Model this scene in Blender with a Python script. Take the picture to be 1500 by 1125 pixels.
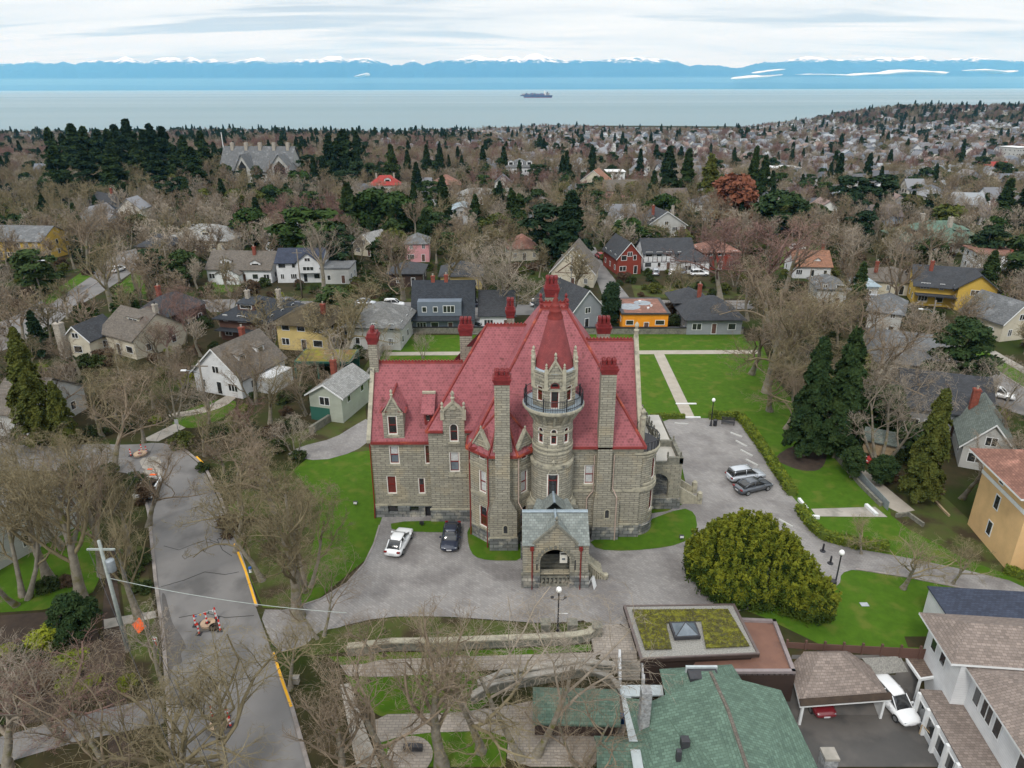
import bpy, bmesh, math, random
import numpy as np
from mathutils import Vector, Matrix
sc = bpy.context.scene
for o in list(bpy.data.objects): bpy.data.objects.remove(o)
PI = math.pi
RND = random.Random(11)
# ------------------------------------------------------------ camera, world, sun, exposure
CF, PIT, CH, ROLL = 1041.0, math.radians(22.68), 43.0, math.radians(0.13)
cam = bpy.data.cameras.new('camera'); cam.sensor_width = 36; cam.lens = CF/1500*36
cam.clip_start = 0.5; cam.clip_end = 120000
camo = bpy.data.objects.new('camera', cam); sc.collection.objects.link(camo)
camo.matrix_world = Matrix.Translation((0, 0, CH)) @ Matrix.Rotation(PI/2-PIT, 4, 'X') @ Matrix.Rotation(-ROLL, 4, 'Z')
sc.camera = camo
sc.view_settings.view_transform = 'Standard'; sc.view_settings.look = 'None'
sc.view_settings.exposure = 0.5; sc.view_settings.gamma = 1.0
sc.cycles.max_bounces = 7; sc.cycles.diffuse_bounces = 3; sc.cycles.glossy_bounces = 3
sc.cycles.transparent_max_bounces = 8; sc.cycles.volume_bounces = 3
SUN_EL, SUN_AZ = math.radians(48), math.radians(205)
world = bpy.data.worlds.new('World'); sc.world = world; world.use_nodes = True
def build_world():
    nt = world.node_tree; N = nt.nodes; L = nt.links; N.clear()
    out = N.new('ShaderNodeOutputWorld')
    sky = N.new('ShaderNodeTexSky'); sky.sky_type = 'NISHITA'; sky.sun_disc = False
    sky.sun_elevation = SUN_EL; sky.sun_rotation = SUN_AZ; sky.altitude = 100
    b1 = N.new('ShaderNodeBackground'); b1.inputs[1].default_value = 0.1; L.new(sky.outputs[0], b1.inputs[0])
    tc = N.new('ShaderNodeTexCoord'); sep = N.new('ShaderNodeSeparateXYZ'); L.new(tc.outputs['Generated'], sep.inputs[0])
    def M(op, a, b=None, c=None):
        n = N.new('ShaderNodeMath'); n.operation = op
        for i, v in enumerate((a, b, c)):
            if v is None: continue
            if isinstance(v, (int, float)): n.inputs[i].default_value = v
            else: L.new(v, n.inputs[i])
        return n.outputs[0]
    zz = M('MAXIMUM', sep.outputs[2], 0.0)
    den = M('ADD', zz, 0.09)
    u = M('DIVIDE', sep.outputs[0], den); v = M('DIVIDE', sep.outputs[1], den)
    cmb = N.new('ShaderNodeCombineXYZ'); L.new(u, cmb.inputs[0]); L.new(v, cmb.inputs[1])
    def noise(sx, sy, off, scale, det, dist=0.0):
        mp = N.new('ShaderNodeMapping'); mp.inputs['Scale'].default_value = (sx, sy, 1); mp.inputs['Location'].default_value = off
        L.new(cmb.outputs[0], mp.inputs[0])
        n = N.new('ShaderNodeTexNoise'); n.inputs['Scale'].default_value = scale; n.inputs['Detail'].default_value = det
        n.inputs['Roughness'].default_value = 0.55; n.inputs['Distortion'].default_value = dist
        L.new(mp.outputs[0], n.inputs[0]); return n.outputs[0]
    def ramp(x, stops):
        r = N.new('ShaderNodeValToRGB'); L.new(x, r.inputs[0]); e = r.color_ramp.elements
        while len(e) < len(stops): e.new(0.5)
        for k, (p, c) in enumerate(stops): e[k].position = p; e[k].color = (*c, 1)
        return r.outputs[0]
    n1 = noise(0.22, 0.50, (3.1, 1.7, 0), 1.5, 7, 0.6)
    n2 = noise(0.5, 1.6, (7.3, 2.2, 4), 1.3, 6, 0.4)
    s = M('ADD', M('MULTIPLY', n1, 0.68), M('MULTIPLY', n2, 0.32))
    col = ramp(s, [(0.34, (0.56, 0.60, 0.64)), (0.41, (0.76, 0.795, 0.825)), (0.48, (0.86, 0.895, 0.915)), (0.56, (0.96, 0.985, 0.99))])
    n3 = noise(0.30, 1.05, (2.2, 8.6, 9), 1.0, 7, 0.5)
    pm = N.new('ShaderNodeMapRange'); pm.inputs[1].default_value = 0.53; pm.inputs[2].default_value = 0.61; pm.inputs[4].default_value = 1.0; L.new(n3, pm.inputs[0])
    pk = N.new('ShaderNodeMix'); pk.data_type = 'RGBA'; L.new(pm.outputs[0], pk.inputs[0]); L.new(col, pk.inputs[6]); pk.inputs[7].default_value = (0.56, 0.595, 0.63, 1); col = pk.outputs[2]
    # the overcast dome: about 1.5 times brighter overhead than at the horizon
    gain = M('ADD', 0.66, M('MULTIPLY', zz, 0.92))
    vm = N.new('ShaderNodeVectorMath'); vm.operation = 'SCALE'; L.new(col, vm.inputs[0]); L.new(gain, vm.inputs['Scale'])
    b2 = N.new('ShaderNodeBackground'); b2.inputs[1].default_value = 1.0; L.new(vm.outputs[0], b2.inputs[0])
    mix = N.new('ShaderNodeMixShader'); mix.inputs[0].default_value = 0.93
    L.new(b1.outputs[0], mix.inputs[1]); L.new(b2.outputs[0], mix.inputs[2]); L.new(mix.outputs[0], out.inputs[0])
build_world()
sun = bpy.data.lights.new('sun', 'SUN'); sun.energy = 1.3; sun.angle = math.radians(12); sun.color = (1, 0.96, 0.9)
suno = bpy.data.objects.new('sun', sun); sc.collection.objects.link(suno)
sd = Vector((math.sin(SUN_AZ)*math.cos(SUN_EL), math.cos(SUN_AZ)*math.cos(SUN_EL), math.sin(SUN_EL)))
suno.rotation_euler = sd.to_track_quat('Z', 'Y').to_euler(); suno.location = (0, 0, 200)

# ------------------------------------------------------------ the lie of the land
def sstep(a, b, x):
    t = np.clip((np.asarray(x, float)-a)/(b-a), 0, 1); return t*t*(3-2*t)
def hgt(x, y):
    x = np.asarray(x, float); y = np.asarray(y, float)
    d = np.maximum(y-128, 0)
    z = -0.0345*d*d/(d+60)
    far = sstep(230, 520, y)
    z = z+far*(2.5*np.sin(x*0.009+y*0.004)+2.0*np.sin(x*0.0041-y*0.0063+1.3)+1.2*np.sin(y*0.017+x*0.003))
    z = z+50*sstep(560, 1000, x-0.15*(y-1900))*np.exp(-((y-1850)/330)**2)
    z = z+6*np.exp(-((x+170)/120)**2-((y-420)/110)**2)
    shore = 1600+260*sstep(-420, -40, x)+260*sstep(0, 150, x)+35*np.sin(x*0.0063)
    z = np.where(y > shore-80, z-(z+58)*sstep(0, 80, y-shore+80)-8*sstep(60, 160, y-shore+80), z)
    # terraces in front of the castle: the garden and the houses below it
    drop = 1-sstep(43.0, 46.0, y)
    z = z-3.2*drop*sstep(6.5, 8.0, x)
    z = z-2.2*(1-sstep(41.5, 45.5, y))*(1-sstep(6.5, 8.0, x))*sstep(-12.5, -10.5, x)
    z = z-2.6*(1-sstep(20, 56, y))*(1-sstep(-12.5, -10.5, x))
    return z
def h1(x, y): return float(hgt(x, y))
def ray(px, py):
    u, v = px-750, py-562.5; c, s = math.cos(ROLL), math.sin(ROLL); u, v = u*c-v*s, u*s+v*c
    a = v/CF
    return u/CF, math.cos(PIT)-a*math.sin(PIT), -(math.sin(PIT)+a*math.cos(PIT))
def G(px, py, z=None):                      # the point of the ground seen at a place in the photograph
    x, f, d = ray(px, py)
    if z is not None: t = (z-CH)/d; return Vector((x*t, f*t, z))
    t = 20.0
    while t < 2600:
        if CH+d*t <= h1(x*t, f*t): break
        t += max(0.5, t*0.004)
    lo, hi = t-max(0.6, t*0.005), t
    for _ in range(14):
        m = (lo+hi)/2
        if CH+d*m <= h1(x*m, f*m): hi = m
        else: lo = m
    return Vector((x*hi, f*hi, h1(x*hi, f*hi)))
def YP(px, py, y):                          # the point of the plane at depth y
    x, f, d = ray(px, py); t = y/f; return Vector((x*t, y, CH+d*t))

# ------------------------------------------------------------ materials
def nodes(m):
    m.use_nodes = True; nt = m.node_tree; nt.nodes.clear()
    o = nt.nodes.new('ShaderNodeOutputMaterial'); b = nt.nodes.new('ShaderNodeBsdfPrincipled'); nt.links.new(b.outputs[0], o.inputs[0])
    return nt, b
def boxuv():
    g = bpy.data.node_groups.new('boxuv', 'ShaderNodeTree')
    g.interface.new_socket('Vector', in_out='OUTPUT', socket_type='NodeSocketVector')
    N, L = g.nodes, g.links
    tc = N.new('ShaderNodeTexCoord'); sp = N.new('ShaderNodeSeparateXYZ'); L.new(tc.outputs['Object'], sp.inputs[0])
    sn = N.new('ShaderNodeSeparateXYZ'); L.new(tc.outputs['Normal'], sn.inputs[0])
    def M(op, a, b=None):
        n = N.new('ShaderNodeMath'); n.operation = op
        for i, v in enumerate((a, b)):
            if v is None: continue
            if isinstance(v, (int, float)): n.inputs[i].default_value = v
            else: L.new(v, n.inputs[i])
        return n.outputs[0]
    ax, ay, az = (M('ABSOLUTE', sn.outputs[i]) for i in range(3))
    sel = M('GREATER_THAN', ax, ay); flat = M('GREATER_THAN', az, 0.93)
    def mx(f, a, b):
        n = N.new('ShaderNodeMix'); n.data_type = 'FLOAT'; L.new(f, n.inputs[0]); L.new(a, n.inputs[2]); L.new(b, n.inputs[3]); return n.outputs[0]
    u = mx(sel, sp.outputs[0], sp.outputs[1])
    hz = M('SQRT', M('MAXIMUM', M('SUBTRACT', 1.0, M('MULTIPLY', az, az)), 0.05))
    v = M('DIVIDE', sp.outputs[2], hz)
    u = mx(flat, u, sp.outputs[0]); v = mx(flat, v, sp.outputs[1])
    c = N.new('ShaderNodeCombineXYZ'); L.new(u, c.inputs[0]); L.new(v, c.inputs[1])
    o = N.new('NodeGroupOutput'); L.new(c.outputs[0], o.inputs[0]); return g
BOXUV = boxuv()
def mat(name, c1, c2=None, scale=1.0, rough=0.85, brick=None, bump=0.0, bscale=None, detail=5, c3=None, s3=0.15, t3=0.62, metal=0.0, world_co=False, rot=0, contrast=0.5, spec=0.3, mort=None):
    m = bpy.data.materials.new(name); nt, b = nodes(m); N, L = nt.nodes, nt.links
    b.inputs['Roughness'].default_value = rough; b.inputs['Metallic'].default_value = metal
    b.inputs['Specular IOR Level'].default_value = spec
    if c2 is None: c2 = tuple(v*0.8 for v in c1)
    tc = N.new('ShaderNodeTexCoord'); geo = N.new('ShaderNodeNewGeometry')
    co = geo.outputs['Position'] if world_co else tc.outputs['Object']
    n = N.new('ShaderNodeTexNoise'); n.inputs['Scale'].default_value = scale; n.inputs['Detail'].default_value = detail; n.inputs['Roughness'].default_value = 0.62
    L.new(co, n.inputs[0])
    mr = N.new('ShaderNodeMapRange'); mr.inputs[1].default_value = 0.5-contrast*0.36; mr.inputs[2].default_value = 0.5+contrast*0.36; L.new(n.outputs[0], mr.inputs[0])
    mixn = N.new('ShaderNodeMix'); mixn.data_type = 'RGBA'; L.new(mr.outputs[0], mixn.inputs[0])
    mixn.inputs[6].default_value = (*c1, 1); mixn.inputs[7].default_value = (*c2, 1)
    col = mixn.outputs[2]; hsrc = n.outputs[0]
    if c3 is not None:
        n3 = N.new('ShaderNodeTexNoise'); n3.inputs['Scale'].default_value = s3; n3.inputs['Detail'].default_value = 6; L.new(co, n3.inputs[0])
        m3 = N.new('ShaderNodeMapRange'); m3.inputs[1].default_value = t3-0.08; m3.inputs[2].default_value = t3+0.06; L.new(n3.outputs[0], m3.inputs[0])
        x3 = N.new('ShaderNodeMix'); x3.data_type = 'RGBA'; L.new(m3.outputs[0], x3.inputs[0]); L.new(col, x3.inputs[6]); x3.inputs[7].default_value = (*c3, 1); col = x3.outputs[2]
    if brick:
        bw, bh, ms, var = brick
        g = N.new('ShaderNodeGroup'); g.node_tree = BOXUV
        src = g.outputs[0]
        if world_co or rot:
            mp = N.new('ShaderNodeMapping'); mp.inputs['Rotation'].default_value = (0, 0, rot); L.new(co if world_co else src, mp.inputs[0]); src = mp.outputs[0]
        br = N.new('ShaderNodeTexBrick'); L.new(src, br.inputs[0]); br.inputs['Scale'].default_value = 1
        br.inputs['Brick Width'].default_value = bw; br.inputs['Row Height'].default_value = bh; br.inputs['Mortar Size'].default_value = ms
        br.inputs['Mortar Smooth'].default_value = 0.3; br.inputs['Bias'].default_value = 0
        br.inputs['Color1'].default_value = (1-var, 1-var, 1-var, 1); br.inputs['Color2'].default_value = (1+var, 1+var, 1+var, 1)
        mo = 1-2*var if mort is None else mort
        br.inputs['Mortar'].default_value = (mo, mo, mo, 1)
        mu = N.new('ShaderNodeMix'); mu.data_type = 'RGBA'; mu.blend_type = 'MULTIPLY'; mu.inputs[0].default_value = 1; mu.clamp_result = False
        L.new(col, mu.inputs[6]); L.new(br.outputs[0], mu.inputs[7]); col = mu.outputs[2]
        if bump:
            a = N.new('ShaderNodeMath'); a.operation = 'MULTIPLY_ADD'; L.new(br.outputs[1], a.inputs[0]); a.inputs[1].default_value = -0.7
            L.new(hsrc, a.inputs[2]); hsrc = a.outputs[0]
    L.new(col, b.inputs['Base Color'])
    if bump:
        if bscale and not brick:
            nb = N.new('ShaderNodeTexNoise'); nb.inputs['Scale'].default_value = bscale; nb.inputs['Detail'].default_value = 4; L.new(co, nb.inputs[0]); hsrc = nb.outputs[0]
        bp = N.new('ShaderNodeBump'); bp.inputs['Strength'].default_value = min(1, bump*4); bp.inputs['Distance'].default_value = bump; L.new(hsrc, bp.inputs['Height']); L.new(bp.outputs[0], b.inputs['Normal'])
    return m
MT = {}
def mm(name, *a, **k):
    MT[name] = mat(name, *a, **k); return MT[name]

# ------------------------------------------------------------ mesh builder
OFFS = {}
class MB:
    def __init__(s): s.v = []; s.f = []; s.m = []
    def quad(s, *p, m=0):
        i = len(s.v); s.v += [tuple(q) for q in p]; s.f.append(tuple(range(i, i+len(p)))); s.m.append(m); return s
    def box(s, a, b, m=0):
        x0, y0, z0 = a; x1, y1, z1 = b; i = len(s.v)
        s.v += [(x0,y0,z0),(x1,y0,z0),(x1,y1,z0),(x0,y1,z0),(x0,y0,z1),(x1,y0,z1),(x1,y1,z1),(x0,y1,z1)]
        for f in ((3,2,1,0),(4,5,6,7),(0,1,5,4),(1,2,6,5),(2,3,7,6),(3,0,4,7)): s.f.append(tuple(i+k for k in f)); s.m.append(m)
        return s
    def obox(s, c, sz, rz=0, m=0, tilt=0):
        t = MB().box([-v/2 for v in sz], [v/2 for v in sz]); s.add(t, Matrix.Translation(c) @ Matrix.Rotation(rz, 4, 'Z') @ Matrix.Rotation(tilt, 4, 'X'), m); return s
    def add(s, o, M=None, m=None):
        i = len(s.v)
        s.v += [tuple(M @ Vector(q)) for q in o.v] if M is not None else o.v
        s.f += [tuple(i+k for k in f) for f in o.f]; s.m += o.m if m is None else [m]*len(o.f); return s
    def tube(s, pts, rs, n=8, m=0, cap=True):
        pts = [Vector(p) for p in pts]; rs = rs if isinstance(rs, (list, tuple)) else [rs]*len(pts); i0 = len(s.v)
        for k, p in enumerate(pts):
            d = (pts[min(k+1, len(pts)-1)]-pts[max(k-1, 0)]).normalized()
            a = d.cross(Vector((0, 0, 1))); a = a.normalized() if a.length > 1e-3 else Vector((1, 0, 0)); b = d.cross(a)
            for j in range(n):
                t = 2*PI*j/n; s.v.append(tuple(p+(a*math.cos(t)+b*math.sin(t))*rs[k]))
        for k in range(len(pts)-1):
            for j in range(n):
                s.f.append((i0+k*n+j, i0+k*n+(j+1)%n, i0+(k+1)*n+(j+1)%n, i0+(k+1)*n+j)); s.m.append(m)
        if cap:
            s.f.append(tuple(i0+j for j in range(n))[::-1]); s.f.append(tuple(i0+(len(pts)-1)*n+j for j in range(n))); s.m += [m, m]
        return s
    def lathe(s, c, prof, n=16, a0=0, a1=2*PI, m=0):
        i0 = len(s.v); full = abs(a1-a0-2*PI) < 1e-4; k_ = n if full else n+1
        for r, z in prof:
            for j in range(k_):
                t = a0+(a1-a0)*j/n; s.v.append((c[0]+r*math.cos(t), c[1]+r*math.sin(t), c[2]+z))
        for k in range(len(prof)-1):
            for j in range(n):
                j2 = (j+1) % k_
                s.f.append((i0+k*k_+j, i0+k*k_+j2, i0+(k+1)*k_+j2, i0+(k+1)*k_+j)); s.m.append(m)
        return s
    def ext(s, poly, d, m=0):               # a polygon pushed along d, closed
        d = Vector(d); n = len(poly); i = len(s.v)
        s.v += [tuple(p) for p in poly]+[tuple(Vector(p)+d) for p in poly]
        s.f.append(tuple(range(i, i+n))[::-1]); s.f.append(tuple(range(i+n, i+2*n))); s.m += [m, m]
        for k in range(n): s.f.append((i+k, i+(k+1)%n, i+n+(k+1)%n, i+n+k)); s.m.append(m)
        return s
    def mesh(s, name, mats, off=(0, 0, 0), smooth=False):
        me = bpy.data.meshes.new(name); ox, oy, oz = off
        me.from_pydata([(a-ox, b-oy, c-oz) for a, b, c in s.v], [], s.f)
        mats = mats if isinstance(mats, (list, tuple)) else [mats]
        for q in mats: me.materials.append(MT[q] if isinstance(q, str) else q)
        if len(mats) > 1: me.polygons.foreach_set('material_index', s.m)
        bm = bmesh.new(); bm.from_mesh(me); bmesh.ops.recalc_face_normals(bm, faces=bm.faces); bm.to_mesh(me); bm.free()
        if smooth: me.polygons.foreach_set('use_smooth', [True]*len(me.polygons))
        return me
    def build(s, name, mats, parent=None, off=None, smooth=False, bevel=0):
        if off is None: off = OFFS.get(parent.name, (0, 0, 0)) if parent else (0, 0, 0)
        o = link(name, s.mesh(name, mats, off, smooth), parent)
        OFFS[o.name] = off
        if bevel:
            b = o.modifiers.new('bevel', 'BEVEL'); b.width = bevel; b.segments = 2; b.limit_method = 'ANGLE'
        return o
def link(name, data, parent=None):
    o = bpy.data.objects.new(name, data); sc.collection.objects.link(o)
    if parent: o.parent = parent
    return o
def tag(o, label, cat, group=None, kind=None):
    if label: o['label'] = label
    if cat: o['category'] = cat
    if group: o['group'] = group
    if kind: o['kind'] = kind
    return o
def thing(name, label, cat, loc=(0, 0, 0), rz=0, group=None):
    o = link(name, None); o.location = loc; o.rotation_euler = (0, 0, rz); return tag(o, label, cat, group)
KIDS = {}
def dup(o, loc=None, rz=None, label=None, group=None, parent=None, scale=None):
    c = o.copy(); sc.collection.objects.link(c)
    if parent: c.parent = parent
    if loc is not None: c.location = loc
    if rz is not None: c.rotation_euler = (0, 0, rz)
    if scale is not None: c.scale = (scale,)*3
    if label: c['label'] = label
    if group: c['group'] = group
    for ch in o.children: dup(ch, parent=c)
    return c
def inpoly(x, y, P):
    r = False; n = len(P)
    for i in range(n):
        x0, y0 = P[i][0], P[i][1]; x1, y1 = P[(i+1) % n][0], P[(i+1) % n][1]
        if (y0 > y) != (y1 > y) and x < (x1-x0)*(y-y0)/(y1-y0)+x0: r = not r
    return r
KEEP = []                                   # places where no scattered tree may stand
def smooth_poly(P, it=1):
    for _ in range(it):
        Q = []
        for k in range(len(P)):
            a, b = P[k], P[(k+1) % len(P)]
            Q += [tuple(a[i]*.78+b[i]*.22 for i in (0, 1)), tuple(a[i]*.22+b[i]*.78 for i in (0, 1))]
        P = Q
    return P
def sheet(name, P, m, eps, cell=3.0, px=True, keep=True, kind='structure', thick=0.0, smooth=0, label=None, cat=None, z=None):
    """a sheet of ground laid over the land; P in photo pixels (px) or in metres"""
    if smooth: P = smooth_poly(P, smooth)
    W = [tuple(G(*p, z) if z is not None else G(*p))[:2] for p in P] if px else [tuple(p[:2]) for p in P]
    if keep: KEEP.append(W)
    bm = bmesh.new(); vs = [bm.verts.new((x, y, 0)) for x, y in W]; bm.faces.new(vs)
    x0, x1 = min(w[0] for w in W), max(w[0] for w in W); y0, y1 = min(w[1] for w in W), max(w[1] for w in W)
    cx = max(cell, (x1-x0)/60); cy = max(cell, (y1-y0)/60)
    k = math.floor(x0/cx)+1
    while k*cx < x1:
        bmesh.ops.bisect_plane(bm, geom=bm.verts[:]+bm.edges[:]+bm.faces[:], plane_co=(k*cx, 0, 0), plane_no=(1, 0, 0)); k += 1
    k = math.floor(y0/cy)+1
    while k*cy < y1:
        bmesh.ops.bisect_plane(bm, geom=bm.verts[:]+bm.edges[:]+bm.faces[:], plane_co=(0, k*cy, 0), plane_no=(0, 1, 0)); k += 1
    bmesh.ops.triangulate(bm, faces=bm.faces[:])
    for v in bm.verts: v.co.z = (h1(v.co.x, v.co.y) if z is None else z)+eps
    bmesh.ops.recalc_face_normals(bm, faces=bm.faces[:])
    if bm.faces and sum(f.normal.z for f in bm.faces) < 0: bmesh.ops.reverse_faces(bm, faces=bm.faces[:])
    me = bpy.data.meshes.new(name); bm.to_mesh(me); bm.free(); me.materials.append(MT[m])
    return tag(link(name, me), label, cat, None, kind)
def ribbon(name, pts, w, hh, m, eps=0.0, px=True, parent=None, label=None, cat=None, kind=None, closed=False, off=(0, 0, 0), build=True, mb=None, z=None):
    """a low wall, kerb or hedge body along a line: a box section w wide and hh high"""
    W = [Vector(G(*p) if z is None else G(*p, z)) for p in pts] if px else [Vector((p[0], p[1], h1(p[0], p[1]) if z is None else z)) for p in pts]
    Q = [W[0]]
    for a, b in zip(W, W[1:]):
        k = max(1, int((b-a).length/2.5))
        for j in range(1, k+1):
            q = a.lerp(b, j/k); q.z = h1(q.x, q.y) if z is None else z; Q.append(q)
    mb = mb or MB(); i0 = len(mb.v); n = len(Q)
    for k, p in enumerate(Q):
        d = (Q[min(k+1, n-1)]-Q[max(k-1, 0)]); d.z = 0; d.normalize(); s = Vector((-d.y, d.x, 0))*w/2
        zb = p.z-0.15; zt = p.z+hh+eps
        for q, zz in ((p-s, zb), (p+s, zb), (p+s, zt), (p-s, zt)): mb.v.append((q.x, q.y, zz))
    for k in range(n-1):
        for j in range(4):
            mb.f.append((i0+k*4+j, i0+k*4+(j+1)%4, i0+(k+1)*4+(j+1)%4, i0+(k+1)*4+j)); mb.m.append(0)
    mb.f.append((i0, i0+1, i0+2, i0+3)); mb.f.append((i0+(n-1)*4+3, i0+(n-1)*4+2, i0+(n-1)*4+1, i0+(n-1)*4)); mb.m += [0, 0]
    if not build: return mb
    return tag(mb.build(name, m, parent, off), label, cat, None, kind)
# ------------------------------------------------------------ materials of the place
mm('stone', (0.37, 0.345, 0.275), (0.19, 0.18, 0.148), 3.2, 0.9, brick=(0.95, 0.25, 0.030, 0.15), bump=0.11, c3=(0.33, 0.29, 0.21), s3=0.45, t3=0.6, contrast=0.9, mort=0.45)
mm('stone_base', (0.20, 0.205, 0.20), (0.10, 0.105, 0.105), 1.5, 0.9, brick=(0.95, 0.40, 0.035, 0.3), bump=0.06, c3=(0.35, 0.33, 0.28), s3=1.1, t3=0.6, contrast=0.8, mort=0.4)
mm('stone_trim', (0.40, 0.37, 0.28), (0.25, 0.235, 0.185), 2.5, 0.85, bump=0.01, bscale=9, c3=(0.12, 0.115, 0.10), s3=1.4, t3=0.66)
mm('stone_worn', (0.22, 0.21, 0.17), (0.10, 0.10, 0.085), 2.5, 0.9, bump=0.02, bscale=8)
mm('slate_red', (0.245, 0.080, 0.088), (0.195, 0.058, 0.066), 0.5, 0.75, brick=(0.30, 0.27, 0.022, 0.20), bump=0.012, c3=(0.11, 0.038, 0.036), s3=1.3, t3=0.69, contrast=0.7, mort=1.45)
mm('slate_cone', (0.25, 0.052, 0.052), (0.17, 0.038, 0.04), 1.0, 0.65, brick=(0.16, 0.14, 0.012, 0.1), bump=0.008, mort=0.75)
mm('flash_red', (0.22, 0.034, 0.030), (0.15, 0.026, 0.024), 2.0, 0.55, c3=(0.36, 0.08, 0.04), s3=0.9, t3=0.62)
mm('gutter_red', (0.24, 0.036, 0.030), (0.15, 0.026, 0.024), 2.0, 0.5)
mm('pot_red', (0.20, 0.024, 0.024), (0.12, 0.016, 0.018), 3.0, 0.6, bump=0.01, bscale=10)
mm('frame_white', (0.74, 0.72, 0.66), (0.6, 0.58, 0.52), 3, 0.6)
mm('sash_red', (0.20, 0.025, 0.02), (0.15, 0.02, 0.018), 3, 0.5)
mm('blind_red', (0.14, 0.03, 0.022), (0.11, 0.022, 0.018), 3, 0.7)
mm('curtain', (0.55, 0.56, 0.55), (0.36, 0.37, 0.37), 5, 0.5, spec=0.6)
mm('glass_dark', (0.018, 0.02, 0.022), (0.035, 0.035, 0.035), 2.0, 0.08, spec=0.8)
mm('glass_amber', (0.11, 0.045, 0.018), (0.05, 0.022, 0.012), 2.0, 0.12, spec=0.6)
mm('glass_sky', (0.08, 0.10, 0.12), (0.16, 0.19, 0.22), 1.0, 0.05, spec=1.0)
mm('lead', (0.30, 0.36, 0.40), (0.22, 0.27, 0.31), 2.0, 0.45)
mm('slate_grey', (0.22, 0.24, 0.225), (0.155, 0.175, 0.165), 1.2, 0.7, brick=(0.34, 0.26, 0.02, 0.2), bump=0.01, mort=0.6)
mm('iron_black', (0.016, 0.016, 0.02), (0.03, 0.03, 0.035), 3, 0.45)
mm('deck', (0.46, 0.44, 0.40), (0.37, 0.355, 0.32), 0.8, 0.85)
mm('pipe_pink', (0.45, 0.36, 0.30), (0.36, 0.26, 0.22), 2, 0.6)
mm('lawn', (0.066, 0.132, 0.010), (0.038, 0.086, 0.007), 1.1, 0.95, bump=0.03, bscale=14, c3=(0.088, 0.118, 0.018), s3=0.5, t3=0.60, detail=9, contrast=0.75, world_co=True, spec=0.1)
mm('lawn_rough', (0.050, 0.085, 0.014), (0.075, 0.062, 0.030), 0.5, 0.95, bump=0.04, bscale=12, c3=(0.045, 0.035, 0.02), s3=0.35, t3=0.58, detail=9, contrast=0.8, world_co=True, spec=0.1)
mm('woodland', (0.060, 0.042, 0.024), (0.016, 0.022, 0.007), 0.6, 0.98, bump=0.05, bscale=4, c3=(0.030, 0.045, 0.009), s3=0.08, t3=0.58, detail=9, contrast=0.8, world_co=True, spec=0.1)
mm('paver', (0.270, 0.256, 0.246), (0.205, 0.194, 0.187), 0.16, 0.85, brick=(0.46, 0.23, 0.03, 0.12), bump=0.008, c3=(0.175, 0.163, 0.158), s3=0.28, t3=0.54, detail=8, world_co=True, mort=0.84, rot=0.7, contrast=0.6)
mm('paver_light', (0.32, 0.28, 0.24), (0.25, 0.22, 0.19), 0.4, 0.85, brick=(0.5, 0.25, 0.03, 0.12), bump=0.008, world_co=True, mort=0.68)
mm('asphalt', (0.205, 0.196, 0.190), (0.155, 0.149, 0.145), 0.14, 0.9, bump=0.004, bscale=60, c3=(0.12, 0.115, 0.112), s3=0.23, t3=0.59, detail=9, world_co=True)
mm('asphalt_wet', (0.085, 0.08, 0.075), (0.06, 0.057, 0.055), 0.3, 0.6, c3=(0.11, 0.10, 0.092), s3=0.35, t3=0.52, detail=8, world_co=True)
mm('asphalt_patch', (0.095, 0.09, 0.09), (0.125, 0.12, 0.118), 0.8, 0.9, world_co=True)
mm('concrete', (0.36, 0.33, 0.29), (0.27, 0.25, 0.22), 0.6, 0.9, c3=(0.20, 0.19, 0.165), s3=0.5, t3=0.6, detail=8, world_co=True)
mm('path_sand', (0.38, 0.34, 0.29), (0.30, 0.27, 0.225), 0.7, 0.92, detail=8, world_co=True)
mm('kerb', (0.30, 0.27, 0.25), (0.17, 0.15, 0.14), 0.8, 0.9)
mm('kerb_yellow', (0.80, 0.42, 0.02), (0.66, 0.34, 0.03), 1.5, 0.8)
mm('earth', (0.060, 0.042, 0.030), (0.032, 0.023, 0.018), 1.1, 0.95, bump=0.03, bscale=6, world_co=True)
mm('hedge', (0.055, 0.085, 0.012), (0.10, 0.135, 0.016), 3.0, 0.9, bump=0.08, bscale=7)
mm('white_paint', (0.72, 0.73, 0.74), (0.62, 0.63, 0.64), 1.0, 0.6)
mm('snow_forest', (0.035, 0.075, 0.10), (0.02, 0.055, 0.085), 0.0012, 0.95, world_co=True)
mm('bark', (0.25, 0.225, 0.18), (0.14, 0.12, 0.092), 3.0, 0.95, bump=0.02, bscale=14, c3=(0.13, 0.12, 0.035), s3=1.3, t3=0.6)
mm('timber_pale', (0.42, 0.32, 0.20), (0.30, 0.22, 0.14), 3, 0.8)

# ------------------------------------------------------------ the land, the sea, the mountains, the air
def build_land():
    ys = np.concatenate([np.arange(14, 36, 1.5), np.arange(36, 48, .4), np.arange(48, 150, 1.5), np.arange(150, 420, 4), np.arange(420, 1300, 14), np.arange(1300, 2340, 20)])
    nx = 240; V = []; 
    tt = np.linspace(-1, 1, nx+1)
    X = np.array([np.sign(tt)*np.abs(tt)**1.15*(60+y*1.05) for y in ys]); Yy = np.repeat(ys[:, None], nx+1, 1)
    Z = hgt(X, Yy); V = np.stack([X, Yy, Z], -1).reshape(-1, 3)
    F = [(r*(nx+1)+c, r*(nx+1)+c+1, (r+1)*(nx+1)+c+1, (r+1)*(nx+1)+c) for r in range(len(ys)-1) for c in range(nx)]
    me = bpy.data.meshes.new('ground'); me.from_pydata(V.tolist(), [], F); me.materials.append(MT['woodland'])
    me.polygons.foreach_set('use_smooth', [True]*len(F))
    tag(link('ground', me), None, None, None, 'structure')
build_land()
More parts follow.
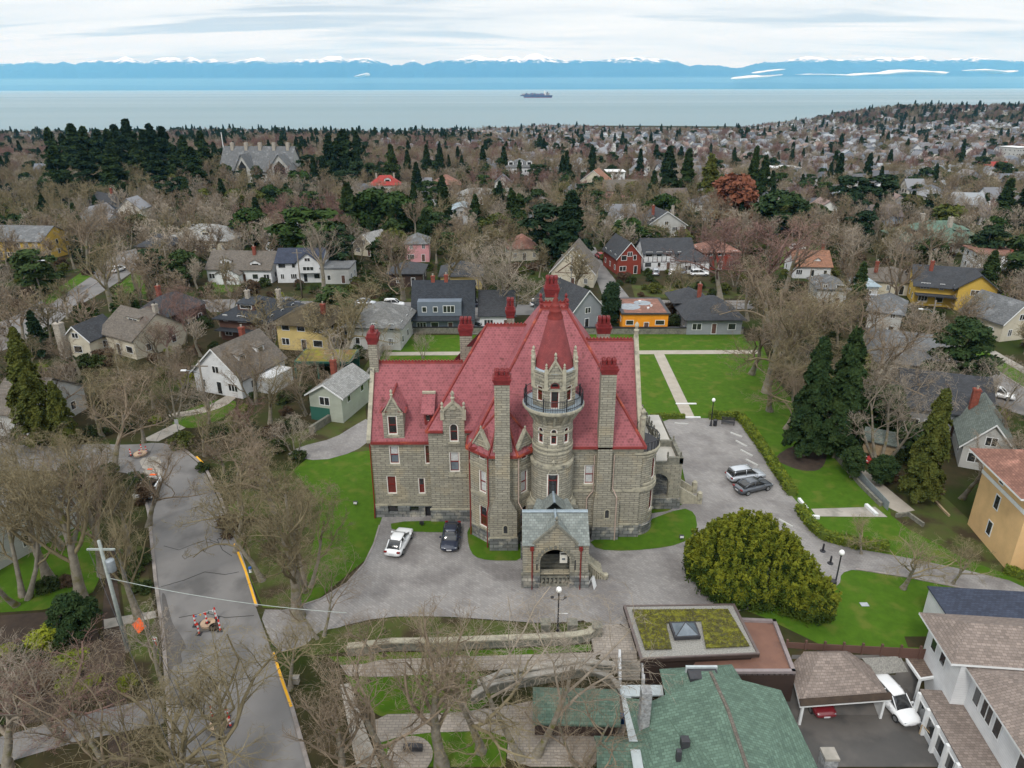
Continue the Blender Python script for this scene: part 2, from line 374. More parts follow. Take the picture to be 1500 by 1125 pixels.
def sea_mat():
    m = bpy.data.materials.new('sea'); nt, b = nodes(m); N, L = nt.nodes, nt.links
    b.inputs['Base Color'].default_value = (0.11, 0.19, 0.215, 1); b.inputs['Roughness'].default_value = 0.32; b.inputs['IOR'].default_value = 1.33
    geo = N.new('ShaderNodeNewGeometry'); mp = N.new('ShaderNodeMapping'); mp.inputs['Scale'].default_value = (0.012, 0.03, 1); L.new(geo.outputs['Position'], mp.inputs[0])
    n = N.new('ShaderNodeTexNoise'); n.inputs['Scale'].default_value = 1; n.inputs['Detail'].default_value = 8; L.new(mp.outputs[0], n.inputs[0])
    bp = N.new('ShaderNodeBump'); bp.inputs['Strength'].default_value = 0.7; bp.inputs['Distance'].default_value = 6; L.new(n.outputs[0], bp.inputs['Height']); L.new(bp.outputs[0], b.inputs['Normal'])
    n2 = N.new('ShaderNodeTexNoise'); mp2 = N.new('ShaderNodeMapping'); mp2.inputs['Scale'].default_value = (0.00006, 0.0006, 1); L.new(geo.outputs['Position'], mp2.inputs[0]); L.new(mp2.outputs[0], n2.inputs[0])
    n2.inputs['Scale'].default_value = 1; n2.inputs['Detail'].default_value = 3
    mr = N.new('ShaderNodeMapRange'); mr.inputs[1].default_value = 0.3; mr.inputs[2].default_value = 0.7; mr.inputs[3].default_value = 0.30; mr.inputs[4].default_value = 0.44
    L.new(n2.outputs[0], mr.inputs[0]); L.new(mr.outputs[0], b.inputs['Roughness'])
    MT['sea'] = m
sea_mat()
SEA = -62.0
s_ = MB(); ys_ = [1650, 2600, 5000, 9000, 16000, 26000, 37000]
for a_, b_ in zip(ys_, ys_[1:]): s_.quad((-a_*1.1-500, a_, SEA), (a_*1.1+500, a_, SEA), (b_*1.1+500, b_, SEA), (-b_*1.1-500, b_, SEA))
tag(s_.build('sea', 'sea'), None, None, None, 'structure')

def vnoise(x, y, seed):                     # smooth value noise
    r = np.random.RandomState(seed).rand(256, 256); xi = np.floor(x).astype(int); yi = np.floor(y).astype(int)
    fx = x-xi; fy = y-yi; fx = fx*fx*(3-2*fx); fy = fy*fy*(3-2*fy); g = lambda a, b: r[a % 256, b % 256]
    return (g(xi, yi)*(1-fx)+g(xi+1, yi)*fx)*(1-fy)+(g(xi, yi+1)*(1-fx)+g(xi+1, yi+1)*fx)*fy
def fbm(x, y, seed, o=5, ridge=False):
    t = 0; a = 0.5
    for k in range(o):
        n = vnoise(x*2**k, y*2**k, seed+k)
        t = t+a*((1-np.abs(2*n-1)) if ridge else n); a *= 0.5
    return t
def build_mountains():
    prof = [(-60, 97), (0, 94.5), (20, 94), (40, 89), (52, 90), (68, 95), (80, 95), (93, 91), (110, 96.5), (128, 91), (142, 92), (155, 93), (172, 91), (184, 85.5), (200, 90), (212, 95), (225, 89), (245, 87), (258, 88), (270, 93), (280, 87), (295, 92), (312, 87), (328, 90), (345, 89), (360, 87), (378, 84.5), (392, 90), (405, 92.5), (420, 91), (435, 88.5), (460, 88), (483, 86), (500, 87), (507, 94), (522, 88), (540, 87), (556, 93), (575, 96), (590, 95), (606, 89), (620, 96), (642, 89), (665, 90), (685, 86), (697, 83), (715, 88), (732, 90), (745, 86), (757, 87), (764, 92), (775, 84), (788, 81.5), (800, 86), (818, 90), (835, 91.5), (862, 93), (880, 90), (897, 87), (915, 87), (935, 87.5), (955, 89), (975, 89), (990, 93), (1010, 99), (1020, 97), (1032, 96), (1050, 98), (1070, 103), (1085, 101), (1100, 95), (1118, 91), (1140, 92), (1165, 90), (1182, 88), (1200, 87), (1215, 88), (1235, 88), (1260, 87), (1285, 86.5), (1305, 88), (1325, 89), (1350, 85.5), (1372, 89), (1395, 87), (1412, 89), (1430, 87.5), (1450, 89), (1470, 88), (1500, 90), (1560, 92)]
    px = np.array([p[0] for p in prof], float); py = np.array([p[1] for p in prof], float)
    Yr = 42000.0
    ax = []; az = []
    for a, b in zip(px, py):
        q = YP(a, b-0.8, Yr); ax.append(q.x/Yr); az.append(q.z)
    ax, az = np.array(ax), np.array(az)
    nx, ny = 1300, 80
    u = np.linspace(-0.86, 0.86, nx); vv = np.linspace(0, 1, ny)
    U, T = np.meshgrid(u, vv); Yd = 34000+T*11000; X = U*Yd
    crest = np.interp(U, ax, az); t = (Yd-34000)/(Yr-34000)
    rise = np.where(t < 1, sstep(-0.02, 1.0, t)**1.25, 1-0.55*sstep(1, 1.4, t))
    Z = crest*rise
    rg = fbm(X/2600, Yd/2600, 5, 5, True)-0.55
    Z = Z+rg*520*np.clip(t, 0, 1)*(1-0.45*np.exp(-((t-1)/0.05)**2))*(t < 1.02)
    Z = Z+(fbm(U*240, Yd*0, 71, 4, True)-0.6)*160*np.exp(-((t-1)/0.06)**2)
    hill = 300*fbm(X/5200+9, Yd/3000, 17, 4)+40
    Z = np.maximum(Z, hill*sstep(0, 0.12, t)*(1-sstep(0.5, 0.9, t)))
    # the nearer ridge at the right of the strait
    near = sstep(0.30, 0.50, U)*(230+330*fbm(X/3600+3, Yd/9000, 31, 5))*np.exp(-((t-0.34)/0.16)**2)
    Z = np.maximum(Z, near)
    Z = np.where(t <= 0.0, SEA-5, np.maximum(Z, SEA+4))
    V = np.stack([X, Yd, Z], -1).reshape(-1, 3)
    F = [(r*nx+c, r*nx+c+1, (r+1)*nx+c+1, (r+1)*nx+c) for r in range(ny-1) for c in range(nx-1)]
    me = bpy.data.meshes.new('mountains'); me.from_pydata(V.tolist(), [], F)
    m = bpy.data.materials.new('mountain'); nt, b = nodes(m); N, L = nt.nodes, nt.links
    b.inputs['Roughness'].default_value = 0.95; b.inputs['Specular IOR Level'].default_value = 0.1
    geo = N.new('ShaderNodeNewGeometry'); sp = N.new('ShaderNodeSeparateXYZ'); L.new(geo.outputs['Position'], sp.inputs[0])
    n = N.new('ShaderNodeTexNoise'); n.inputs['Scale'].default_value = 0.0022; n.inputs['Detail'].default_value = 9; n.inputs['Roughness'].default_value = 0.78; L.new(geo.outputs['Position'], n.inputs[0])
    sn = N.new('ShaderNodeSeparateXYZ'); L.new(geo.outputs['Normal'], sn.inputs[0])
    def M(op, a, b=None, c=None):
        q = N.new('ShaderNodeMath'); q.operation = op
        for i, v in enumerate((a, b, c)):
            if v is None: continue
            if isinstance(v, (int, float)): q.inputs[i].default_value = v
            else: L.new(v, q.inputs[i])
        return q.outputs[0]
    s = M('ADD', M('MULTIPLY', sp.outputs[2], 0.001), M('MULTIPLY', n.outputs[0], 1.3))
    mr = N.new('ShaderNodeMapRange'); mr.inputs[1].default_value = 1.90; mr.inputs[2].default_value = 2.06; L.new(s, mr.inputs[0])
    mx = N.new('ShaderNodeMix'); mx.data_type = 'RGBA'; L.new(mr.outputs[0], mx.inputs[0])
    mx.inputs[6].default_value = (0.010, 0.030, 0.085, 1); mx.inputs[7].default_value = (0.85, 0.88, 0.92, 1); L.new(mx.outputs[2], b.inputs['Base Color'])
    me.materials.append(m); me.polygons.foreach_set('use_smooth', [True]*len(F))
    tag(link('mountains', me), None, None, None, 'structure')
build_mountains()
def build_banks():
    """banks of low cloud lying along the feet of the far mountains"""
    m = mat('fog_white', (0.80, 0.81, 0.82), (0.70, 0.72, 0.74), 0.0006, 1.0, world_co=True); MT['fog_white'] = m
    banks = [('long white bank of low cloud, the widest of those lying along the far mountains', [(1163, 108.5), (1200, 108), (1235, 109.5), (1260, 107), (1290, 106), (1305, 102), (1318, 101.5), (1335, 102.5), (1360, 104), (1391, 105)], [(1391, 106), (1370, 111.5), (1355, 108.5), (1330, 108.5), (1300, 111), (1270, 111), (1240, 113), (1215, 111), (1163, 110)]),
             ('short white cloud bank left of the widest one, lower of the two wisps there', [(1072, 114), (1095, 110.5), (1120, 110), (1144, 108.5)], [(1144, 110), (1120, 114), (1095, 117), (1075, 117)]),
             ('thin white cloud wisp left of the widest bank, upper of the two there', [(1105, 106), (1120, 103), (1145, 101)], [(1145, 102.5), (1120, 106), (1108, 107.5)]),
             ('white cloud bank over the mountains at the far right of the strait', [(1417, 102), (1440, 101.5), (1470, 104), (1482, 103)], [(1482, 105), (1462, 109), (1445, 105.5), (1420, 104.5)]),
             ('scrap of white cloud above the mountain foot left of the ship', [(522, 112), (530, 109), (539, 106)], [(539, 112), (530, 113), (522, 113)])]
    for k, (lab, top, bot) in enumerate(banks):
        Yc = 33500; mb = MB()
        P = [YP(a, b, Yc) for a, b in top+bot]
        R = np.random.RandomState(k+3)
        xs = np.linspace(min(p.x for p in P), max(p.x for p in P), 90); tx = [p.x for p in P[:len(top)]]; bx = [p.x for p in P[len(top):]][::-1]
        zt = np.interp(xs, tx, [p.z for p in P[:len(top)]]); zb = np.interp(xs, bx, [p.z for p in P[len(top):]][::-1])
        bumpy = fbm(xs/260, xs*0+k, 40, 4)-0.45
        mid = (zt+zb)/2; hh = np.maximum((zt-zb)/2, 6)+bumpy*44
        n = 10; rows = []
        for i in range(len(xs)):
            e = max(0.04, min(1, min(i, len(xs)-1-i)/6.0)); rows.append([(xs[i], Yc+math.cos(2*PI*j/n)*700*e, mid[i]+math.sin(2*PI*j/n)*hh[i]*e*(1 if math.sin(2*PI*j/n) > 0 else 0.9)) for j in range(n)])
        for r in rows: mb.v += r
        for i in range(len(xs)-1):
            for j in range(n): mb.f.append((i*n+j, i*n+(j+1) % n, (i+1)*n+(j+1) % n, (i+1)*n+j)); mb.m.append(0)
        tag(mb.build('cloud_bank', 'fog_white', None, (0, 0, 0), True), lab, 'cloud', 'cloud banks along the far mountains', 'stuff')
build_banks()
def haze_box(name, lo, hi, dens, col, absorb, an=0.0):
    m = bpy.data.materials.new(name); m.use_nodes = True; nt = m.node_tree; nt.nodes.clear()
    o = nt.nodes.new('ShaderNodeOutputMaterial'); v = nt.nodes.new('ShaderNodeVolumePrincipled'); nt.links.new(v.outputs[0], o.inputs['Volume'])
    v.inputs['Color'].default_value = (*col, 1); v.inputs['Density'].default_value = dens; v.inputs['Absorption Color'].default_value = (*absorb, 1)
    v.inputs['Anisotropy'].default_value = an; v.inputs['Density Attribute'].default_value = ''
    m.volume_intersection_method = 'FAST' if hasattr(m, 'volume_intersection_method') else m.volume_intersection_method
    MT[name] = m
    tag(MB().box(lo, hi).build(name, name), 'pale blue haze in the air over the strait', None, None, 'stuff')
haze_box('haze', (-52000, -400, SEA-12), (52000, 47000, 2300), 3.2e-5, (0.18, 0.54, 0.94), (1, 1, 1))
haze_box('mist', (-40000, 29500, SEA+3), (40000, 40500, 420), 4.5e-5, (0.42, 0.74, 0.95), (1, 1, 1))
# ------------------------------------------------------------ the castle
def line_map(p0, p1):
    p0 = Vector((p0[0], p0[1])); p1 = Vector((p1[0], p1[1])); d = (p1-p0).normalized(); n = Vector((-d.y, d.x))
    def f(u, z, k=0.0): q = p0+d*u+n*k; return (q.x, q.y, z)
    return f, (p1-p0).length
def arc_map(c, r, a0):
    def f(u, z, k=0.0):
        t = a0+u/r; return (c[0]+(r-k)*math.cos(t), c[1]+(r-k)*math.sin(t), z)
    return f
def wall(mb, f, u0, u1, z0, z1, ops=(), dep=0.28, step=None, m=0):
    """a wall with real openings: cells between the openings' edges, and reveals dep deep"""
    us = {u0, u1}; zs = {z0, z1}
    for o in ops: us |= {o[0], o[1]}; zs |= {o[2], o[3]}
    us = sorted(us); zs = sorted(zs)
    if step:
        ex = []
        for a, b in zip(us, us[1:]):
            n = max(1, math.ceil((b-a)/step)); ex += [a+(b-a)*j/n for j in range(n)]
        us = ex+[us[-1]]
    for a, b in zip(us, us[1:]):
        for c, d in zip(zs, zs[1:]):
            mu, mz = (a+b)/2, (c+d)/2
            if any(o[0] < mu < o[1] and o[2] < mz < o[3] for o in ops): continue
            mb.quad(f(a, c), f(b, c), f(b, d), f(a, d), m=m)
    for o in ops:
        a, b, c, d = o[:4]
        cu = [a]+[q for q in us if a < q < b]+[b]
        for s, t in zip(cu, cu[1:]):
            mb.quad(f(s, c), f(t, c), f(t, c, dep), f(s, c, dep), m=m); mb.quad(f(s, d), f(t, d), f(t, d, dep), f(s, d, dep), m=m)
        mb.quad(f(a, c), f(a, d), f(a, d, dep), f(a, c, dep), m=m); mb.quad(f(b, c), f(b, d), f(b, d, dep), f(b, c, dep), m=m)
        if len(o) > 4 and o[4]:             # arched head: fill the two upper corners
            r = (b-a)/2; k = 8; cz = d-r
            for s in (0, 1):
                pts = []
                for j in range(k+1):
                    t = PI/2*j/k; uu = (a+r)+(r*math.cos(t) if s else -r*math.cos(t)); pts.append((uu, cz+r*math.sin(t)))
                cor = (b if s else a, d)
                for p, q in zip(pts, pts[1:]):
                    mb.quad(f(*cor, -0.001), f(*p, -0.001), f(*q, -0.001), m=m); mb.quad(f(*p), f(*q), f(*q, dep), f(*p, dep), m=m)
def frame_ring(mb, f, a, b, c, d, w, k0, k1, arch=False, m=0):
    def bar(a_, b_, c_, d_):
        n = max(1, int((b_-a_)/0.35)); 
        for j in range(n):
            s, t = a_+(b_-a_)*j/n, a_+(b_-a_)*(j+1)/n
            q = [f(s, c_, k0), f(t, c_, k0), f(t, d_, k0), f(s, d_, k0), f(s, c_, k1), f(t, c_, k1), f(t, d_, k1), f(s, d_, k1)]
            mb.quad(q[0], q[1], q[2], q[3], m=m); mb.quad(q[0], q[1], q[5], q[4], m=m); mb.quad(q[3], q[2], q[6], q[7], m=m)
            if j == 0: mb.quad(q[0], q[3], q[7], q[4], m=m)
            if j == n-1: mb.quad(q[1], q[2], q[6], q[5], m=m)
    if not arch:
        bar(a, b, c, c+w); bar(a, b, d-w, d); bar(a, a+w, c+w, d-w); bar(b-w, b, c+w, d-w)
    else:
        r = (b-a)/2; cz = d-r; bar(a, b, c, c+w); bar(a, a+w, c+w, cz); bar(b-w, b, c+w, cz); k = 10
        for j in range(k):
            t0, t1 = PI*j/k, PI*(j+1)/k
            P = [((a+r)+rr*math.cos(t), cz+rr*math.sin(t)) for rr, t in ((r, t0), (r, t1), (r-w, t1), (r-w, t0))]
            mb.quad(*[f(*p, k0) for p in P], m=m); mb.quad(f(*P[3], k0), f(*P[2], k0), f(*P[2], k1), f(*P[3], k1), m=m)
def window(par, off, f, o, glass='glass_dark', frame='frame_white', sash='sash_red', w=0.11, k=0.10, mid=0.5, sill=True, name='window', lower=None):
    a, b, c, d = o[:4]; ar = len(o) > 4 and o[4]
    fr = MB(); frame_ring(fr, f, a, b, c, d, w, k-0.03, k+0.15, ar)
    wd = fr.build(name, frame, par, off)
    sa = MB(); frame_ring(sa, f, a+w, b-w, c+w, d-w, 0.055, k+0.05, k+0.13, ar)
    if mid is not None:
        zz = c+(d-c)*mid; frame_ring(sa, f, a+w, b-w, zz-0.04, zz+0.04, 0.035, k+0.03, k+0.12)
    sa.build('sash', sash, wd)
    n = max(1, int((b-a)/0.35)); g = MB()
    zc = d-(b-a)/2 if ar else d-w
    def pane(z0, z1, mi):
        for j in range(n):
            s, t = a+w+(b-a-2*w)*j/n, a+w+(b-a-2*w)*(j+1)/n; g.quad(f(s, z0, k+0.12), f(t, z0, k+0.12), f(t, z1, k+0.12), f(s, z1, k+0.12), m=mi)
    zm = c+(d-c)*(mid if mid is not None else 0.5)
    pane(c+w, zm, 1 if lower else 0); pane(zm, zc, 0)
    if ar:
        r = (b-a)/2-w; kk = 8
        for j in range(kk):
            t0, t1 = PI*j/kk, PI*(j+1)/kk; u0 = (a+b)/2
            g.quad(f(u0, zc, k+0.12), f(u0+r*math.cos(t0), zc+r*math.sin(t0), k+0.12), f(u0+r*math.cos(t1), zc+r*math.sin(t1), k+0.12))
    g.build('pane', [glass, lower or glass], wd)
    if sill:
        s = MB(); frame_ring(s, f, a-0.14, b+0.14, c-0.2, c-0.001, 0.1, -0.07, 0.0); s.build('sill', 'stone_trim', wd)
    return wd
def chimney(par, off, x0, x1, y0, y1, z0, zt, zr, zp, n=3, extra=None):
    """stone shaft to zt, red corbelled head to zr, pots to zp"""
    mb_s = extra or MB(); mb_p = MB()
    mb_s.box((x0, y0, z0), (x1, y1, zt))
    h = zr-zt
    mb_p.box((x0-.04, y0-.04, zt), (x1+.04, y1+.04, zt+h*.28)); mb_p.box((x0-.09, y0-.09, zt+h*.28), (x1+.09, y1+.09, zt+h*.42))
    k = 7
    for j in range(k):                      # dentils
        t = x0-.12+(x1-x0+.24)*j/k; mb_p.box((t, y0-.15, zt+h*.42), (t+(x1-x0+.24)/k*.6, y1+.15, zt+h*.58))
        t = y0-.12+(y1-y0+.24)*j/k; mb_p.box((x0-.15, t, zt+h*.44), (x1+.15, t+(y1-y0+.24)/k*.6, zt+h*.565))
    mb_p.box((x0-.18, y0-.18, zt+h*.58), (x1+.18, y1+.18, zt+h*.72)); mb_p.box((x0-.04, y0-.04, zt+h*.72), (x1+.04, y1+.04, zr))
    for j in range(n):
        cx = x0+(x1-x0)*(j+.5)/n
        for cy in ((y0+y1)/2-.22, (y0+y1)/2+.22) if (y1-y0) > .9 else ((y0+y1)/2,):
            mb_p.lathe((cx, cy, zr), [(.2, 0), (.19, (zp-zr)*.6), (.24, (zp-zr)*.7), (.19, zp-zr), (.09, zp-zr), (.09, (zp-zr)*.6)], 8)
    c = mb_s.build('chimney', 'stone', par, off); mb_p.build('chimney_head', 'pot_red', c)
def cresting(mb, a, b, h=0.3):
    a, b = Vector(a), Vector(b); n = int((b-a).length/0.34); d = (b-a)/n; u = d.normalized(); s = Vector((-u.y, u.x, 0))*.09
    mb.ext([a-s*1.6+Vector((0,0,-.12)), a-s, a-s+Vector((0,0,h*.55)), a+s+Vector((0,0,h*.55)), a+s, a+s*1.6+Vector((0,0,-.12))], b-a)
    for k in range(n):
        c = a+d*(k+.5)+Vector((0, 0, h*.55)); mb.ext([c-u*.11-s*.7, c-u*.05-s*.7+Vector((0,0,h*.5)), c+u*.05-s*.7+Vector((0,0,h*.5)), c+u*.11-s*.7], s*1.4)
def crest_part(par, off, a, b, h=.3): g = MB(); cresting(g, a, b, h); g.build('cresting', 'gutter_red', par, off)
def hipcap(mb, a, b, w=0.16, h=0.09):
    a, b = Vector(a), Vector(b); d = (b-a).normalized(); s = d.cross(Vector((0, 0, 1))).normalized()*w; up = s.cross(d).normalized()*h
    if up.z < 0: up = -up
    mb.ext([a-s-up*.6, a-s*.6+up, a+s*.6+up, a+s-up*.6], b-a)
def finial(mb, c, s=1.0):
    mb.lathe(c, [(.17*s, 0), (.15*s, .35*s), (.22*s, .42*s), (.22*s, .5*s), (.10*s, .62*s), (.17*s, .78*s), (.19*s, .92*s), (.12*s, 1.08*s), (0.001, 1.22*s)], 8)
def build_castle():
    O = (0, 66, 0)
    T = thing('castle', 'big rusticated stone castle with red slate roofs, tall chimneys and a round balcony tower', 'castle', O)
    def B(mb, name, mats, par=T, **k):
        return mb.build(name, mats, par, O, **k)
    def px_ops(plane_y, x0, lst):           # window boxes read in the photograph, on a plane facing the viewer
        r = []
        for q in lst:
            a = YP(q[0], (q[1]+q[3])/2, plane_y); b = YP(q[2], (q[1]+q[3])/2, plane_y); t = YP(q[0], q[1], plane_y); c = YP(q[0], q[3], plane_y)
            r.append((a.x-x0, b.x-x0, c.z, t.z)+((True,) if len(q) > 4 and q[4] else ()))
        return r
    W = MB(); BS = MB(); TR = MB(); RF = MB(); FL = MB(); GU = MB(); CH_ = MB(); POT = MB()
    wins = []
    # left wing
    ya = 65.6; f, l = line_map((-14.7, ya), (-8.5, ya))
    opsA = px_ops(ya, -14.7, [(570, 653, 585, 680), (566.5, 697, 581, 723.5), (612.5, 700, 622.8, 723.5), (621.8, 652, 633, 680)])
    wall(W, f, 0, l, 1.5, 9.2, opsA)
    for o, g, lo in zip(opsA, ('curtain', 'blind_red', 'glass_dark', 'glass_amber'), ('glass_sky', None, 'blind_red', None)): wins.append((f, o, g, lo, .5))
    fb, lb = line_map((-14.82, ya-.12), (-8.5, ya-.12))
    opsB = px_ops(ya-.12, -14.82, [(568.5, 741, 583, 751), (600, 742, 613.5, 750), (623, 742, 633.5, 762)])
    opsB[2] = (opsB[2][0], min(opsB[2][1], lb-.05), 0.02, opsB[2][3])
    wall(BS, fb, 0, lb, -1, 1.5, opsB)
    TR.box((-14.86, ya-.16, 1.5), (-8.5, ya, 1.66))
    W.quad((-14.7, ya, -1), (-14.7, 75.8, -1), (-14.7, 75.8, 9.2), (-14.7, ya, 9.2)); W.quad((-14.7, ya, 9.2), (-14.7, 75.8, 9.2), (-14.7, 70.8, 15.9)); W.quad((-14.7, 75.8, -1), (-8, 75.8, -1), (-8, 75.8, 9.2), (-14.7, 75.8, 9.2))
    # its roof, ridge, gable coping and gutter
    ez, rz, ry = 9.2, 15.95, 70.8
    yd = 65.62; dx0 = YP(561, 620, yd).x; dx1 = YP(591, 620, yd).x; dzt = YP(575, 603, yd).z; yr_ = lambda z: ya-.3+(z-ez+.05)*(ry-ya+.3)/(rz-ez+.05)
    RF.quad((-14.7, ya-.3, ez-.05), (-6, ya-.3, ez-.05), (-4, ry, rz), (-14.7, ry, rz), (-14.7, yr_(dzt), dzt), (dx1, yr_(dzt), dzt), (dx1, yr_(ez+.35), ez+.35), (dx0, yr_(ez+.35), ez+.35), (dx0, yr_(dzt), dzt), (-14.7, yr_(dzt)-.01, dzt-.01)); RF.quad((-14.7, 75.9, ez-.05), (-4, 75.9, ez-.05), (-4, ry, rz), (-14.7, ry, rz))
    crest_part(T, O, (-14.6, ry, rz), (-5.2, ry, rz))
    TR.ext([(-15.0, ya-.3, ez-.1), (-15.0, ya-.35, ez+.3), (-15.0, ry, rz+.55), (-15.0, 76.2, ez+.3), (-15.0, 76.2, ez-.1), (-15.0, ry, rz)], (.42, 0, 0))
    FL.box((-14.6, ya-.42, ez-.2), (-8.6, ya-.2, ez+.06)); TR.box((-14.7, ya-.14, ez-.42), (-8.5, ya, ez-.2))
    # projecting gabled section
    yb = 64.7; f, l = line_map((-8.55, yb), (-3.9, yb))
    opsA = px_ops(yb, -8.55, [(658, 662, 673.5, 691.5), (658, 620.5, 671.5, 647.5, 1)])
    wall(W, f, 0, l, 1.5, 10.86, [opsA[0], (opsA[1][0]-.3, opsA[1][1]+.3, opsA[1][2]-.3, 10.86)], m=0)
    wins.append((f, opsA[0], 'curtain', 'glass_sky', .5))
    TR.box((-8.6+2.0, yb-.14, opsA[0][2]-.52), (-8.6+3.9, yb, opsA[0][2]-.22))
    BS.box((-8.68, yb-.13, -1), (-3.85, yb+.5, 1.5)); TR.box((-8.72, yb-.17, 1.5), (-3.85, yb, 1.66))
    W.quad((-8.55, yb, -1), (-8.55, 66, -1), (-8.55, 66, 10.86), (-8.55, yb, 10.86))
    # wall dormer in it
    fd, _ = line_map((-8.55, yb-.12), (0, yb-.12)); od = px_ops(yb-.12, -8.55, [(658, 620.5, 671.5, 647.5, 1)])[0]
    u0, u1 = od[0]-.62, od[1]+.62
    zt = 12.9; wall(W, fd, u0, u1, od[2]-.5, zt, [od], .4); wins.append((fd, od, 'glass_dark', 'glass_dark', .55))
    x0, x1 = -8.55+u0, -8.55+u1; xm = (x0+x1)/2
    ap = YP(665, 590, yb).z
    W.ext([(x0, yb-.12, zt), (x1, yb-.12, zt), (xm, yb-.12, ap)], (0, .35, 0)); W.quad((x0, yb-.12, od[2]-.5), (x0, 67.5, od[2]-.5), (x0, 67.5, zt), (x0, yb-.12, zt)); W.quad((x1, yb-.12, od[2]-.5), (x1, 67.5, od[2]-.5), (x1, 67.5, zt), (x1, yb-.12, zt))
    RF.quad((x0-.1, yb, zt-.05), (xm, yb, ap-.15), (xm, 68.3, ap-.15), (x0-.1, 68.3, zt-.05)); RF.quad((x1+.1, yb, zt-.05), (xm, yb, ap-.15), (xm, 68.3, ap-.15), (x1+.1, 68.3, zt-.05))
    for s, xx in ((-1, x0), (1, x1)):
        TR.ext([(xx+s*.12, yb-.22, zt-.12), (xx+s*.12, yb-.22, zt+.16), (xm, yb-.22, ap+.25), (xm, yb-.22, ap-.02)], (0, .42, 0)); TR.box((xx-.2, yb-.3, zt-.75), (xx+.2, yb+.1, zt+.25)); finial(TR, (xx, yb-.1, zt+.25), .8)
    finial(TR, (xm, yb-.1, ap+.1), 1.05); TR.box((xm-.28, yb-.26, ap-.65), (xm+.28, yb-.1, ap-.3))
    # its hipped roof
    bx, by, bz = -2.76, 72.5, 19.5
    zp_ = lambda z: yb-.25+(z-10.86)*(by-yb+.25)/(bz-10.86)
    RF.quad((-8.75, yb-.25, 10.86), (x0, yb-.25, 10.86), (x0, zp_(zt), zt), (x1, zp_(zt), zt), (x1, yb-.25, 10.86), (-3.4, yb-.25, 10.86), (3, by, bz), (bx, by, bz))
    FL.box((-8.8, yb-.36, 10.72), (x0-.02, yb-.1, 10.95)); FL.box((x1+.02, yb-.36, 10.72), (-3.6, yb-.1, 10.95))
    RF.quad((-8.75, yb-.25, 10.86), (bx, by, bz), (bx, 76, bz-3.6), (-8.75, 80, 10.86))
    RF.quad((bx, by, bz), (3, by, bz), (3, 80, 10.86), (-8.75, 80, 10.86))
    crest_part(T, O, (bx, by, bz), (1.9, by, bz)); hipcap(FL, (-8.75, yb-.25, 10.86), (bx, by, bz))
    # main block: front wall either side of the tower, big hip roof with a flat top
    yc = 61.8; ez2 = 10.6
    f, l = line_map((-3.95, 63.2), (12.75, 63.2))
    fc, lc = line_map((4, yc), (12.85, yc)); oc = px_ops(yc, 4, [(855.5, 681, 870.5, 709.5)])
    wall(W, fc, 0, lc, 1.5, ez2-.25, oc); wins.append((fc, oc[0], 'curtain', 'curtain', .5))
    BS.box((5.2, yc-.12, -1), (12.95, yc+.5, 1.5)); TR.box((5.2, yc-.16, 1.5), (12.95, yc, 1.66))
    TR.box((5.5, yc-.08, ez2-.62), (12.9, yc, ez2-.3)); TR.box((5.5, yc-.06, oc[0][2]-.85), (12.9, yc, oc[0][2]-.6))
    for k in range(22): TR.box((5.9+k*.33, yc-.2, ez2-.3), (6.05+k*.33, yc, ez2-.14))
    W.quad((12.85, yc, -1), (12.85, 77, -1), (12.85, 77, ez2), (12.85, yc, ez2)); W.quad((12.85, 77, -1), (-8.55, 77, -1), (-8.55, 77, ez2), (12.85, 77, ez2))
    A_, B_, C_, D_ = (-4.2, yc-.35, ez2), (13.05, yc-.35, ez2), (5.72, 70.6, 21.9), (3.04, 70.6, 21.9)
    E_, F_, G_, H_ = (3.04, 72.6, 21.9), (5.72, 72.6, 21.9), (13.05, 80, ez2), (-4.2, 80, ez2)
    for q in ((A_, B_, C_, D_), (B_, G_, F_, C_), (G_, H_, E_, F_), (H_, A_, D_, E_)): RF.quad(*q)
    GU.box((2.95, 70.5, 21.85), (5.8, 72.7, 21.95))
    for a, b in ((D_, C_), (C_, F_), (F_, E_), (E_, D_)): crest_part(T, O, a, b, .34)
    for q in (C_, D_, E_, F_): finial(POT, (q[0], q[1], q[2]+.1), .85)
    for a, b in ((A_, D_), (B_, C_)): hipcap(FL, a, b)
    FL.box((-4.1, yc-.5, ez2-.14), (13.1, yc-.26, ez2+.07))
    # right wing: ridge to the gable wall at the right
    RF.quad((6.5, 64.4, 11.4), (12.6, 64.4, 11.4), (12.6, 69.6, 18.85), (6.5, 69.6, 18.85)); RF.quad((6.5, 75.5, 10.6), (12.6, 75.5, 10.6), (12.6, 69.6, 18.85), (6.5, 69.6, 18.85))
    crest_part(T, O, (7.6, 69.6, 18.85), (12.5, 69.6, 18.85))
    TR.ext([(12.6, 63.0, ez2-.3), (12.6, 63.0, ez2+.3), (12.6, 64.4, 12.4), (12.6, 69.6, 19.45), (12.6, 75.8, 11.2), (12.6, 75.8, 10)], (.45, 0, 0)); finial(TR, (12.83, 69.6, 19.3), 1.25)
    TR.lathe((12.85, 63.0, 10.6), [(.3, 0), (.3, 2.4), (.36, 2.5), (.2, 2.8), (.3, 3.1), (.001, 3.5)], 8); TR.lathe((13.1, 66.0, 10.6), [(.3, 0), (.3, 1.6), (.36, 1.7), (.2, 2.0), (.3, 2.2), (.001, 2.6)], 8)
    # canted bay with its own roof
    P = [(-4.15, 64.7), (-4.15, 62.15), (-2.2, 60.4), (0.5, 60.4), (2.3, 62.15), (2.3, 63)]
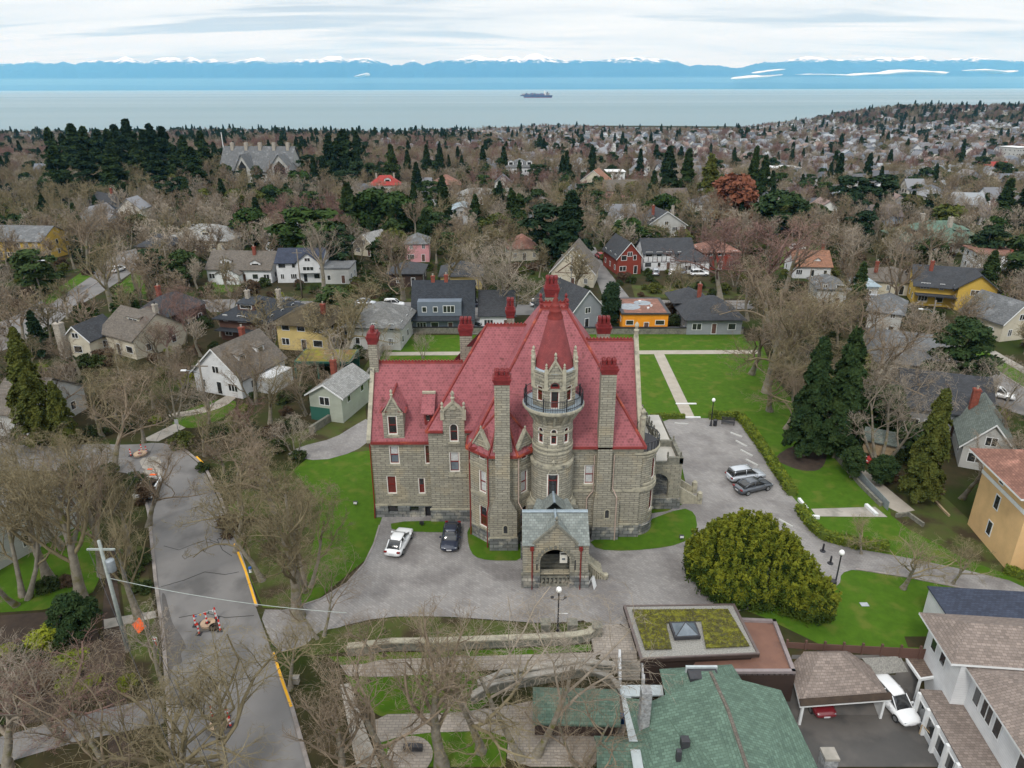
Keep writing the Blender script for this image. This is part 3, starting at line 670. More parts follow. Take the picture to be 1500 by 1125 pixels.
    for k, (a, b) in enumerate(zip(P, P[1:])):
        f, l = line_map(a, b); ops = []
        if k in (1, 3):
            ops = [(l*.42, l*.80, 5.75, 8.25), (l*.40, l*.82, 1.75, 4.2), (l*.43, l*.77, 9.5, 11.0, True)] if k == 1 else [(l*.20, l*.58, 5.75, 8.25), (l*.18, l*.60, 1.75, 4.2), (l*.23, l*.57, 9.5, 11.0, True)]
        zt = 11.3 if k in (1, 3) else 10.2
        wall(W, f, 0, l, 1.5, zt, ops)
        for j, o in enumerate(ops): wins.append((f, o, ('curtain', 'glass_dark', 'glass_amber')[j], ('curtain', 'glass_amber', 'glass_amber')[j], .5 if j < 2 else .5))
        wall(BS, line_map(a, b)[0], -.02, l+.02, -1, 1.5)
        s = MB(); 
        for zz, hh in ((8.55, .3), (5.3, .22), (1.5, .16)): frame_ring(TR, f, 0, l, zz, zz+hh, .08, -.07, 0.0)
        if k in (1, 3):                     # small gable over the canted face
            c = l*.61 if k == 1 else l*.39
            q = [f(c-.95, 11.0, -.1), f(c+.95, 11.0, -.1), f(c, 12.5, -.1)]; nn = Vector(f(0, 0, .3))-Vector(f(0, 0, 0)); W.ext(q, nn)
            for s_ in (-1, 1): TR.ext([f(c+s_*1.05, 10.9, -.2), f(c+s_*1.05, 11.15, -.2), f(c, 12.8, -.2), f(c, 12.5, -.2)], nn*1.4)
            finial(TR, f(c, 12.55, -.05), .55)
            ctr = Vector((-.9, 65, 12.5)); q2 = Vector(f(c, 12.5, 0))
            for s_ in (-1, 1): RF.quad(f(c+s_*1.0, 11.0, 0), q2, q2+(ctr-q2)*.75, Vector(f(c+s_*1.0, 11.0, 0))+(ctr-q2)*.75)
    ebz = 10.35; rT = Vector((-.9, 62.6, 14.6)); rB = Vector((-.9, 66.0, 14.6))
    e = [Vector((-4.45, 64.7, ebz)), Vector((-4.45, 62.0, ebz)), Vector((-2.3, 60.1, ebz)), Vector((.55, 60.1, ebz)), Vector((2.55, 62.0, ebz)), Vector((2.55, 64.7, ebz))]
    RF.quad(e[0], e[1], rT, rB); RF.quad(e[1], e[2], rT); RF.quad(e[2], e[3], rT); RF.quad(e[3], e[4], rT); RF.quad(e[4], e[5], rB, rT)
    for q in (e[1], e[4], e[2], e[3]): hipcap(FL, q, rT, .13)
    hipcap(FL, rT, rB, .16)
    for a, b in zip(e, e[1:]): FL.ext([a+Vector((0, 0, -.16)), a+Vector((0, 0, .06)), b+Vector((0, 0, .06)), b+Vector((0, 0, -.16))], Vector((b.y-a.y, a.x-b.x, 0)).normalized()*.16)
    # chimneys that rise in front of the walls
    CH_.box((-2.2, 59.45, -1), (.48, 60.5, 4.5)); CH_.ext([(-2.2, 59.45, 4.5), (.48, 59.45, 4.5), (-.22, 59.45, 5.9), (-1.62, 59.45, 5.9)], (0, 1.05, 0))
    CH_.ext([(-1.95, 60.3, 9.8), (.12, 60.3, 9.8), (-.22, 60.3, 13.2), (-1.62, 60.3, 13.2)], (0, .7, 0)); chimney(T, O, -1.62, -.22, 59.45, 60.75, 5.9, 18.05, 18.85, 19.35, 3, CH_); CH_ = MB()
    BS.box((-2.28, 59.36, -1), (.56, 60.3, 1.5)); TR.box((-2.3, 59.34, 1.5), (.58, 59.45, 1.66))
    CH_.box((8.2, 61.3, -1), (10.75, 62, 4.5)); CH_.ext([(8.2, 61.3, 4.5), (10.75, 61.3, 4.5), (9.77, 61.3, 5.7), (8.35, 61.3, 5.7)], (0, .7, 0))
    chimney(T, O, 8.35, 9.77, 61.3, 62.6, 5.7, 18.3, 19.15, 19.7, 3, CH_); BS.box((8.12, 61.2, -1), (10.83, 62, 1.5))
    chimney(T, O, -15.05, -14.15, 70.1, 71.5, 9, 18.2, 19.4, 20.0, 1)
    chimney(T, O, 3.6, 4.9, 73.5, 74.7, 12, 22.3, 23.7, 24.5); chimney(T, O, -5.85, -4.5, 75.5, 76.7, 8, 17.3, 18.6, 19.3)
    chimney(T, O, -.6, .25, 79.5, 80.5, 8, 18.1, 19.5, 20.4, 2); chimney(T, O, 9.6, 11.0, 75.5, 76.5, 8, 17.5, 18.6, 19.4)
    for (f_, l_), o in ((line_map((-2.2, 59.45), (.48, 59.45)), (1.3, 1.75, 2.05, 3.0, True)), (line_map((8.2, 61.3), (10.75, 61.3)), (1.15, 1.6, 2.6, 3.6, True))):
        g = MB(); frame_ring(g, f_, o[0]-.1, o[1]+.1, o[2]-.1, o[3]+.1, .13, -.04, .02, True); w_ = g.build('window', 'stone_trim', T, O)
        g = MB(); g.quad(f_(o[0], o[2], -.015), f_(o[1], o[2], -.015), f_(o[1], o[3]-.2, -.015), f_((o[0]+o[1])/2, o[3], -.015), f_(o[0], o[3]-.2, -.015)); g.build('pane', 'glass_dark', w_)
    # small stone dormer and red vent dormer on the left roof
    x0, x1 = dx0, dx1
    f, l = line_map((x0, yd), (x1, yd)); od = px_ops(yd, x0, [(567.5, 609.5, 582, 637)])[0]
    zb = od[2]-.55; zt = YP(575, 603, yd).z; ap = YP(575, 583, yd).z; xm = (x0+x1)/2
    wall(W, f, 0, l, zb, zt, [od], .3); wins.append((f, od, 'glass_dark', 'glass_dark', .5))
    W.ext([(x0+.1, yd, zt), (x1-.1, yd, zt), (xm, yd, ap)], (0, .3, 0)); W.quad((x0, yd, zb), (x0, 70, zb), (x0, 70, zt), (x0, yd, zt)); W.quad((x1, yd, zb), (x1, 70, zb), (x1, 70, zt), (x1, yd, zt))
    for s, xx in ((-1, x0), (1, x1)):
        RF.quad((xx+s*.15, yd-.05, zt-.1), (xm, yd-.05, ap-.05), (xm, 70.3, ap-.05), (xx+s*.15, 70.3, zt-.1)); TR.ext([(xx-s*.2, yd-.1, zt-.1), (xx-s*.2, yd-.1, zt+.15), (xm, yd-.1, ap+.22), (xm, yd-.1, ap-.1)], (0, .25, 0))
        GU.quad((xx-s*.5, yd-.12, zt+.02), (xx+s*.32, yd-.12, zt-.12), (xx+s*.32, yd+1.3, zt-.12), (xx-s*.5, yd+1.3, zt+.3)); TR.box((min(xx, xx-s*.3), yd-.1, zt-.35), (max(xx, xx-s*.3), yd, zt-.05))
    finial(TR, (xm, yd, ap), .8); hipcap(FL, (xm, yd+.2, ap), (xm, 70.4, ap), .1)
    q0 = YP(616, 589, 66.5); q1 = YP(637, 612, 66.5); yv = 66.5; zv = YP(626, 617, yv).z; zw = YP(626, 605, yv).z
    GU.box((q0.x+.3, yv, zv-.5), (q1.x-.3, yv+1.6, zw)); g = MB(); g.box((q0.x+.75, yv-.06, zv+.05), (q1.x-.75, yv-.01, zw-.15)); vw = B(g, 'window', 'frame_white')
    MB().box((q0.x+.9, yv-.09, zv+.15), (q1.x-.9, yv-.065, zw-.25)).build('pane', 'glass_dark', vw)
    RF.ext([(q0.x, yv-.45, zw-.02), (q0.x, yv+1.9, zw+1.5), (q0.x, yv+1.9, zw+1.62), (q0.x, yv-.45, zw+.1)], (q1.x-q0.x, 0, 0)); TR.box((q0.x, yv+1.6, zw+1.45), (q1.x, yv+1.95, zw+1.66))
    # downpipes
    for a in ([(-14.75, 65.5, 9.2), (-14.78, 65.4, 1.7), (-14.85, 65.3, 0)], [(-4.25, 62.4, 10.2), (-4.3, 62.2, 0)], [(-2.35, 60.2, 10.3), (-2.35, 60.15, 5.0), (-2.5, 59.9, 4.2), (-2.5, 59.9, 0)]):
        MB().tube(a, .07, 6).build('downpipe', 'sash_red', T, O)
    for a in ([(.62, 60.2, 10.3), (.62, 60.15, 5.2), (1.0, 59.9, 4.5), (1.0, 59.9, 0)], [(2.2, 61.9, 9.5), (2.2, 61.9, 3)], [(8.1, 61.65, 9.6), (8.1, 61.65, 5.6), (7.5, 61.55, 4.8), (7.5, 61.5, 0)], [(10.05, 61.65, 9.6), (10.05, 61.65, 5.9), (10.45, 61.2, 5.1), (10.45, 61.1, 0)]):
        MB().tube(a, .065, 6).build('downpipe', 'pipe_pink', T, O)
    B(W, 'wall', 'stone'); B(BS, 'plinth', 'stone_base'); B(TR, 'coping', 'stone_trim'); RFo = B(RF, 'roof', 'slate_red'); B(FL, 'flashing', 'flash_red'); B(GU, 'dormer_flashing', 'gutter_red'); B(POT, 'roof_finials', 'pot_red')
    for f, o, g, lo, mid in wins: window(T, O, f, o, g, mid=mid, lower=lo)
    # basement openings
    for o, g in zip(opsB, ('glass_dark', 'glass_dark', 'iron_black')):
        MB().quad(fb(o[0], o[2], .26), fb(o[1], o[2], .26), fb(o[1], o[3], .26), fb(o[0], o[3], .26)).build('basement_window' if g != 'iron_black' else 'door', g, T, O)
    # ---- the round tower
    cx, cy, r = 3.9, 61.2, 1.9; TW = MB(); tt = MB()
    tw = link('tower', None, T)
    f0 = arc_map((cx, cy), r, PI); mid = r*PI/2
    rb = 2.05; fB = arc_map((cx, cy), rb, PI)
    big = (rb*PI/2-.62, rb*PI/2+.62, 6.15, 8.95)
    wall(TW, fB, -.5*rb, rb*PI+.5*rb, -1, 9.6, [big], .3, .35)
    sm = [(mid+k*1.1-.36, mid+k*1.1+.36, 11.95, 13.65, True) for k in (-1.25, 0, 1.25)]
    wall(TW, f0, -.5*r, r*PI+.5*r, 9.6, 14.2, sm, .3, .3)
    for zz, rr, h in ((9.5, 2.16, .3), (11.35, 1.99, .16), (10.9, 1.97, .12), (5.3, 2.15, .25), (13.0, 1.94, .14)): tt.lathe((cx, cy, zz), [(r-.1, 0), (rr, 0), (rr, h), (r-.1, h+.08)], 40)
    tt.lathe((cx, cy, 4.2), [(2.1, 1.1), (2.5, .5), (2.55, 0), (2.5, -4)], 40)
    # corbelled skirt under the balcony
    TW.lathe((cx, cy, 0), [(1.93, 14.1), (2.05, 14.5), (2.45, 15.1), (2.62, 15.3)], 40)
    for k in range(16):
        t = 2*PI*k/16; c, s = math.cos(t), math.sin(t); n = Vector((c, s, 0)); u = Vector((-s, c, 0))*.1; p = Vector((cx, cy, 0))
        tt.ext([p+n*1.9+Vector((0, 0, 13.9))-u, p+n*2.05+Vector((0, 0, 14.1))-u, p+n*2.7+Vector((0, 0, 15.2))-u, p+n*1.9+Vector((0, 0, 15.2))-u], u*2)
    tt.lathe((cx, cy, 15.25), [(2.5, 0), (2.86, .08), (2.92, .2), (2.92, .38), (2.86, .46)], 48)
    DK = MB(); DK.lathe((cx, cy, 15.72), [(1.9, .02), (2.86, 0)], 48)
    # ornament over the large window
    for k in range(9):
        t = k/8; tt.obox(fB(rb*PI/2-.42+.84*t, 9.1+1.05*math.sin(PI*t)**1.6, -.07), (.13, .13, .13), 0)
    tt.lathe((*fB(rb*PI/2, 10.2, -.1)[:2], 10.2), [(.14, 0), (.2, .12), (.001, .35)], 8)
    # lantern storey (eight sided)
    R8 = 2.12; V8 = [(cx+R8*math.cos(-PI/2+PI/8+k*PI/4), cy+R8*math.sin(-PI/2+PI/8+k*PI/4)) for k in range(8)]
    zf, zp = 15.72, 19.15; lw = []
    for k in range(8):
        a, b = V8[k-1], V8[k]; f, l = line_map(a, b)
        if k == 0: o = [(l/2-.42, l/2+.42, zf, zf+1.95), (l/2-.42, l/2+.42, zf+2.02, zf+2.62, True)]
        elif k in (1, 7): o = [(l/2-.38, l/2+.38, zf+.55, zf+2.1)]
        else: o = []
        wall(TW, f, 0, l, zf, zp, o, .25); lw.append((f, o, k))
        for zz, h in ((18.45, .14), (zp-.02, .16), (17.5, .1)): frame_ring(tt, f, 0, l, zz, zz+h, .05, -.1, .0)
        TW.quad(f(0, zp, .3), f(l, zp, .3), f(l, zp, 0), f(0, zp, 0))
        tt.box((b[0]-.16, b[1]-.16, 17.6), (b[0]+.16, b[1]+.16, zp+.45)); 
        if k in (0, 7, 1, 2, 5, 6, 3, 4): finial(tt, (b[0], b[1], zp+.4), .55 if k in (0, 7) else .9)
        if k in (0, 2, 6, 4):               # gablet on the cardinal faces
            TW.ext([f(.2, zp, -.06), f(l-.2, zp, -.06), f(l/2, 20.35, -.06)], Vector(f(0, 0, .3))-Vector(f(0, 0, 0)))
            for s_, uu in ((-1, .1), (1, l-.1)): tt.ext([f(uu, zp-.02, -.14), f(uu, zp+.2, -.14), f(l/2, 20.6, -.14), f(l/2, 20.35, -.14)], Vector(f(0, 0, .35))-Vector(f(0, 0, 0)))
            finial(tt, f(l/2, 20.4, .05), .7)
            for j in range(6):
                q = PI*j/5; tt.obox(f(l/2-.62*math.cos(q), zf+2.1+.72*math.sin(q), -.06), (.16, .14, .16), 0)
    LD = MB()
    for k in range(8):
        f, l = line_map(V8[k-1], V8[k])
        if k not in (0,): LD.quad(f(0, zp+.14, -.05), f(l, zp+.14, -.05), f(l, zp+.2, .5), f(0, zp+.2, .5))
    LD.lathe((cx, cy, zp), [(1.75, .3), (2.0, .12), (2.08, .06)], 32)
    TW.build('wall', 'stone', T, O); tt.build('string_course', 'stone_trim', T, O); DK.build('balcony_floor', 'lead', T, O); LD.build('roof_gutter', 'lead', T, O)
    bpy.data.objects.remove(tw)
    window(T, O, fB, big, 'glass_dark', mid=.72, sill=True, w=.14)
    for o in sm: window(T, O, f0, o, 'glass_dark', mid=.45)
    for f, o, k in lw:
        if k == 0:
            d_ = window(T, O, f, o[0], 'glass_dark', mid=.33, sill=False, name='door', w=.09, lower='blind_red'); window(T, O, f, o[1], 'glass_dark', frame='sash_red', mid=None, sill=False, w=.07)
        elif o: window(T, O, f, o[0], 'glass_amber', mid=.5, sill=True, w=.09)
    CN = MB(); CN.lathe((cx, cy, 0), [(1.86, 19.25), (1.72, 19.75), (1.5, 20.6), (1.22, 21.7), (.94, 22.8), (.66, 23.95)], 40)
    CN.build('spire', 'slate_cone', T, O, smooth=True)
    FN = MB(); FN.lathe((cx, cy, 0), [(.7, 23.85), (.72, 24.0), (.52, 24.45), (.56, 24.5), (.54, 24.6), (.4, 24.95), (.43, 25.0), (.4, 25.1), (.22, 25.5), (.25, 25.55), (.1, 25.8), (.12, 25.9), (.001, 26.2)], 20); FN.build('spire_cap', 'gutter_red', T, O, smooth=True)
    RL = MB()                                # balcony railing, gap-free ring
    rr = 2.78; pts = [(cx+rr*math.cos(2*PI*k/40), cy+rr*math.sin(2*PI*k/40)) for k in range(41)]
    for zz in (15.95, 16.75): RL.tube([(a, b, zz) for a, b in pts], .035, 5, cap=False)
    for k in range(80):
        t = 2*PI*k/80; x, y = cx+rr*math.cos(t), cy+rr*math.sin(t); big_ = k % 10 == 5; w_ = .06 if big_ else .018; RL.box((x-w_, y-w_, 15.72), (x+w_, y+w_, 17.0 if big_ else 16.75))
    RL.build('balcony_railing', 'iron_black', T, O)
    # ---- round corner bay on the right and the terrace porch behind it
    c2, r2 = (12.5, 64.1), 2.15; f = arc_map(c2, r2, -PI/2-.2); CB = MB(); ct = MB()
    ops = [(r2*1.0, r2*1.0+.95, 6.3, 8.7), (r2*1.0, r2*1.0+.95, 2.6, 5.0)]
    wall(CB, f, 0, r2*2.6, 1.2, 9.7, ops, .25, .35); CB.build('wall', 'stone', T, O)
    g = MB(); g.lathe((c2[0], c2[1], 0), [(2.2, -1), (2.2, 1.2), (2.3, 1.25), (2.2, 1.4)], 32, -PI/2-.2, PI*.6); g.build('plinth', 'stone_base', T, O)
    for zz, ro, h in ((5.3, 2.35, .5), (5.9, 2.28, .25), (9.2, 2.3, .2), (9.6, 2.45, .25)): ct.lathe((c2[0], c2[1], zz), [(2.1, 0), (ro, .05), (ro, h), (2.1, h+.05)], 28, -PI/2-.2, PI*.6)
    ct.build('string_course', 'stone_trim', T, O)
    g = MB(); g.lathe((c2[0], c2[1], 9.95), [(0.01, .02), (2.3, 0)], 24); g.build('balcony_floor', 'iron_black', T, O)
    g = MB(); rr = 2.3
    g.tube([(c2[0]+rr*math.cos(t*.1-1.8), c2[1]+rr*math.sin(t*.1-1.8), 10.8) for t in range(36)], .05, 5)
    for t in range(0, 36, 2): x, y = c2[0]+rr*math.cos(t*.1-1.8), c2[1]+rr*math.sin(t*.1-1.8); g.box((x-.03, y-.03, 9.9), (x+.03, y+.03, 10.8))
    g.build('balcony_railing', 'iron_black', T, O)
    for o in ops: window(T, O, f, o, 'glass_dark', mid=.5)
    # terrace porch
    x0, x1, y0, y1, zt = 14.2, 18.3, 67.1, 79.5, 5.6
    f, l = line_map((x0, y0), (x1, y0)); g = MB(); wall(g, f, 0, l, 1.3, zt, [(.4, l-1.3, 1.5, 4.4, True)], .5)
    f2, l2 = line_map((x1, y0), (x1, y1)); wall(g, f2, 0, l2, 1.3, zt, [(1.5, 4.0, 1.4, 4.4, True), (5.5, 8, 1.4, 4.4, True)], .5)
    g.build('porch_wall', 'stone', T, O); g = MB(); g.box((x0, y0-.12, -1), (x1+.12, y1, 1.3)); g.build('plinth', 'stone_base', T, O)
    g = MB(); g.box((x0-1, y0+.2, zt-.3), (x1-.2, y1, zt)); g.build('terrace_floor', 'deck', T, O)
    g = MB(); g.box((x1-1.6, y0, zt), (x1+.05, y0+.35, zt+.75)); g.box((x1-.35, y0, zt), (x1+.05, y0+4, zt+.7)); g.box((x0, y0, zt), (x1-1.6, y0+.3, zt+.25))
    g.box((x1-1.8, y0+4, zt), (x1+.05, y0+4.4, zt+.7))
    for k in range(8):
        t = k/7; g.box((x1-1.8-.5*t-.2, y0+4+8*t, zt), (x1-1.8-.5*t+.15, y0+5.1+8*t, zt+.75)); finial(g, (x1-1.8-.5*t, y0+4.2+8*t, zt+.7), .7)
    for q in ((x1-.2, y0+.2), (x1-1.6, y0+.2), (x1-.2, y0+4)): finial(g, (*q, zt+.7), .6)
    g.build('balustrade', 'stone_worn', T, O)
    # outside stair of the porch, going down to the right
    g = MB(); hh = [(18.3, 1.5), (20.6, 0)]
    for k in range(8): g.box((18.3+k*.28, 68.3, -.5), (18.3+(k+1)*.28, 70.3, 1.45-k*.18))
    for yy in (68.0, 70.3):
        g.ext([(18.3, yy, -.4), (18.3, yy, 2.3), (20.7, yy, .75), (20.7, yy, -.4)], (0, .3, 0)); g.box((20.6, yy-.1, -.4), (21.1, yy+.4, 1.25)); g.lathe((20.85, yy+.15, 1.25), [(.28, 0), (.3, .15), (.001, .4)], 8)
    g.build('stair', 'stone_trim', T, O)
    # ---- porte cochere
    PX0, PX1, PY0, PY1 = .95, 6.95, 53.7, 58.9; cxp = 3.95
    g = MB(); f, l = line_map((PX0, PY0), (PX1, PY0)); ao = (l/2-1.42, l/2+1.33, 1.0, 4.25, True)
    wall(g, f, 0, l, 1.5, 4.85, [(ao[0], ao[1], 1.5, ao[3], True)], .75)
    fi, li = line_map((PX0, PY0+.75), (PX1, PY0+.75)); wall(g, fi, 0, li, 1.5, 4.85, [(ao[0], ao[1], 1.5, ao[3], True)], .01)
    for s_, xx in ((1, PX1), (-1, PX0)):
        ff, ll = line_map((xx, PY0), (xx, PY1)) if s_ > 0 else line_map((xx, PY1), (xx, PY0)); wall(g, ff, 0, ll, 1.5, 4.85, [(1.2, ll-1.0, 1.5, 4.1, True)], .6)
    pa = 6.75; g.ext([(cxp-2.0, PY0, 4.85), (cxp+1.9, PY0, 4.85), (cxp, PY0, pa)], (0, .6, 0)); g.build('porch_wall', 'stone', T, O)
    g = MB(); g.box((PX0-.12, PY0-.12, -1), (PX0+ao[0], PY0+.85, 1.5)); g.box((PX0+ao[1], PY0-.12, -1), (PX1+.12, PY0+.85, 1.5)); g.box((PX0-.12, PY1-1, -1), (PX0+1, PY1, 1.5)); g.box((PX1-1, PY1-1, -1), (PX1+.12, PY1, 1.5)); g.build('plinth', 'stone_base', T, O)
    g = MB(); g.box((PX0-.16, PY0-.16, 1.5), (PX0+ao[0]+.02, PY0-.0, 1.72)); g.box((PX0+ao[1]-.02, PY0-.16, 1.5), (PX1+.16, PY0, 1.72)); g.box((PX0+ao[0], PY0+.1, 1.05), (PX0+ao[1], PY0+.5, 1.22)); g.box((PX0+ao[0], PY0+.12, -.1), (PX0+ao[1], PY0+.45, .3))
    for k in range(7): x = PX0+ao[0]+.1+k*.385; g.box((x, PY0+.15, .3), (x+.17, PY0+.45, 1.05))
    for k in range(7): x = PX0+ao[0]+.1+k*.385; g.box((x+.17, PY0+.15, .58), (x+.3, PY0+.45, .78))
    rr = (ao[1]-ao[0])/2+.28; c = (PX0+(ao[0]+ao[1])/2, ao[3]-rr+.28)
    for k in range(13):
        t = PI*k/12; g.obox((c[0]+rr*math.cos(t), PY0-.03, c[1]+rr*math.sin(t)), (.26, .1, .30), 0)
    for s_, xx in ((-1, cxp-2.15), (1, cxp+2.05)): g.ext([(xx, PY0-.1, 4.7), (xx, PY0-.1, 4.95), (cxp, PY0-.1, pa+.28), (cxp, PY0-.1, pa)], (0, .25, 0)); g.box((xx-.35, PY0-.1, 4.55), (xx+.35, PY0+.1, 4.8))
    finial(g, (cxp, PY0, pa+.1), .8); g.build('coping', 'stone_worn', T, O)
    ry, rz = 56.3, 6.1
    g = MB(); g.quad((PX0-.05, PY0-.2, 4.8), (cxp-2.0, PY0-.2, 4.8), (cxp, ry-.08, rz+.55), (cxp, ry, rz+.6), (PX0-.05, ry, rz+.6)); g.quad((PX1+.05, PY0-.2, 4.8), (cxp+2.0, PY0-.2, 4.8), (cxp, ry-.08, rz+.55), (cxp, ry, rz+.6), (PX1+.05, ry, rz+.6)); g.quad((PX0-.05, PY1+.2, 4.8), (PX1+.05, PY1+.2, 4.8), (PX1+.05, ry, rz+.6), (PX0-.05, ry, rz+.6))
    for s_ in (-1, 1): g.quad((cxp+s_*2.03, PY0-.05, 4.82), (cxp, PY0-.05, pa+.04), (cxp, ry, rz+.66))
    g.ext([(PX0+.02, PY0, 4.8), (PX0+.02, ry, rz+.5), (PX0+.02, PY1, 4.8)], (.2, 0, 0)); g.ext([(PX1-.22, PY0, 4.8), (PX1-.22, ry, rz+.5), (PX1-.22, PY1, 4.8)], (.2, 0, 0))
    # the link roof back to the tower
    g.quad((1.6, 57.0, 5.4), (6.3, 57.0, 5.4), (5.4, 59.6, 6.0), (2.4, 59.6, 6.0)); g.quad((cxp-1.3, 57, 5.9), (cxp, 57, 7.2), (cxp, 59.6, 6.9), (cxp-1.0, 59.6, 6.0)); g.quad((cxp+1.3, 57, 5.9), (cxp, 57, 7.2), (cxp, 59.6, 6.9), (cxp+1.0, 59.6, 6.0))
    g.build('porch_roof', 'slate_grey', T, O)
    g = MB(); hipcap(g, (PX0-.05, ry, rz+.62), (PX1+.05, ry, rz+.62), .22, .06); hipcap(g, (cxp, PY0+.3, pa+.1), (cxp, ry, rz+.8), .1, .05); hipcap(g, (cxp, 57, 7.2), (cxp, 59.6, 6.9), .12, .05)
    g.build('ridge_flashing', 'lead', T, O)
    g = MB(); g.box((1.4, 57.5, -.5), (6.5, 60.2, 1.2))
    for k in range(6): g.box((2.2, 56.0+k*.3, -.3), (5.7, 60, .2*(k+1)))
    g.box((1.5, 59.0, 1.2), (6.4, 59.6, 5.3)); g.build('entry_steps', 'stone_worn', T, O)
    for xx in (PX0+.85, PX1-.72): g = MB(); g.box((xx-.18, PY0-.3, 4.3), (xx+.14, PY0-.02, 4.65)); g.tube([(xx, PY0-.2, 4.4), (xx, PY0-.22, 1.7), (xx, PY0-.3, 1.4), (xx, PY0-.3, 0)], .06, 6); g.build('downpipe', 'sash_red', T, O)
    for xx in (PX0+1.3, PX1-1.2): MB().box((xx-.06, PY0-.015, 2.0), (xx+.06, PY0+.1, 3.1)).build('slit', 'iron_black', T, O)
    # side stair on the right of the porch
    g = MB()
    for k in range(7): g.box((6.95+k*.0, 54.9+.0, -.2), (8.6-k*.22, 57.2, .2+k*.2))
    for k in range(9): g.ext([(6.9+k*.21, 54.85, -.3), (6.9+k*.21, 54.85, 2.0-k*.2), (7.02+k*.21, 54.85, 2.0-k*.2), (7.02+k*.21, 54.85, -.3)], (0, .2, 0))
    g.ext([(6.9, 54.75, 2.0), (6.9, 54.75, 2.25), (8.8, 54.75, .45), (8.8, 54.75, .2)], (0, .4, 0)); g.lathe((8.8, 54.95, 0), [(.25, 0), (.25, .6), (.001, .75)], 10)
    g.build('stair', 'stone_trim', T, O)
    sg = tag(MB().box((4.4, 54.62, 2.1), (5.1, 54.68, 3.35)).build('notice_sign', 'frame_white'), 'white printed notice hanging in the arch of the castle porch', 'sign')
    MB().box((4.47, 54.60, 3.05), (5.03, 54.618, 3.2)).build('heading', 'iron_black', sg); MB().box((4.6, 54.60, 2.45), (4.9, 54.618, 2.65)).build('picture', 'glass_sky', sg)
build_castle()
KEEP.append([(-16, 58), (20, 52), (20, 82), (-16, 82)])
# ------------------------------------------------------------ plants
def arrmesh(name, V, quads, mats, midx=None, tris=None):
    me = bpy.data.meshes.new(name); V = np.asarray(V, np.float32); nq = 0 if quads is None else len(quads); nt_ = 0 if tris is None else len(tris)
    me.vertices.add(len(V)); me.vertices.foreach_set('co', V.ravel())
    loops = np.concatenate(([np.asarray(quads, np.int32).ravel()] if nq else [])+([np.asarray(tris, np.int32).ravel()] if nt_ else []))
    me.loops.add(len(loops)); me.loops.foreach_set('vertex_index', loops)
    ls = np.concatenate([np.arange(nq)*4, nq*4+np.arange(nt_)*3]).astype(np.int32); me.polygons.add(nq+nt_); me.polygons.foreach_set('loop_start', ls)
    for q in (mats if isinstance(mats, (list, tuple)) else [mats]): me.materials.append(MT[q] if isinstance(q, str) else q)
    if midx is not None: me.polygons.foreach_set('material_index', np.asarray(midx, np.int32))
    me.update(calc_edges=True); return me
def vegmat(name, c1, c2, scale=1.2, hue=None, rough=0.9, trans=0.0, big=0.25):
    """twigs or leaves: two greens/browns in clumps, a little different on every plant"""
    m = bpy.data.materials.new(name); nt, b = nodes(m); N, L = nt.nodes, nt.links; b.inputs['Roughness'].default_value = rough; b.inputs['Specular IOR Level'].default_value = 0.15
    tc = N.new('ShaderNodeTexCoord'); oi = N.new('ShaderNodeObjectInfo')
    n = N.new('ShaderNodeTexNoise'); n.inputs['Scale'].default_value = scale; n.inputs['Detail'].default_value = 4; L.new(tc.outputs['Object'], n.inputs[0])
    a = N.new('ShaderNodeMath'); a.operation = 'MULTIPLY_ADD'; L.new(oi.outputs['Random'], a.inputs[0]); a.inputs[1].default_value = big; L.new(n.outputs[0], a.inputs[2])
    mr = N.new('ShaderNodeMapRange'); mr.inputs[1].default_value = 0.38; mr.inputs[2].default_value = 0.62+big; L.new(a.outputs[0], mr.inputs[0])
    mx = N.new('ShaderNodeMix'); mx.data_type = 'RGBA'; L.new(mr.outputs[0], mx.inputs[0]); mx.inputs[6].default_value = (*c1, 1); mx.inputs[7].default_value = (*c2, 1)
    L.new(mx.outputs[2], b.inputs['Base Color']); MT[name] = m
vegmat('twig', (0.265, 0.208, 0.148), (0.13, 0.099, 0.070))
vegmat('twig_red', (0.245, 0.152, 0.128), (0.13, 0.080, 0.068))
vegmat('twig_olive', (0.25, 0.208, 0.125), (0.125, 0.102, 0.060))
vegmat('twig_grey', (0.36, 0.305, 0.24), (0.19, 0.16, 0.125))
vegmat('rust_leaf', (0.20, 0.075, 0.04), (0.12, 0.045, 0.03))
vegmat('fir_green', (0.016, 0.036, 0.013), (0.042, 0.066, 0.019), 0.8)
vegmat('fir_dark', (0.010, 0.026, 0.012), (0.027, 0.048, 0.018), 0.8)
vegmat('ever_green', (0.014, 0.034, 0.009), (0.034, 0.062, 0.013), 0.6)
vegmat('olive_green', (0.045, 0.062, 0.015), (0.10, 0.105, 0.022), 0.6)
vegmat('yew_green', (0.045, 0.060, 0.005), (0.16, 0.17, 0.008), 0.9, big=0.0)
vegmat('lime_green', (0.11, 0.15, 0.012), (0.22, 0.24, 0.02), 1.0)
vegmat('brown_shrub', (0.10, 0.065, 0.040), (0.055, 0.038, 0.024), 1.0)
vegmat('dark_shrub', (0.020, 0.032, 0.010), (0.042, 0.060, 0.016), 0.8)

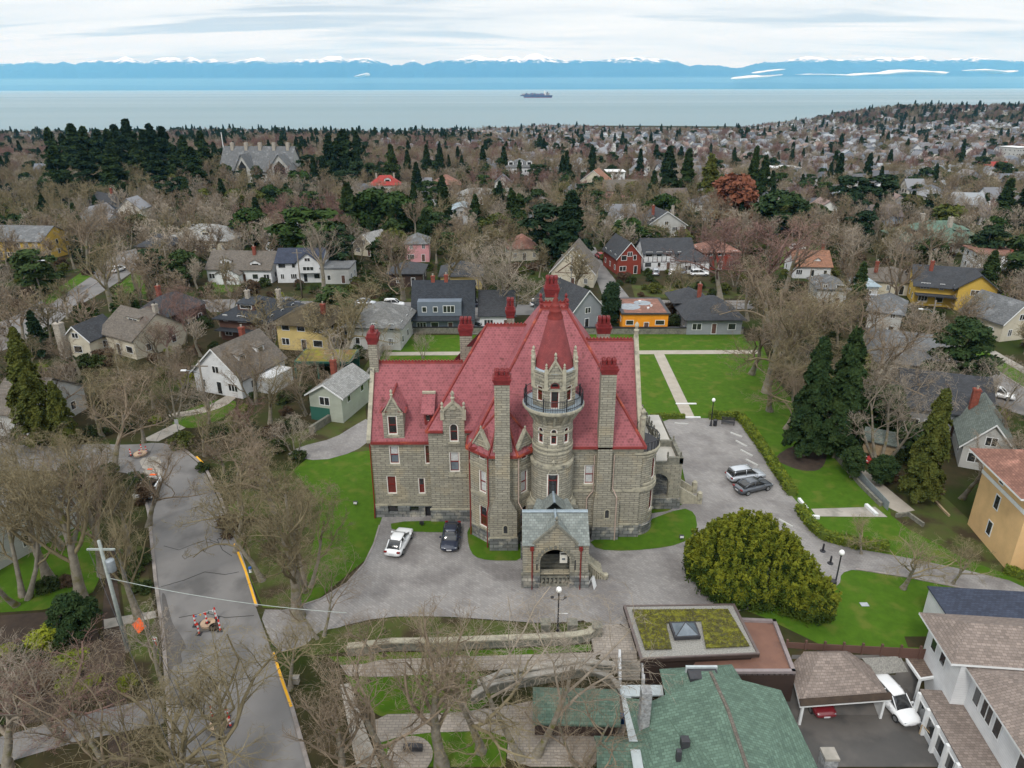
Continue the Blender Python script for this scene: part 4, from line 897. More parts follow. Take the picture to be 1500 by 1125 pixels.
def bare_mesh(seed, H=11.0, spread=1.0, near=True, upright=0.0, stems=1, lean=0.0, tw=0.022, clear=0.16, dens=1.0, gnarl=0.35):
    """a leafless tree: tubes for trunk, limbs and branches, slivers for the twigs"""
    R = np.random.RandomState(seed); tubes = []; slv = []
    def unit(v): return v/(np.linalg.norm(v)+1e-9)
    CR = H*0.50*spread; cz = H*(0.60 if upright < .3 else .55)
    def inside(p): return ((p[0]**2+p[1]**2)/(CR*CR)+((p[2]-cz)/(H*0.50))**2)
    nkid = {0: None, 1: int(7*dens+1), 2: int(7*dens+1), 3: int(7*dens+1), 4: (3 if near else 0)}
    maxl = 4 if near else 3
    def grow(p, d, L, r, lv):
        ns = 5 if lv == 0 else (5 if lv == 1 else (4 if lv == 2 else (3 if lv == 3 and near else 2)))
        pts = [p]; q = p.copy(); dd = d.copy()
        for k in range(ns):
            w = gnarl*(1.0 if lv else 0.35)
            dd = unit(dd+R.randn(3)*w*0.5+np.array([0, 0, 0.10 if lv < 3 else 0.05])*(1+upright))
            if inside(q+dd*L/ns) > 1.0 and lv > 0: dd = unit(dd-0.45*unit(q-np.array([0, 0, cz]))+R.randn(3)*.2)
            if q[2]+dd[2]*L/ns < H*0.14 and lv > 0: dd[2] = abs(dd[2])*.4
            q = q+dd*L/ns; pts.append(q)
        rs = [r*(1-0.62*k/ns) for k in range(ns+1)]
        if lv <= 2 or (near and lv == 3): tubes.append((pts, rs, lv))
        else: slv.append((pts, rs[0]))
        if lv >= maxl: return
        n = nkid[lv] if lv else (int(R.randint(5, 8)) if stems == 1 else 4)
        for j in range(n):
            t = (clear+(1-clear)*(j+R.rand())/n) if lv else (0.42+0.56*(j+R.rand()*.5)/n)
            f = t*ns; i = min(int(f), ns-1); b = pts[i]+(pts[i+1]-pts[i])*(f-i); pd = unit(pts[i+1]-pts[i])
            a = R.rand()*2*PI+j*2.4; s = unit(np.cross(pd, np.array([.3, .2, 1.0]) if abs(pd[2]) < .9 else np.array([1., 0, 0]))); u = np.cross(pd, s)
            sd = s*math.cos(a)+u*math.sin(a); ang = (0.85-.35*upright if lv == 0 else 0.75+.25*R.rand()-.25*upright)
            if lv == 0 and t > .93: ang *= .4
            cd = unit(pd*math.cos(ang)+sd*math.sin(ang)+np.array([0, 0, 0.18 if lv < 3 else 0]))
            cl = L*{0: 0.70*spread**.5, 1: 0.54, 2: 0.50, 3: 0.46}[lv]*(0.75+.5*R.rand())*(1.12-.45*t if lv else 1.0)
            grow(b, cd, cl, max(rs[i]*(0.60 if lv == 0 else 0.52)*(0.8+.3*R.rand()), tw*1.0), lv+1)
    for s in range(stems):
        a = 2*PI*s/max(1, stems)+R.rand(); o = 0.0 if stems == 1 else 0.35
        ln = lean if stems == 1 else 0.30+.2*R.rand()
        grow(np.array([o*math.cos(a), o*math.sin(a), -0.3]), unit(np.array([math.cos(a)*ln, math.sin(a)*ln, 1.0])), H*(0.62 if stems == 1 else .68), H*(0.027 if stems == 1 else 0.017), 0)
    def emit(sel):
        V = []; Q = []
        for pts, rs, lv in sel:
            n = 7 if lv == 0 else (5 if lv == 1 else 3); i0 = len(V)
            for k, p in enumerate(pts):
                d = unit(pts[min(k+1, len(pts)-1)]-pts[max(k-1, 0)]); a = unit(np.cross(d, np.array([.13, .31, .9]))); b = np.cross(d, a)
                for j in range(n): t = 2*PI*j/n; V.append(p+(a*math.cos(t)+b*math.sin(t))*rs[k]*(1.5 if lv == 0 and k == 0 else 1))
            for k in range(len(pts)-1):
                for j in range(n): Q.append((i0+k*n+j, i0+k*n+(j+1) % n, i0+(k+1)*n+(j+1) % n, i0+(k+1)*n+j))
        return V, Q
    Vt, Qt = emit([t for t in tubes if t[2] == 0]); Vc, Qc = emit([t for t in tubes if t[2] > 0])
    P0 = []; P1 = []; W0 = []; W1 = []
    for pts, r in slv:
        for k in range(len(pts)-1):
            P0.append(pts[k]); P1.append(pts[k+1]); W0.append(max(r*(1-.5*k/len(pts)), tw)); W1.append(max(r*(1-.5*(k+1)/len(pts)), tw*.7) if k < len(pts)-2 else tw*.35)
    P0, P1 = np.array(P0), np.array(P1); D = P1-P0; S = np.cross(D, R.randn(len(D), 3)); S /= np.linalg.norm(S, axis=1)[:, None]+1e-9
    W0 = np.array(W0)[:, None]; W1 = np.array(W1)[:, None]
    Vs = np.stack([P0-S*W0, P0+S*W0, P1+S*W1, P1-S*W1], 1).reshape(-1, 3); Qs = np.arange(len(Vs)).reshape(-1, 4)
    return (np.array(Vt), np.array(Qt)), (np.concatenate([np.array(Vc), Vs]), np.concatenate([np.array(Qc), Qs+len(Vc)]))
TREE = {}
def bare_proto(key, twig='twig', **k):
    (Vt, Qt), (Vc, Qc) = bare_mesh(**k); near = k.get('near', True)
    if near: TREE[key] = (arrmesh('trunk', Vt, Qt, 'bark'), arrmesh('crown', Vc, Qc, twig))
    else: TREE[key] = (arrmesh('bare_tree', np.concatenate([Vt, Vc]), np.concatenate([Qt, Qc+len(Vt)]), ['bark', twig], np.r_[np.zeros(len(Qt)), np.ones(len(Qc))]),)
for i_, (key_, kw_) in enumerate([('oak', dict(H=11, spread=1.15)), ('oak2', dict(H=11, spread=1.3, gnarl=.5)), ('tall', dict(H=14, spread=.72, upright=.6)), ('multi', dict(H=11, spread=.95, stems=3, upright=.3)), ('vase', dict(H=12, spread=1.0, stems=4, upright=.1)), ('oak3', dict(H=11, spread=1.05, gnarl=.6, lean=.12))]):
    bare_proto(key_, seed=21+i_, near=True, tw=.0125, dens=.86, **kw_)
for i_, (key_, kw_) in enumerate([('foak', dict(H=10, spread=1.2)), ('foak2', dict(H=10, spread=1.35, gnarl=.5)), ('ftall', dict(H=13, spread=.75, upright=.6)), ('fmulti', dict(H=9, spread=1.05, stems=3)), ('foak3', dict(H=11, spread=1.1, gnarl=.6))]):
    bare_proto(key_, seed=51+i_, near=False, tw=.042, dens=1.2, **kw_)

for i_, (key_, kw_) in enumerate([('big', dict(H=13, spread=1.25, stems=2, upright=.15, dens=.88)), ('big2', dict(H=12, spread=1.3, gnarl=.5, dens=.9)), ('slim', dict(H=13, spread=.62, upright=.5, dens=.9))]):
    bare_proto(key_, seed=81+i_, near=True, tw=.0085, **kw_)
def leaf_quads(C, size, R, up=0.5, out=None, el=1.6):
    n = len(C); N_ = R.randn(n, 3); N_[:, 2] += up*2
    if out is not None: N_ += out*1.2
    N_ /= np.linalg.norm(N_, axis=1)[:, None]; A = np.cross(N_, R.randn(n, 3)); A /= np.linalg.norm(A, axis=1)[:, None]+1e-9; B = np.cross(N_, A)
    s = (size*(0.6+.8*R.rand(n)))[:, None]; A = A*s*.5; B = B*s*.5*el
    V = np.stack([C-A*.6-B, C+A*.6-B*.8, C+A*.3+B, C-A*.8+B*.5], 1).reshape(-1, 3); return V, np.arange(4*n).reshape(-1, 4)
def trunk_part(H, r, R, n=6):
    V = []; Q = []; 
    for k in range(5):
        z = -0.4+(H+.4)*k/4; rr = r*(1-.8*k/4)
        for j in range(n): t = 2*PI*j/n; V.append((rr*math.cos(t)+.02*z*0, rr*math.sin(t), z))
    for k in range(4):
        for j in range(n): Q.append((k*n+j, k*n+(j+1) % n, (k+1)*n+(j+1) % n, (k+1)*n+j))
    return np.array(V), np.array(Q)
def conifer_proto(key, seed, H=18, W=4.2, n=7000, droop=.25, size=.45, mat_='fir_green', bare_low=.1, power=.8, ragged=.35, join=False, layers=26):
    R = np.random.RandomState(seed); C = []; O = []
    nb = layers*7; per = n//nb
    for b in range(nb):
        t = (b//7+R.rand())/layers; z = H*(bare_low+(1-bare_low)*t); L = W*(1-t)**power*(1-ragged*R.rand())+.15*(1-t)+.12
        if t < .10: L *= .55+4*t
        a = R.rand()*2*PI; s = np.sqrt(R.rand(per))*L; s = np.where(R.rand(per) < .3, L*(0.75+.25*R.rand(per)), s)
        w = (.30+.16*s)*(1-.5*s/(L+.01)); off = R.randn(per)*w*.55
        dz = -droop*s*s/(L+.01)+R.randn(per)*.13-.06
        x = s*math.cos(a)-off*math.sin(a); y = s*math.sin(a)+off*math.cos(a)
        C.append(np.stack([x, y, z+dz+.2*L*.5], 1)); O.append(np.stack([np.full(per, math.cos(a)), np.full(per, math.sin(a)), np.full(per, .1)], 1))
    C = np.concatenate(C); O = np.concatenate(O); V, Q = leaf_quads(C, size, R, .35, O, 2.0); Vt, Qt = trunk_part(H*.93, H*.018, R)
    if join: TREE[key] = (arrmesh('evergreen_tree', np.concatenate([Vt, V]), np.concatenate([Qt, Q+len(Vt)]), ['bark', mat_], np.r_[np.zeros(len(Qt)), np.ones(len(Q))]),)
    else: TREE[key] = (arrmesh('trunk', Vt, Qt, 'bark'), arrmesh('crown', V, Q, mat_))
def clump_proto(key, seed, clumps, n=6000, size=.35, mat_='ever_green', H=None, join=False, name='evergreen_tree', up=.5, el=1.5, shell=.5):
    """a crown of leaf clumps; clumps: (x, y, z, rx, rz)"""
    R = np.random.RandomState(seed); tot = sum(c[3]**2 for c in clumps); C = []; O = []
    for (x, y, z, rx, rz) in clumps:
        k = max(12, int(n*rx*rx/tot)); d = R.randn(k, 3); d /= np.linalg.norm(d, axis=1)[:, None]; d[:, 2] = np.where(d[:, 2] < -.45, -d[:, 2]*.7, d[:, 2])
        rr = (shell+(1-shell)*R.rand(k)**.5)*(0.85+.3*R.rand(k)); C.append(np.stack([x+d[:, 0]*rx*rr, y+d[:, 1]*rx*rr, z+d[:, 2]*rz*rr], 1)); O.append(d)
    C = np.concatenate(C); O = np.concatenate(O); V, Q = leaf_quads(C, size, R, up, O, el)
    if H: 
        Vt, Qt = trunk_part(H, .09+H*.018, R)
        if join: TREE[key] = (arrmesh(name, np.concatenate([Vt, V]), np.concatenate([Qt, Q+len(Vt)]), ['bark', mat_], np.r_[np.zeros(len(Qt)), np.ones(len(Q))]),)
        else: TREE[key] = (arrmesh('trunk', Vt, Qt, 'bark'), arrmesh('crown', V, Q, mat_))
    else: TREE[key] = (arrmesh(name, V, Q, mat_),)
def rclumps(seed, n, W, H, z0, r0, r1, flat=.8):
    R = np.random.RandomState(seed); o = []
    for k in range(n):
        t = (k+R.rand())/n; z = z0+(H-z0)*t; w = W*math.sqrt(max(0.02, 1-(2*t-.75)**2/1.7)); a = k*2.4+R.rand(); s = w*math.sqrt(.15+.85*R.rand()); r = r0+(r1-r0)*R.rand()
        o.append((s*math.cos(a), s*math.sin(a), z-r*.4, r, r*flat))
    return o
conifer_proto('fir', 3, 18, 4.3, 12000); conifer_proto('fir2', 4, 18, 4.0, 9000, .35, .5, ragged=.6, bare_low=.2)
conifer_proto('bigfir', 31, 20, 5.0, 11000, .15, .62, 'fir_green', .05, .75, .7, layers=18); conifer_proto('bigfir2', 32, 20, 5.2, 8000, .0, .7, 'fir_dark', .15, .8, .85, layers=11)
conifer_proto('cedar', 5, 15, 3.4, 20000, .6, .33, 'fir_green', .12, .55, .5)
conifer_proto('ffir', 6, 20, 4.6, 3200, .2, .85, 'fir_dark', .08, .75, .45, True, 16); conifer_proto('ffir2', 7, 20, 4.4, 2400, .1, .95, 'fir_dark', .25, .6, .7, True, 13); conifer_proto('fcyp', 8, 12, 1.9, 1800, .1, .6, 'fir_green', .02, .45, .2, True, 14)
clump_proto('round', 9, rclumps(1, 30, 3.6, 9.5, 2.6, 1.0, 1.8), 9000, .34, H=7)
clump_proto('fround', 10, rclumps(2, 22, 3.8, 9.5, 2.2, 1.1, 1.9), 2200, .75, H=7, join=True)
clump_proto('fpine', 12, rclumps(5, 16, 4.5, 15, 5, 1.6, 2.6, .5), 2400, .85, 'fir_dark', H=13, join=True)
clump_proto('pine', 13, rclumps(6, 30, 4.2, 14, 4, 1.1, 2.2, .45), 11000, .38, 'fir_green', H=12)
clump_proto('column', 14, [(0.2*math.sin(k*2.1), .2*math.cos(k*1.7), .8+k*.62, 1.5-.09*abs(k-5), 1.1) for k in range(11)], 9000, .26, 'fir_dark', H=4)
for k_ in range(3): clump_proto('shrub%d' % k_, 15+k_, rclumps(8+k_, 9, 1.3, 1.9, .3, .5, .9), 1100, .22, 'dark_shrub', name='shrub')
clump_proto('twigshrub', 19, rclumps(12, 8, 1.4, 1.8, .3, .5, .9), 900, .16, 'brown_shrub', name='shrub', el=5, up=.1)
NT = [0]
def plant(key, p, H=None, base=None, rz=None, label=None, cat='tree', group=None, name=None, mats=None, sx=1.0):
    """stand a plant on the ground; H is its height, the model's own height is base"""
    ms = TREE[key]; z1 = BASEH[key]; s = (H/z1) if H else 1.0; rz = RND.random()*6.28 if rz is None else rz
    p = Vector((p[0], p[1], h1(p[0], p[1]))) if len(p) < 3 else Vector(p)
    if len(ms) == 1: o = link(name or ms[0].name, ms[0]); parts = [o]
    else:
        o = link(name or ('conifer' if key in ('fir', 'fir2', 'bigfir', 'bigfir2', 'cedar', 'pine') else 'bare_tree' if key in NEARB else 'evergreen_tree'), None); parts = [link('trunk', ms[0], o), link('crown', ms[1], o)]
    o.location = p; o.rotation_euler = (0, 0, rz); o.scale = (s*sx, s*sx, s)
    if mats:
        q = parts[-1]; sl = q.material_slots[len(q.material_slots)-1]; sl.link = 'OBJECT'; sl.material = MT[mats]
    NT[0] += 1
    return tag(o, label, cat, group)
NEARB = ('big', 'big2', 'slim', 'oak', 'oak2', 'oak3', 'tall', 'multi', 'vase')
BASEH = {}
for k_, ms_ in TREE.items():
    z_ = np.zeros(len(ms_[-1].vertices)*3, np.float32); ms_[-1].vertices.foreach_get('co', z_); BASEH[k_] = float(np.percentile(z_[2::3], 99.7))
# ------------------------------------------------------------ ground of the castle lot, streets and paths
def road(name, P, m='asphalt', eps=0.03, **k): return sheet(name, P, m, eps, **k)
sheet('lawn', [(552, 528), (572, 491), (1088, 489), (1108, 520), (1180, 610), (1296, 738), (1500, 850), (1500, 962), (1380, 952), (1205, 946), (1120, 905), (1000, 860), (930, 812), (860, 830), (560, 800), (450, 892), (385, 890), (345, 800), (335, 740), (425, 692), (455, 668), (540, 640)], 'lawn', 0.02, cell=4)
sheet('lawn', [(535, 600), (545, 660), (460, 668), (430, 660), (425, 640), (470, 620), (515, 595), (520, 560), (545, 520), (552, 528)], 'lawn_rough', 0.026, cell=3)
sheet('lawn', [(350, 690), (430, 690), (470, 740), (440, 890), (385, 888), (352, 810)], 'lawn_rough', 0.035, cell=3)
sheet('forecourt', [(378, 893), (425, 894), (470, 878), (510, 855), (535, 825), (548, 795), (556, 770), (562, 752), (700, 745), (860, 765), (1010, 745), (1003, 700), (990, 650), (958, 612), (1082, 614), (1094, 630), (1122, 672), (1160, 729), (1186, 752), (1193, 780), (1205, 793), (1245, 803), (1300, 812), (1400, 832), (1500, 856), (1500, 878), (1430, 866), (1330, 846), (1252, 834), (1232, 840), (1230, 858), (1205, 866), (1165, 880), (1060, 900), (985, 888), (915, 887), (925, 945), (935, 975), (870, 972), (871, 908), (800, 914), (720, 908), (640, 903), (560, 904), (490, 920), (440, 950), (404, 958)], 'paver', 0.05, cell=4, smooth=1)
sheet('path', [(862, 918), (920, 915), (934, 972), (925, 985), (510, 992), (498, 975), (870, 957)], 'paver_light', 0.085, cell=.8)
sheet('path', [(418, 668), (438, 655), (490, 642), (522, 622), (540, 612), (546, 642), (520, 662), (470, 676)], 'paver', 0.045, smooth=1)
sheet('path', [(566, 521), (566, 516), (957, 513.5), (1112, 513), (1112, 518.5), (973, 519), (1018, 612), (1026, 616), (1003, 616), (1000, 612), (958, 519)], 'path_sand', 0.035, cell=2)
for P_ in ([(684, 775), (700, 768), (768, 790), (768, 822), (715, 822), (694, 816), (686, 800)], [(572, 765), (665, 763), (670, 779), (640, 781), (574, 778)], [(862, 792), (930, 770), (1000, 744), (1018, 752), (1022, 775), (1008, 792), (980, 802), (920, 808), (875, 806)]):
    sheet('lawn', P_, 'lawn', 0.075, cell=2, smooth=1)
sheet('flower_bed', [(470, 925), (560, 906), (640, 905), (720, 910), (800, 916), (868, 912), (868, 925), (720, 935), (560, 945), (450, 962), (440, 952)], 'lawn_rough', 0.07, cell=2)
sheet('lawn', [(480, 962), (640, 956), (760, 950), (866, 944), (866, 954), (700, 966), (500, 976)], 'lawn', .04, cell=1)
sheet('lawn', [(700, 990), (880, 986), (890, 992), (740, 1002)], 'lawn_rough', .03, cell=1)
sheet('path', [(1188, 746), (1282, 743), (1300, 758), (1196, 757)], 'concrete', 0.06); sheet('path', [(1218, 665), (1232, 660), (1340, 748), (1318, 752), (1290, 738)], 'path_sand', 0.032)
sheet('lawn', [(1300, 722), (1380, 725), (1475, 812), (1500, 838), (1500, 850), (1420, 822), (1330, 775), (1305, 755)], 'lawn_rough', 0.03)
sheet('path', [(1170, 690), (1130, 672), (1165, 650), (1215, 655), (1205, 690)], 'earth', 0.03, keep=False, smooth=2)
# the garden below
sheet('lawn', [(505, 990), (700, 985), (745, 1000), (690, 1046), (560, 1050), (530, 1030)], 'lawn', 0.05, cell=.8); sheet('lawn', [(548, 1085), (600, 1075), (745, 1070), (740, 1124), (560, 1124)], 'lawn', 0.05, cell=.8)
sheet('path', [(498, 1004), (512, 1002), (558, 1124), (522, 1124)], 'concrete', 0.09, cell=.7); sheet('path', [(530, 1048), (700, 1044), (900, 1000), (925, 1040), (900, 1124), (742, 1124), (745, 1070), (600, 1075), (548, 1092)], 'paver_light', 0.07, cell=.8, smooth=1)
sheet('courtyard', [(1165, 1124), (1140, 1040), (1160, 960), (1290, 960), (1340, 975), (1350, 1030), (1400, 1124)], 'asphalt_wet', 0.05, cell=2)
sheet('lawn', [(-40, 800), (60, 775), (145, 770), (150, 860), (90, 892), (-40, 900)], 'lawn', .03, cell=2, smooth=1, keep=False); sheet('garden_bed', [(-40, 905), (90, 895), (150, 915), (155, 1040), (-40, 1075)], 'earth', .028, cell=2, smooth=1, keep=False); sheet('verge', [(170, 800), (212, 800), (232, 940), (240, 1010), (196, 1010), (186, 930)], 'lawn_rough', .028, cell=2, keep=False)
# streets
road('road', [(-80, 640), (60, 655), (130, 650), (190, 652), (232, 648), (262, 655), (296, 684), (318, 728), (334, 768), (352, 815), (374, 888), (398, 952), (428, 1040), (460, 1160), (255, 1160), (249, 1050), (240, 935), (229, 850), (219, 755), (205, 705), (180, 690), (100, 690), (-80, 690)], smooth=1, cell=3)
road('road', [(206, 362), (204, 392), (160, 422), (112, 450), (75, 482), (40, 500), (-80, 545), (-80, 500), (20, 465), (60, 440), (130, 405), (170, 372)], smooth=1, cell=4)
road('road', [(255, 440), (420, 437), (600, 443), (800, 447), (885, 440), (872, 405), (862, 375), (860, 362), (872, 362), (884, 388), (905, 415), (922, 436), (990, 441), (1100, 440), (1110, 452), (1000, 455), (880, 461), (700, 462), (500, 455), (255, 458)], cell=4)
road('road', [(1385, 500), (1420, 510), (1510, 572), (1510, 612), (1440, 590), (1390, 560), (1360, 530)], cell=3)
road('driveway', [(695, 462), (714, 462), (722, 490), (690, 490)], m='asphalt', eps=.05, cell=3)
sheet('pavement', [(150, 905), (160, 788), (165, 788), (183, 940), (190, 1124), (160, 1124)], 'earth', 0.03, keep=True, cell=2); sheet('pavement', [(152, 908), (228, 895), (229, 905), (153, 922)], 'concrete', 0.045, cell=2)
sheet('pavement', [(0, 1080), (75, 1060), (150, 1040), (240, 1020), (240, 1060), (120, 1085), (0, 1120)], 'asphalt', 0.04, cell=2); sheet('pavement', [(205, 646), (258, 620), (272, 627), (232, 647)], 'concrete', .05, cell=2)
sheet('path', [(246, 607), (300, 598), (340, 575), (352, 578), (330, 596), (290, 608), (250, 612)], 'path_sand', .06, cell=2, smooth=1); sheet('lawn', [(250, 625), (262, 606), (300, 590), (330, 583), (350, 590), (330, 612), (290, 628)], 'lawn', .03, cell=2, smooth=1)
sheet('verge', [(1425, 500), (1500, 545), (1500, 568), (1410, 508)], 'lawn', .04); sheet('pavement', [(1432, 500), (1500, 538), (1500, 548), (1424, 503)], 'concrete', .06)
sheet('verge', [(60, 440), (118, 400), (135, 404), (70, 448)], 'lawn', .045); sheet('verge', [(165, 425), (210, 388), (222, 392), (190, 425)], 'lawn', .045); sheet('lawn', [(300, 414), (365, 414), (362, 428), (305, 428)], 'lawn', .045, keep=False); sheet('lawn', [(165, 418), (210, 410), (215, 430), (170, 440)], 'lawn', .045, keep=False)
sheet('lawn', [(870, 262), (965, 262), (960, 272), (880, 274)], 'lawn_rough', .2, keep=True, cell=12); sheet('lawn', [(858, 234), (905, 234), (908, 243), (868, 245)], 'lawn_rough', .2, keep=True, cell=12); sheet('lawn', [(925, 418), (1010, 420), (1095, 430), (1095, 438), (930, 436)], 'lawn_rough', .05, keep=False)
sheet('verge', [(372, 448), (430, 441), (720, 443), (720, 438), (372, 437)], 'lawn_rough', .05, keep=False, cell=4); sheet('lawn', [(1150, 362), (1200, 360), (1210, 388), (1140, 392)], 'lawn', .06, keep=True); sheet('lawn', [(1060, 500), (1115, 500), (1130, 540), (1090, 540)], 'lawn', .03, keep=False)
mm('asphalt_stain', (.075, .065, .06), (.12, .115, .11), 1.2, .8, world_co=True, contrast=.9)
sheet('road_patch', [(236, 868), (242, 870), (247, 892), (253, 915), (266, 932), (274, 950), (264, 956), (268, 972), (252, 976), (249, 1000), (246, 1000), (243, 940)], 'asphalt_stain', .042, cell=2, smooth=2, keep=False); sheet('road_patch', [(203, 672), (232, 668), (238, 682), (210, 690)], 'concrete', .042, cell=2, smooth=1, keep=False); sheet('road_patch', [(208, 688), (236, 684), (240, 698), (214, 702)], 'concrete', .044, cell=2, smooth=1, keep=False)
mm('crack', (.05, .047, .045), None, 2, .95)
for P_ in ([(240, 800), (262, 806), (282, 798), (305, 790), (330, 800)], [(236, 860), (270, 850), (300, 838), (330, 842), (350, 838)], [(262, 905), (300, 898), (330, 905), (372, 902)], [(206, 662), (216, 672), (208, 684), (222, 690)], [(318, 790), (326, 806), (340, 815)], [(250, 1010), (290, 990), (330, 1000), (380, 990)]): ribbon('road_crack', P_, .07, .036, 'crack', kind='structure')
# kerbs
KB = [(262, 652), (300, 684), (322, 728), (338, 768), (345, 790)]
ribbon('kerb', KB, .3, .13, 'kerb', kind='structure'); ribbon('kerb', [(228, 850), (240, 938), (248, 1050), (253, 1140)], .3, .13, 'kerb', kind='structure'); ribbon('kerb', [(205, 700), (218, 752), (228, 850)], .3, .13, 'kerb', kind='structure')
ribbon('kerb', [(345, 790), (360, 838), (376, 889)], .3, .13, 'kerb', kind='structure'); ribbon('kerb', [(399, 957), (414, 1000), (428, 1038), (455, 1135)], .3, .13, 'kerb', kind='structure')
for P_ in ([(288, 670), (300, 682)], [(344, 798), (360, 838), (375, 887)], [(401, 958), (414, 1000), (427, 1037)]): ribbon('yellow_kerb_paint', P_, .2, .15, 'kerb_yellow', kind='structure')
ribbon('kerb', [(60, 462), (110, 436), (160, 402)], .3, .13, 'kerb', kind='structure'); ribbon('kerb', [(372, 458), (600, 462), (700, 462)], .3, .13, 'kerb', kind='structure'); ribbon('kerb', [(1405, 508), (1450, 538), (1500, 569)], .3, .13, 'kerb', kind='structure'); ribbon('kerb', [(925, 440), (1000, 443), (1100, 443)], .3, .13, 'kerb', kind='structure')
for P_ in ([(556, 770), (548, 797), (534, 826), (508, 855), (470, 878), (425, 893)], [(1253, 834), (1330, 846), (1430, 866), (1500, 879)]): ribbon('kerb', P_, .18, .1, 'kerb', kind='structure')
# ------------------------------------------------------------ houses
WALLC = dict(white=(.68, .69, .70), cream=(.58, .53, .42), yellow=(.62, .48, .20), grey=(.27, .29, .31), bluegrey=(.15, .18, .22), sage=(.40, .43, .36), brown=(.12, .065, .05), red=(.24, .045, .03), orange=(.80, .30, .02), apricot=(.68, .45, .22), pink=(.62, .30, .32), tan=(.35, .28, .19), darkbrown=(.05, .032, .026), palegrey=(.48, .48, .46), stonegrey=(.30, .29, .27), gold=(.60, .40, .08), teal=(.03, .12, .09), black=(.02, .02, .022))
for k_, c_ in WALLC.items(): mm('w_'+k_, c_, tuple(v*.78 for v in c_), .5, .85, brick=(30, .22, .012, .015) if k_ not in ('apricot', 'pink', 'stonegrey') else None, bump=.006, mort=.8, detail=7)
ROOFC = dict(dark=(.055, .058, .065), charcoal=(.040, .046, .056), grey=(.15, .155, .16), pale=(.30, .30, .29), taupe=(.15, .13, .11), shingle=(.24, .195, .17), brown=(.17, .125, .10), moss=(.085, .066, .038), tan=(.36, .20, .12), clay=(.30, .15, .095), green=(.115, .180, .138), greygreen=(.15, .175, .155), red=(.38, .06, .05), ltblue=(.34, .42, .47), rust=(.24, .12, .09), weathered=(.17, .17, .165), navy=(.045, .055, .085))
for k_, c_ in ROOFC.items(): mm('r_'+k_, c_, tuple(v*.68 for v in c_), .7, .88, brick=(.34, .22, .02, .22) if k_ not in ('ltblue',) else None, bump=.012, mort=.6, detail=8, contrast=.7, c3=tuple(v*1.35 for v in c_) if k_ in ('weathered', 'moss', 'rust', 'grey') else None, s3=.5)
mm('trim_white', (.70, .71, .71), (.62, .63, .63), 2, .6); mm('trim_dark', (.03, .03, .035), (.05, .05, .055), 2, .6); mm('brick_red', (.26, .07, .045), (.17, .05, .035), 2, .9, brick=(.25, .08, .01, .2), mort=.9)
mm('brick_pale', (.42, .38, .32), (.30, .27, .23), 2, .9, brick=(.3, .1, .012, .2), mort=.7); mm('puddle', (.20, .23, .26), (.12, .14, .16), 1, .08, spec=1)
WM = {}
def win_mesh(w, h, n=1, trim='trim_white', glass='glass_dark'):
    k = (round(w, 1), round(h, 1), n, trim, glass)
    if k not in WM:
        t = .09; a = MB(); a.box((-w/2, -.05, 0), (w/2, .0, t)); a.box((-w/2, -.05, h-t), (w/2, .0, h))
        for j in range(n+1): x = -w/2+(w-t)*j/n; a.box((x, -.05, t), (x+t, .0, h-t))
        b = MB().box((-w/2+t*.5, -.025, t*.5), (w/2-t*.5, .01, h-t*.5)); WM[k] = (a.mesh('window', trim), b.mesh('pane', glass))
    return WM[k]
def add_win(par, x, y, z, rz, w=.9, h=1.3, n=1, trim='trim_white', glass='glass_dark', pane=True, name='window'):
    a, b = win_mesh(w, h, n, trim, glass); o = link(name, a, par); o.location = (x, y, z); o.rotation_euler = (0, 0, rz)
    if pane: link('pane', b, o)
    return o
def gable_geo(w, d, e, rise, over, along='x', th=.16):
    """walls' gable triangles and a roof of two slabs; ridge along x or along y"""
    G_ = MB(); Rf = MB()
    if along == 'x':
        for x in (-w/2, w/2): G_.quad((x, 0, e), (x, d, e), (x, d/2, e+rise))
        s = rise/(d/2); zo = e-over*s
        for sy in (0, 1):
            y0 = -over if sy == 0 else d+over; q = [(-w/2-over*.7, y0, zo), (w/2+over*.7, y0, zo), (w/2+over*.7, d/2, e+rise), (-w/2-over*.7, d/2, e+rise)]; Rf.ext(q, (0, 0, th))
    else:
        for y in (0, d): G_.quad((-w/2, y, e), (w/2, y, e), (0, y, e+rise))
        s = rise/(w/2); zo = e-over*s
        for sx in (-1, 1):
            x0 = sx*(w/2+over); q = [(x0, -over*.7, zo), (x0, d+over*.7, zo), (0, d+over*.7, e+rise), (0, -over*.7, e+rise)]; Rf.ext(q, (0, 0, th))
    return G_, Rf
def hip_geo(w, d, e, rise, over, th=.14):
    Rf = MB(); r = min(w, d)/2+over; a = [(-w/2-over, -over, e), (w/2+over, -over, e), (w/2+over, d+over, e), (-w/2-over, d+over, e)]
    if w >= d: p, q = (-w/2-over+r, d/2, e+rise), (w/2+over-r, d/2, e+rise); F = [(a[0], a[1], q, p), (a[1], a[2], q), (a[2], a[3], p, q), (a[3], a[0], p)]
    else: p, q = (0, -over+r, e+rise), (0, d+over-r, e+rise); F = [(a[0], a[1], p), (a[1], a[2], q, p), (a[2], a[3], q), (a[3], a[0], p, q)]
    for f in F: Rf.quad(*f)
    Rf.box((a[0][0], a[0][1], e-th), (a[2][0], a[2][1], e-.01)); return Rf
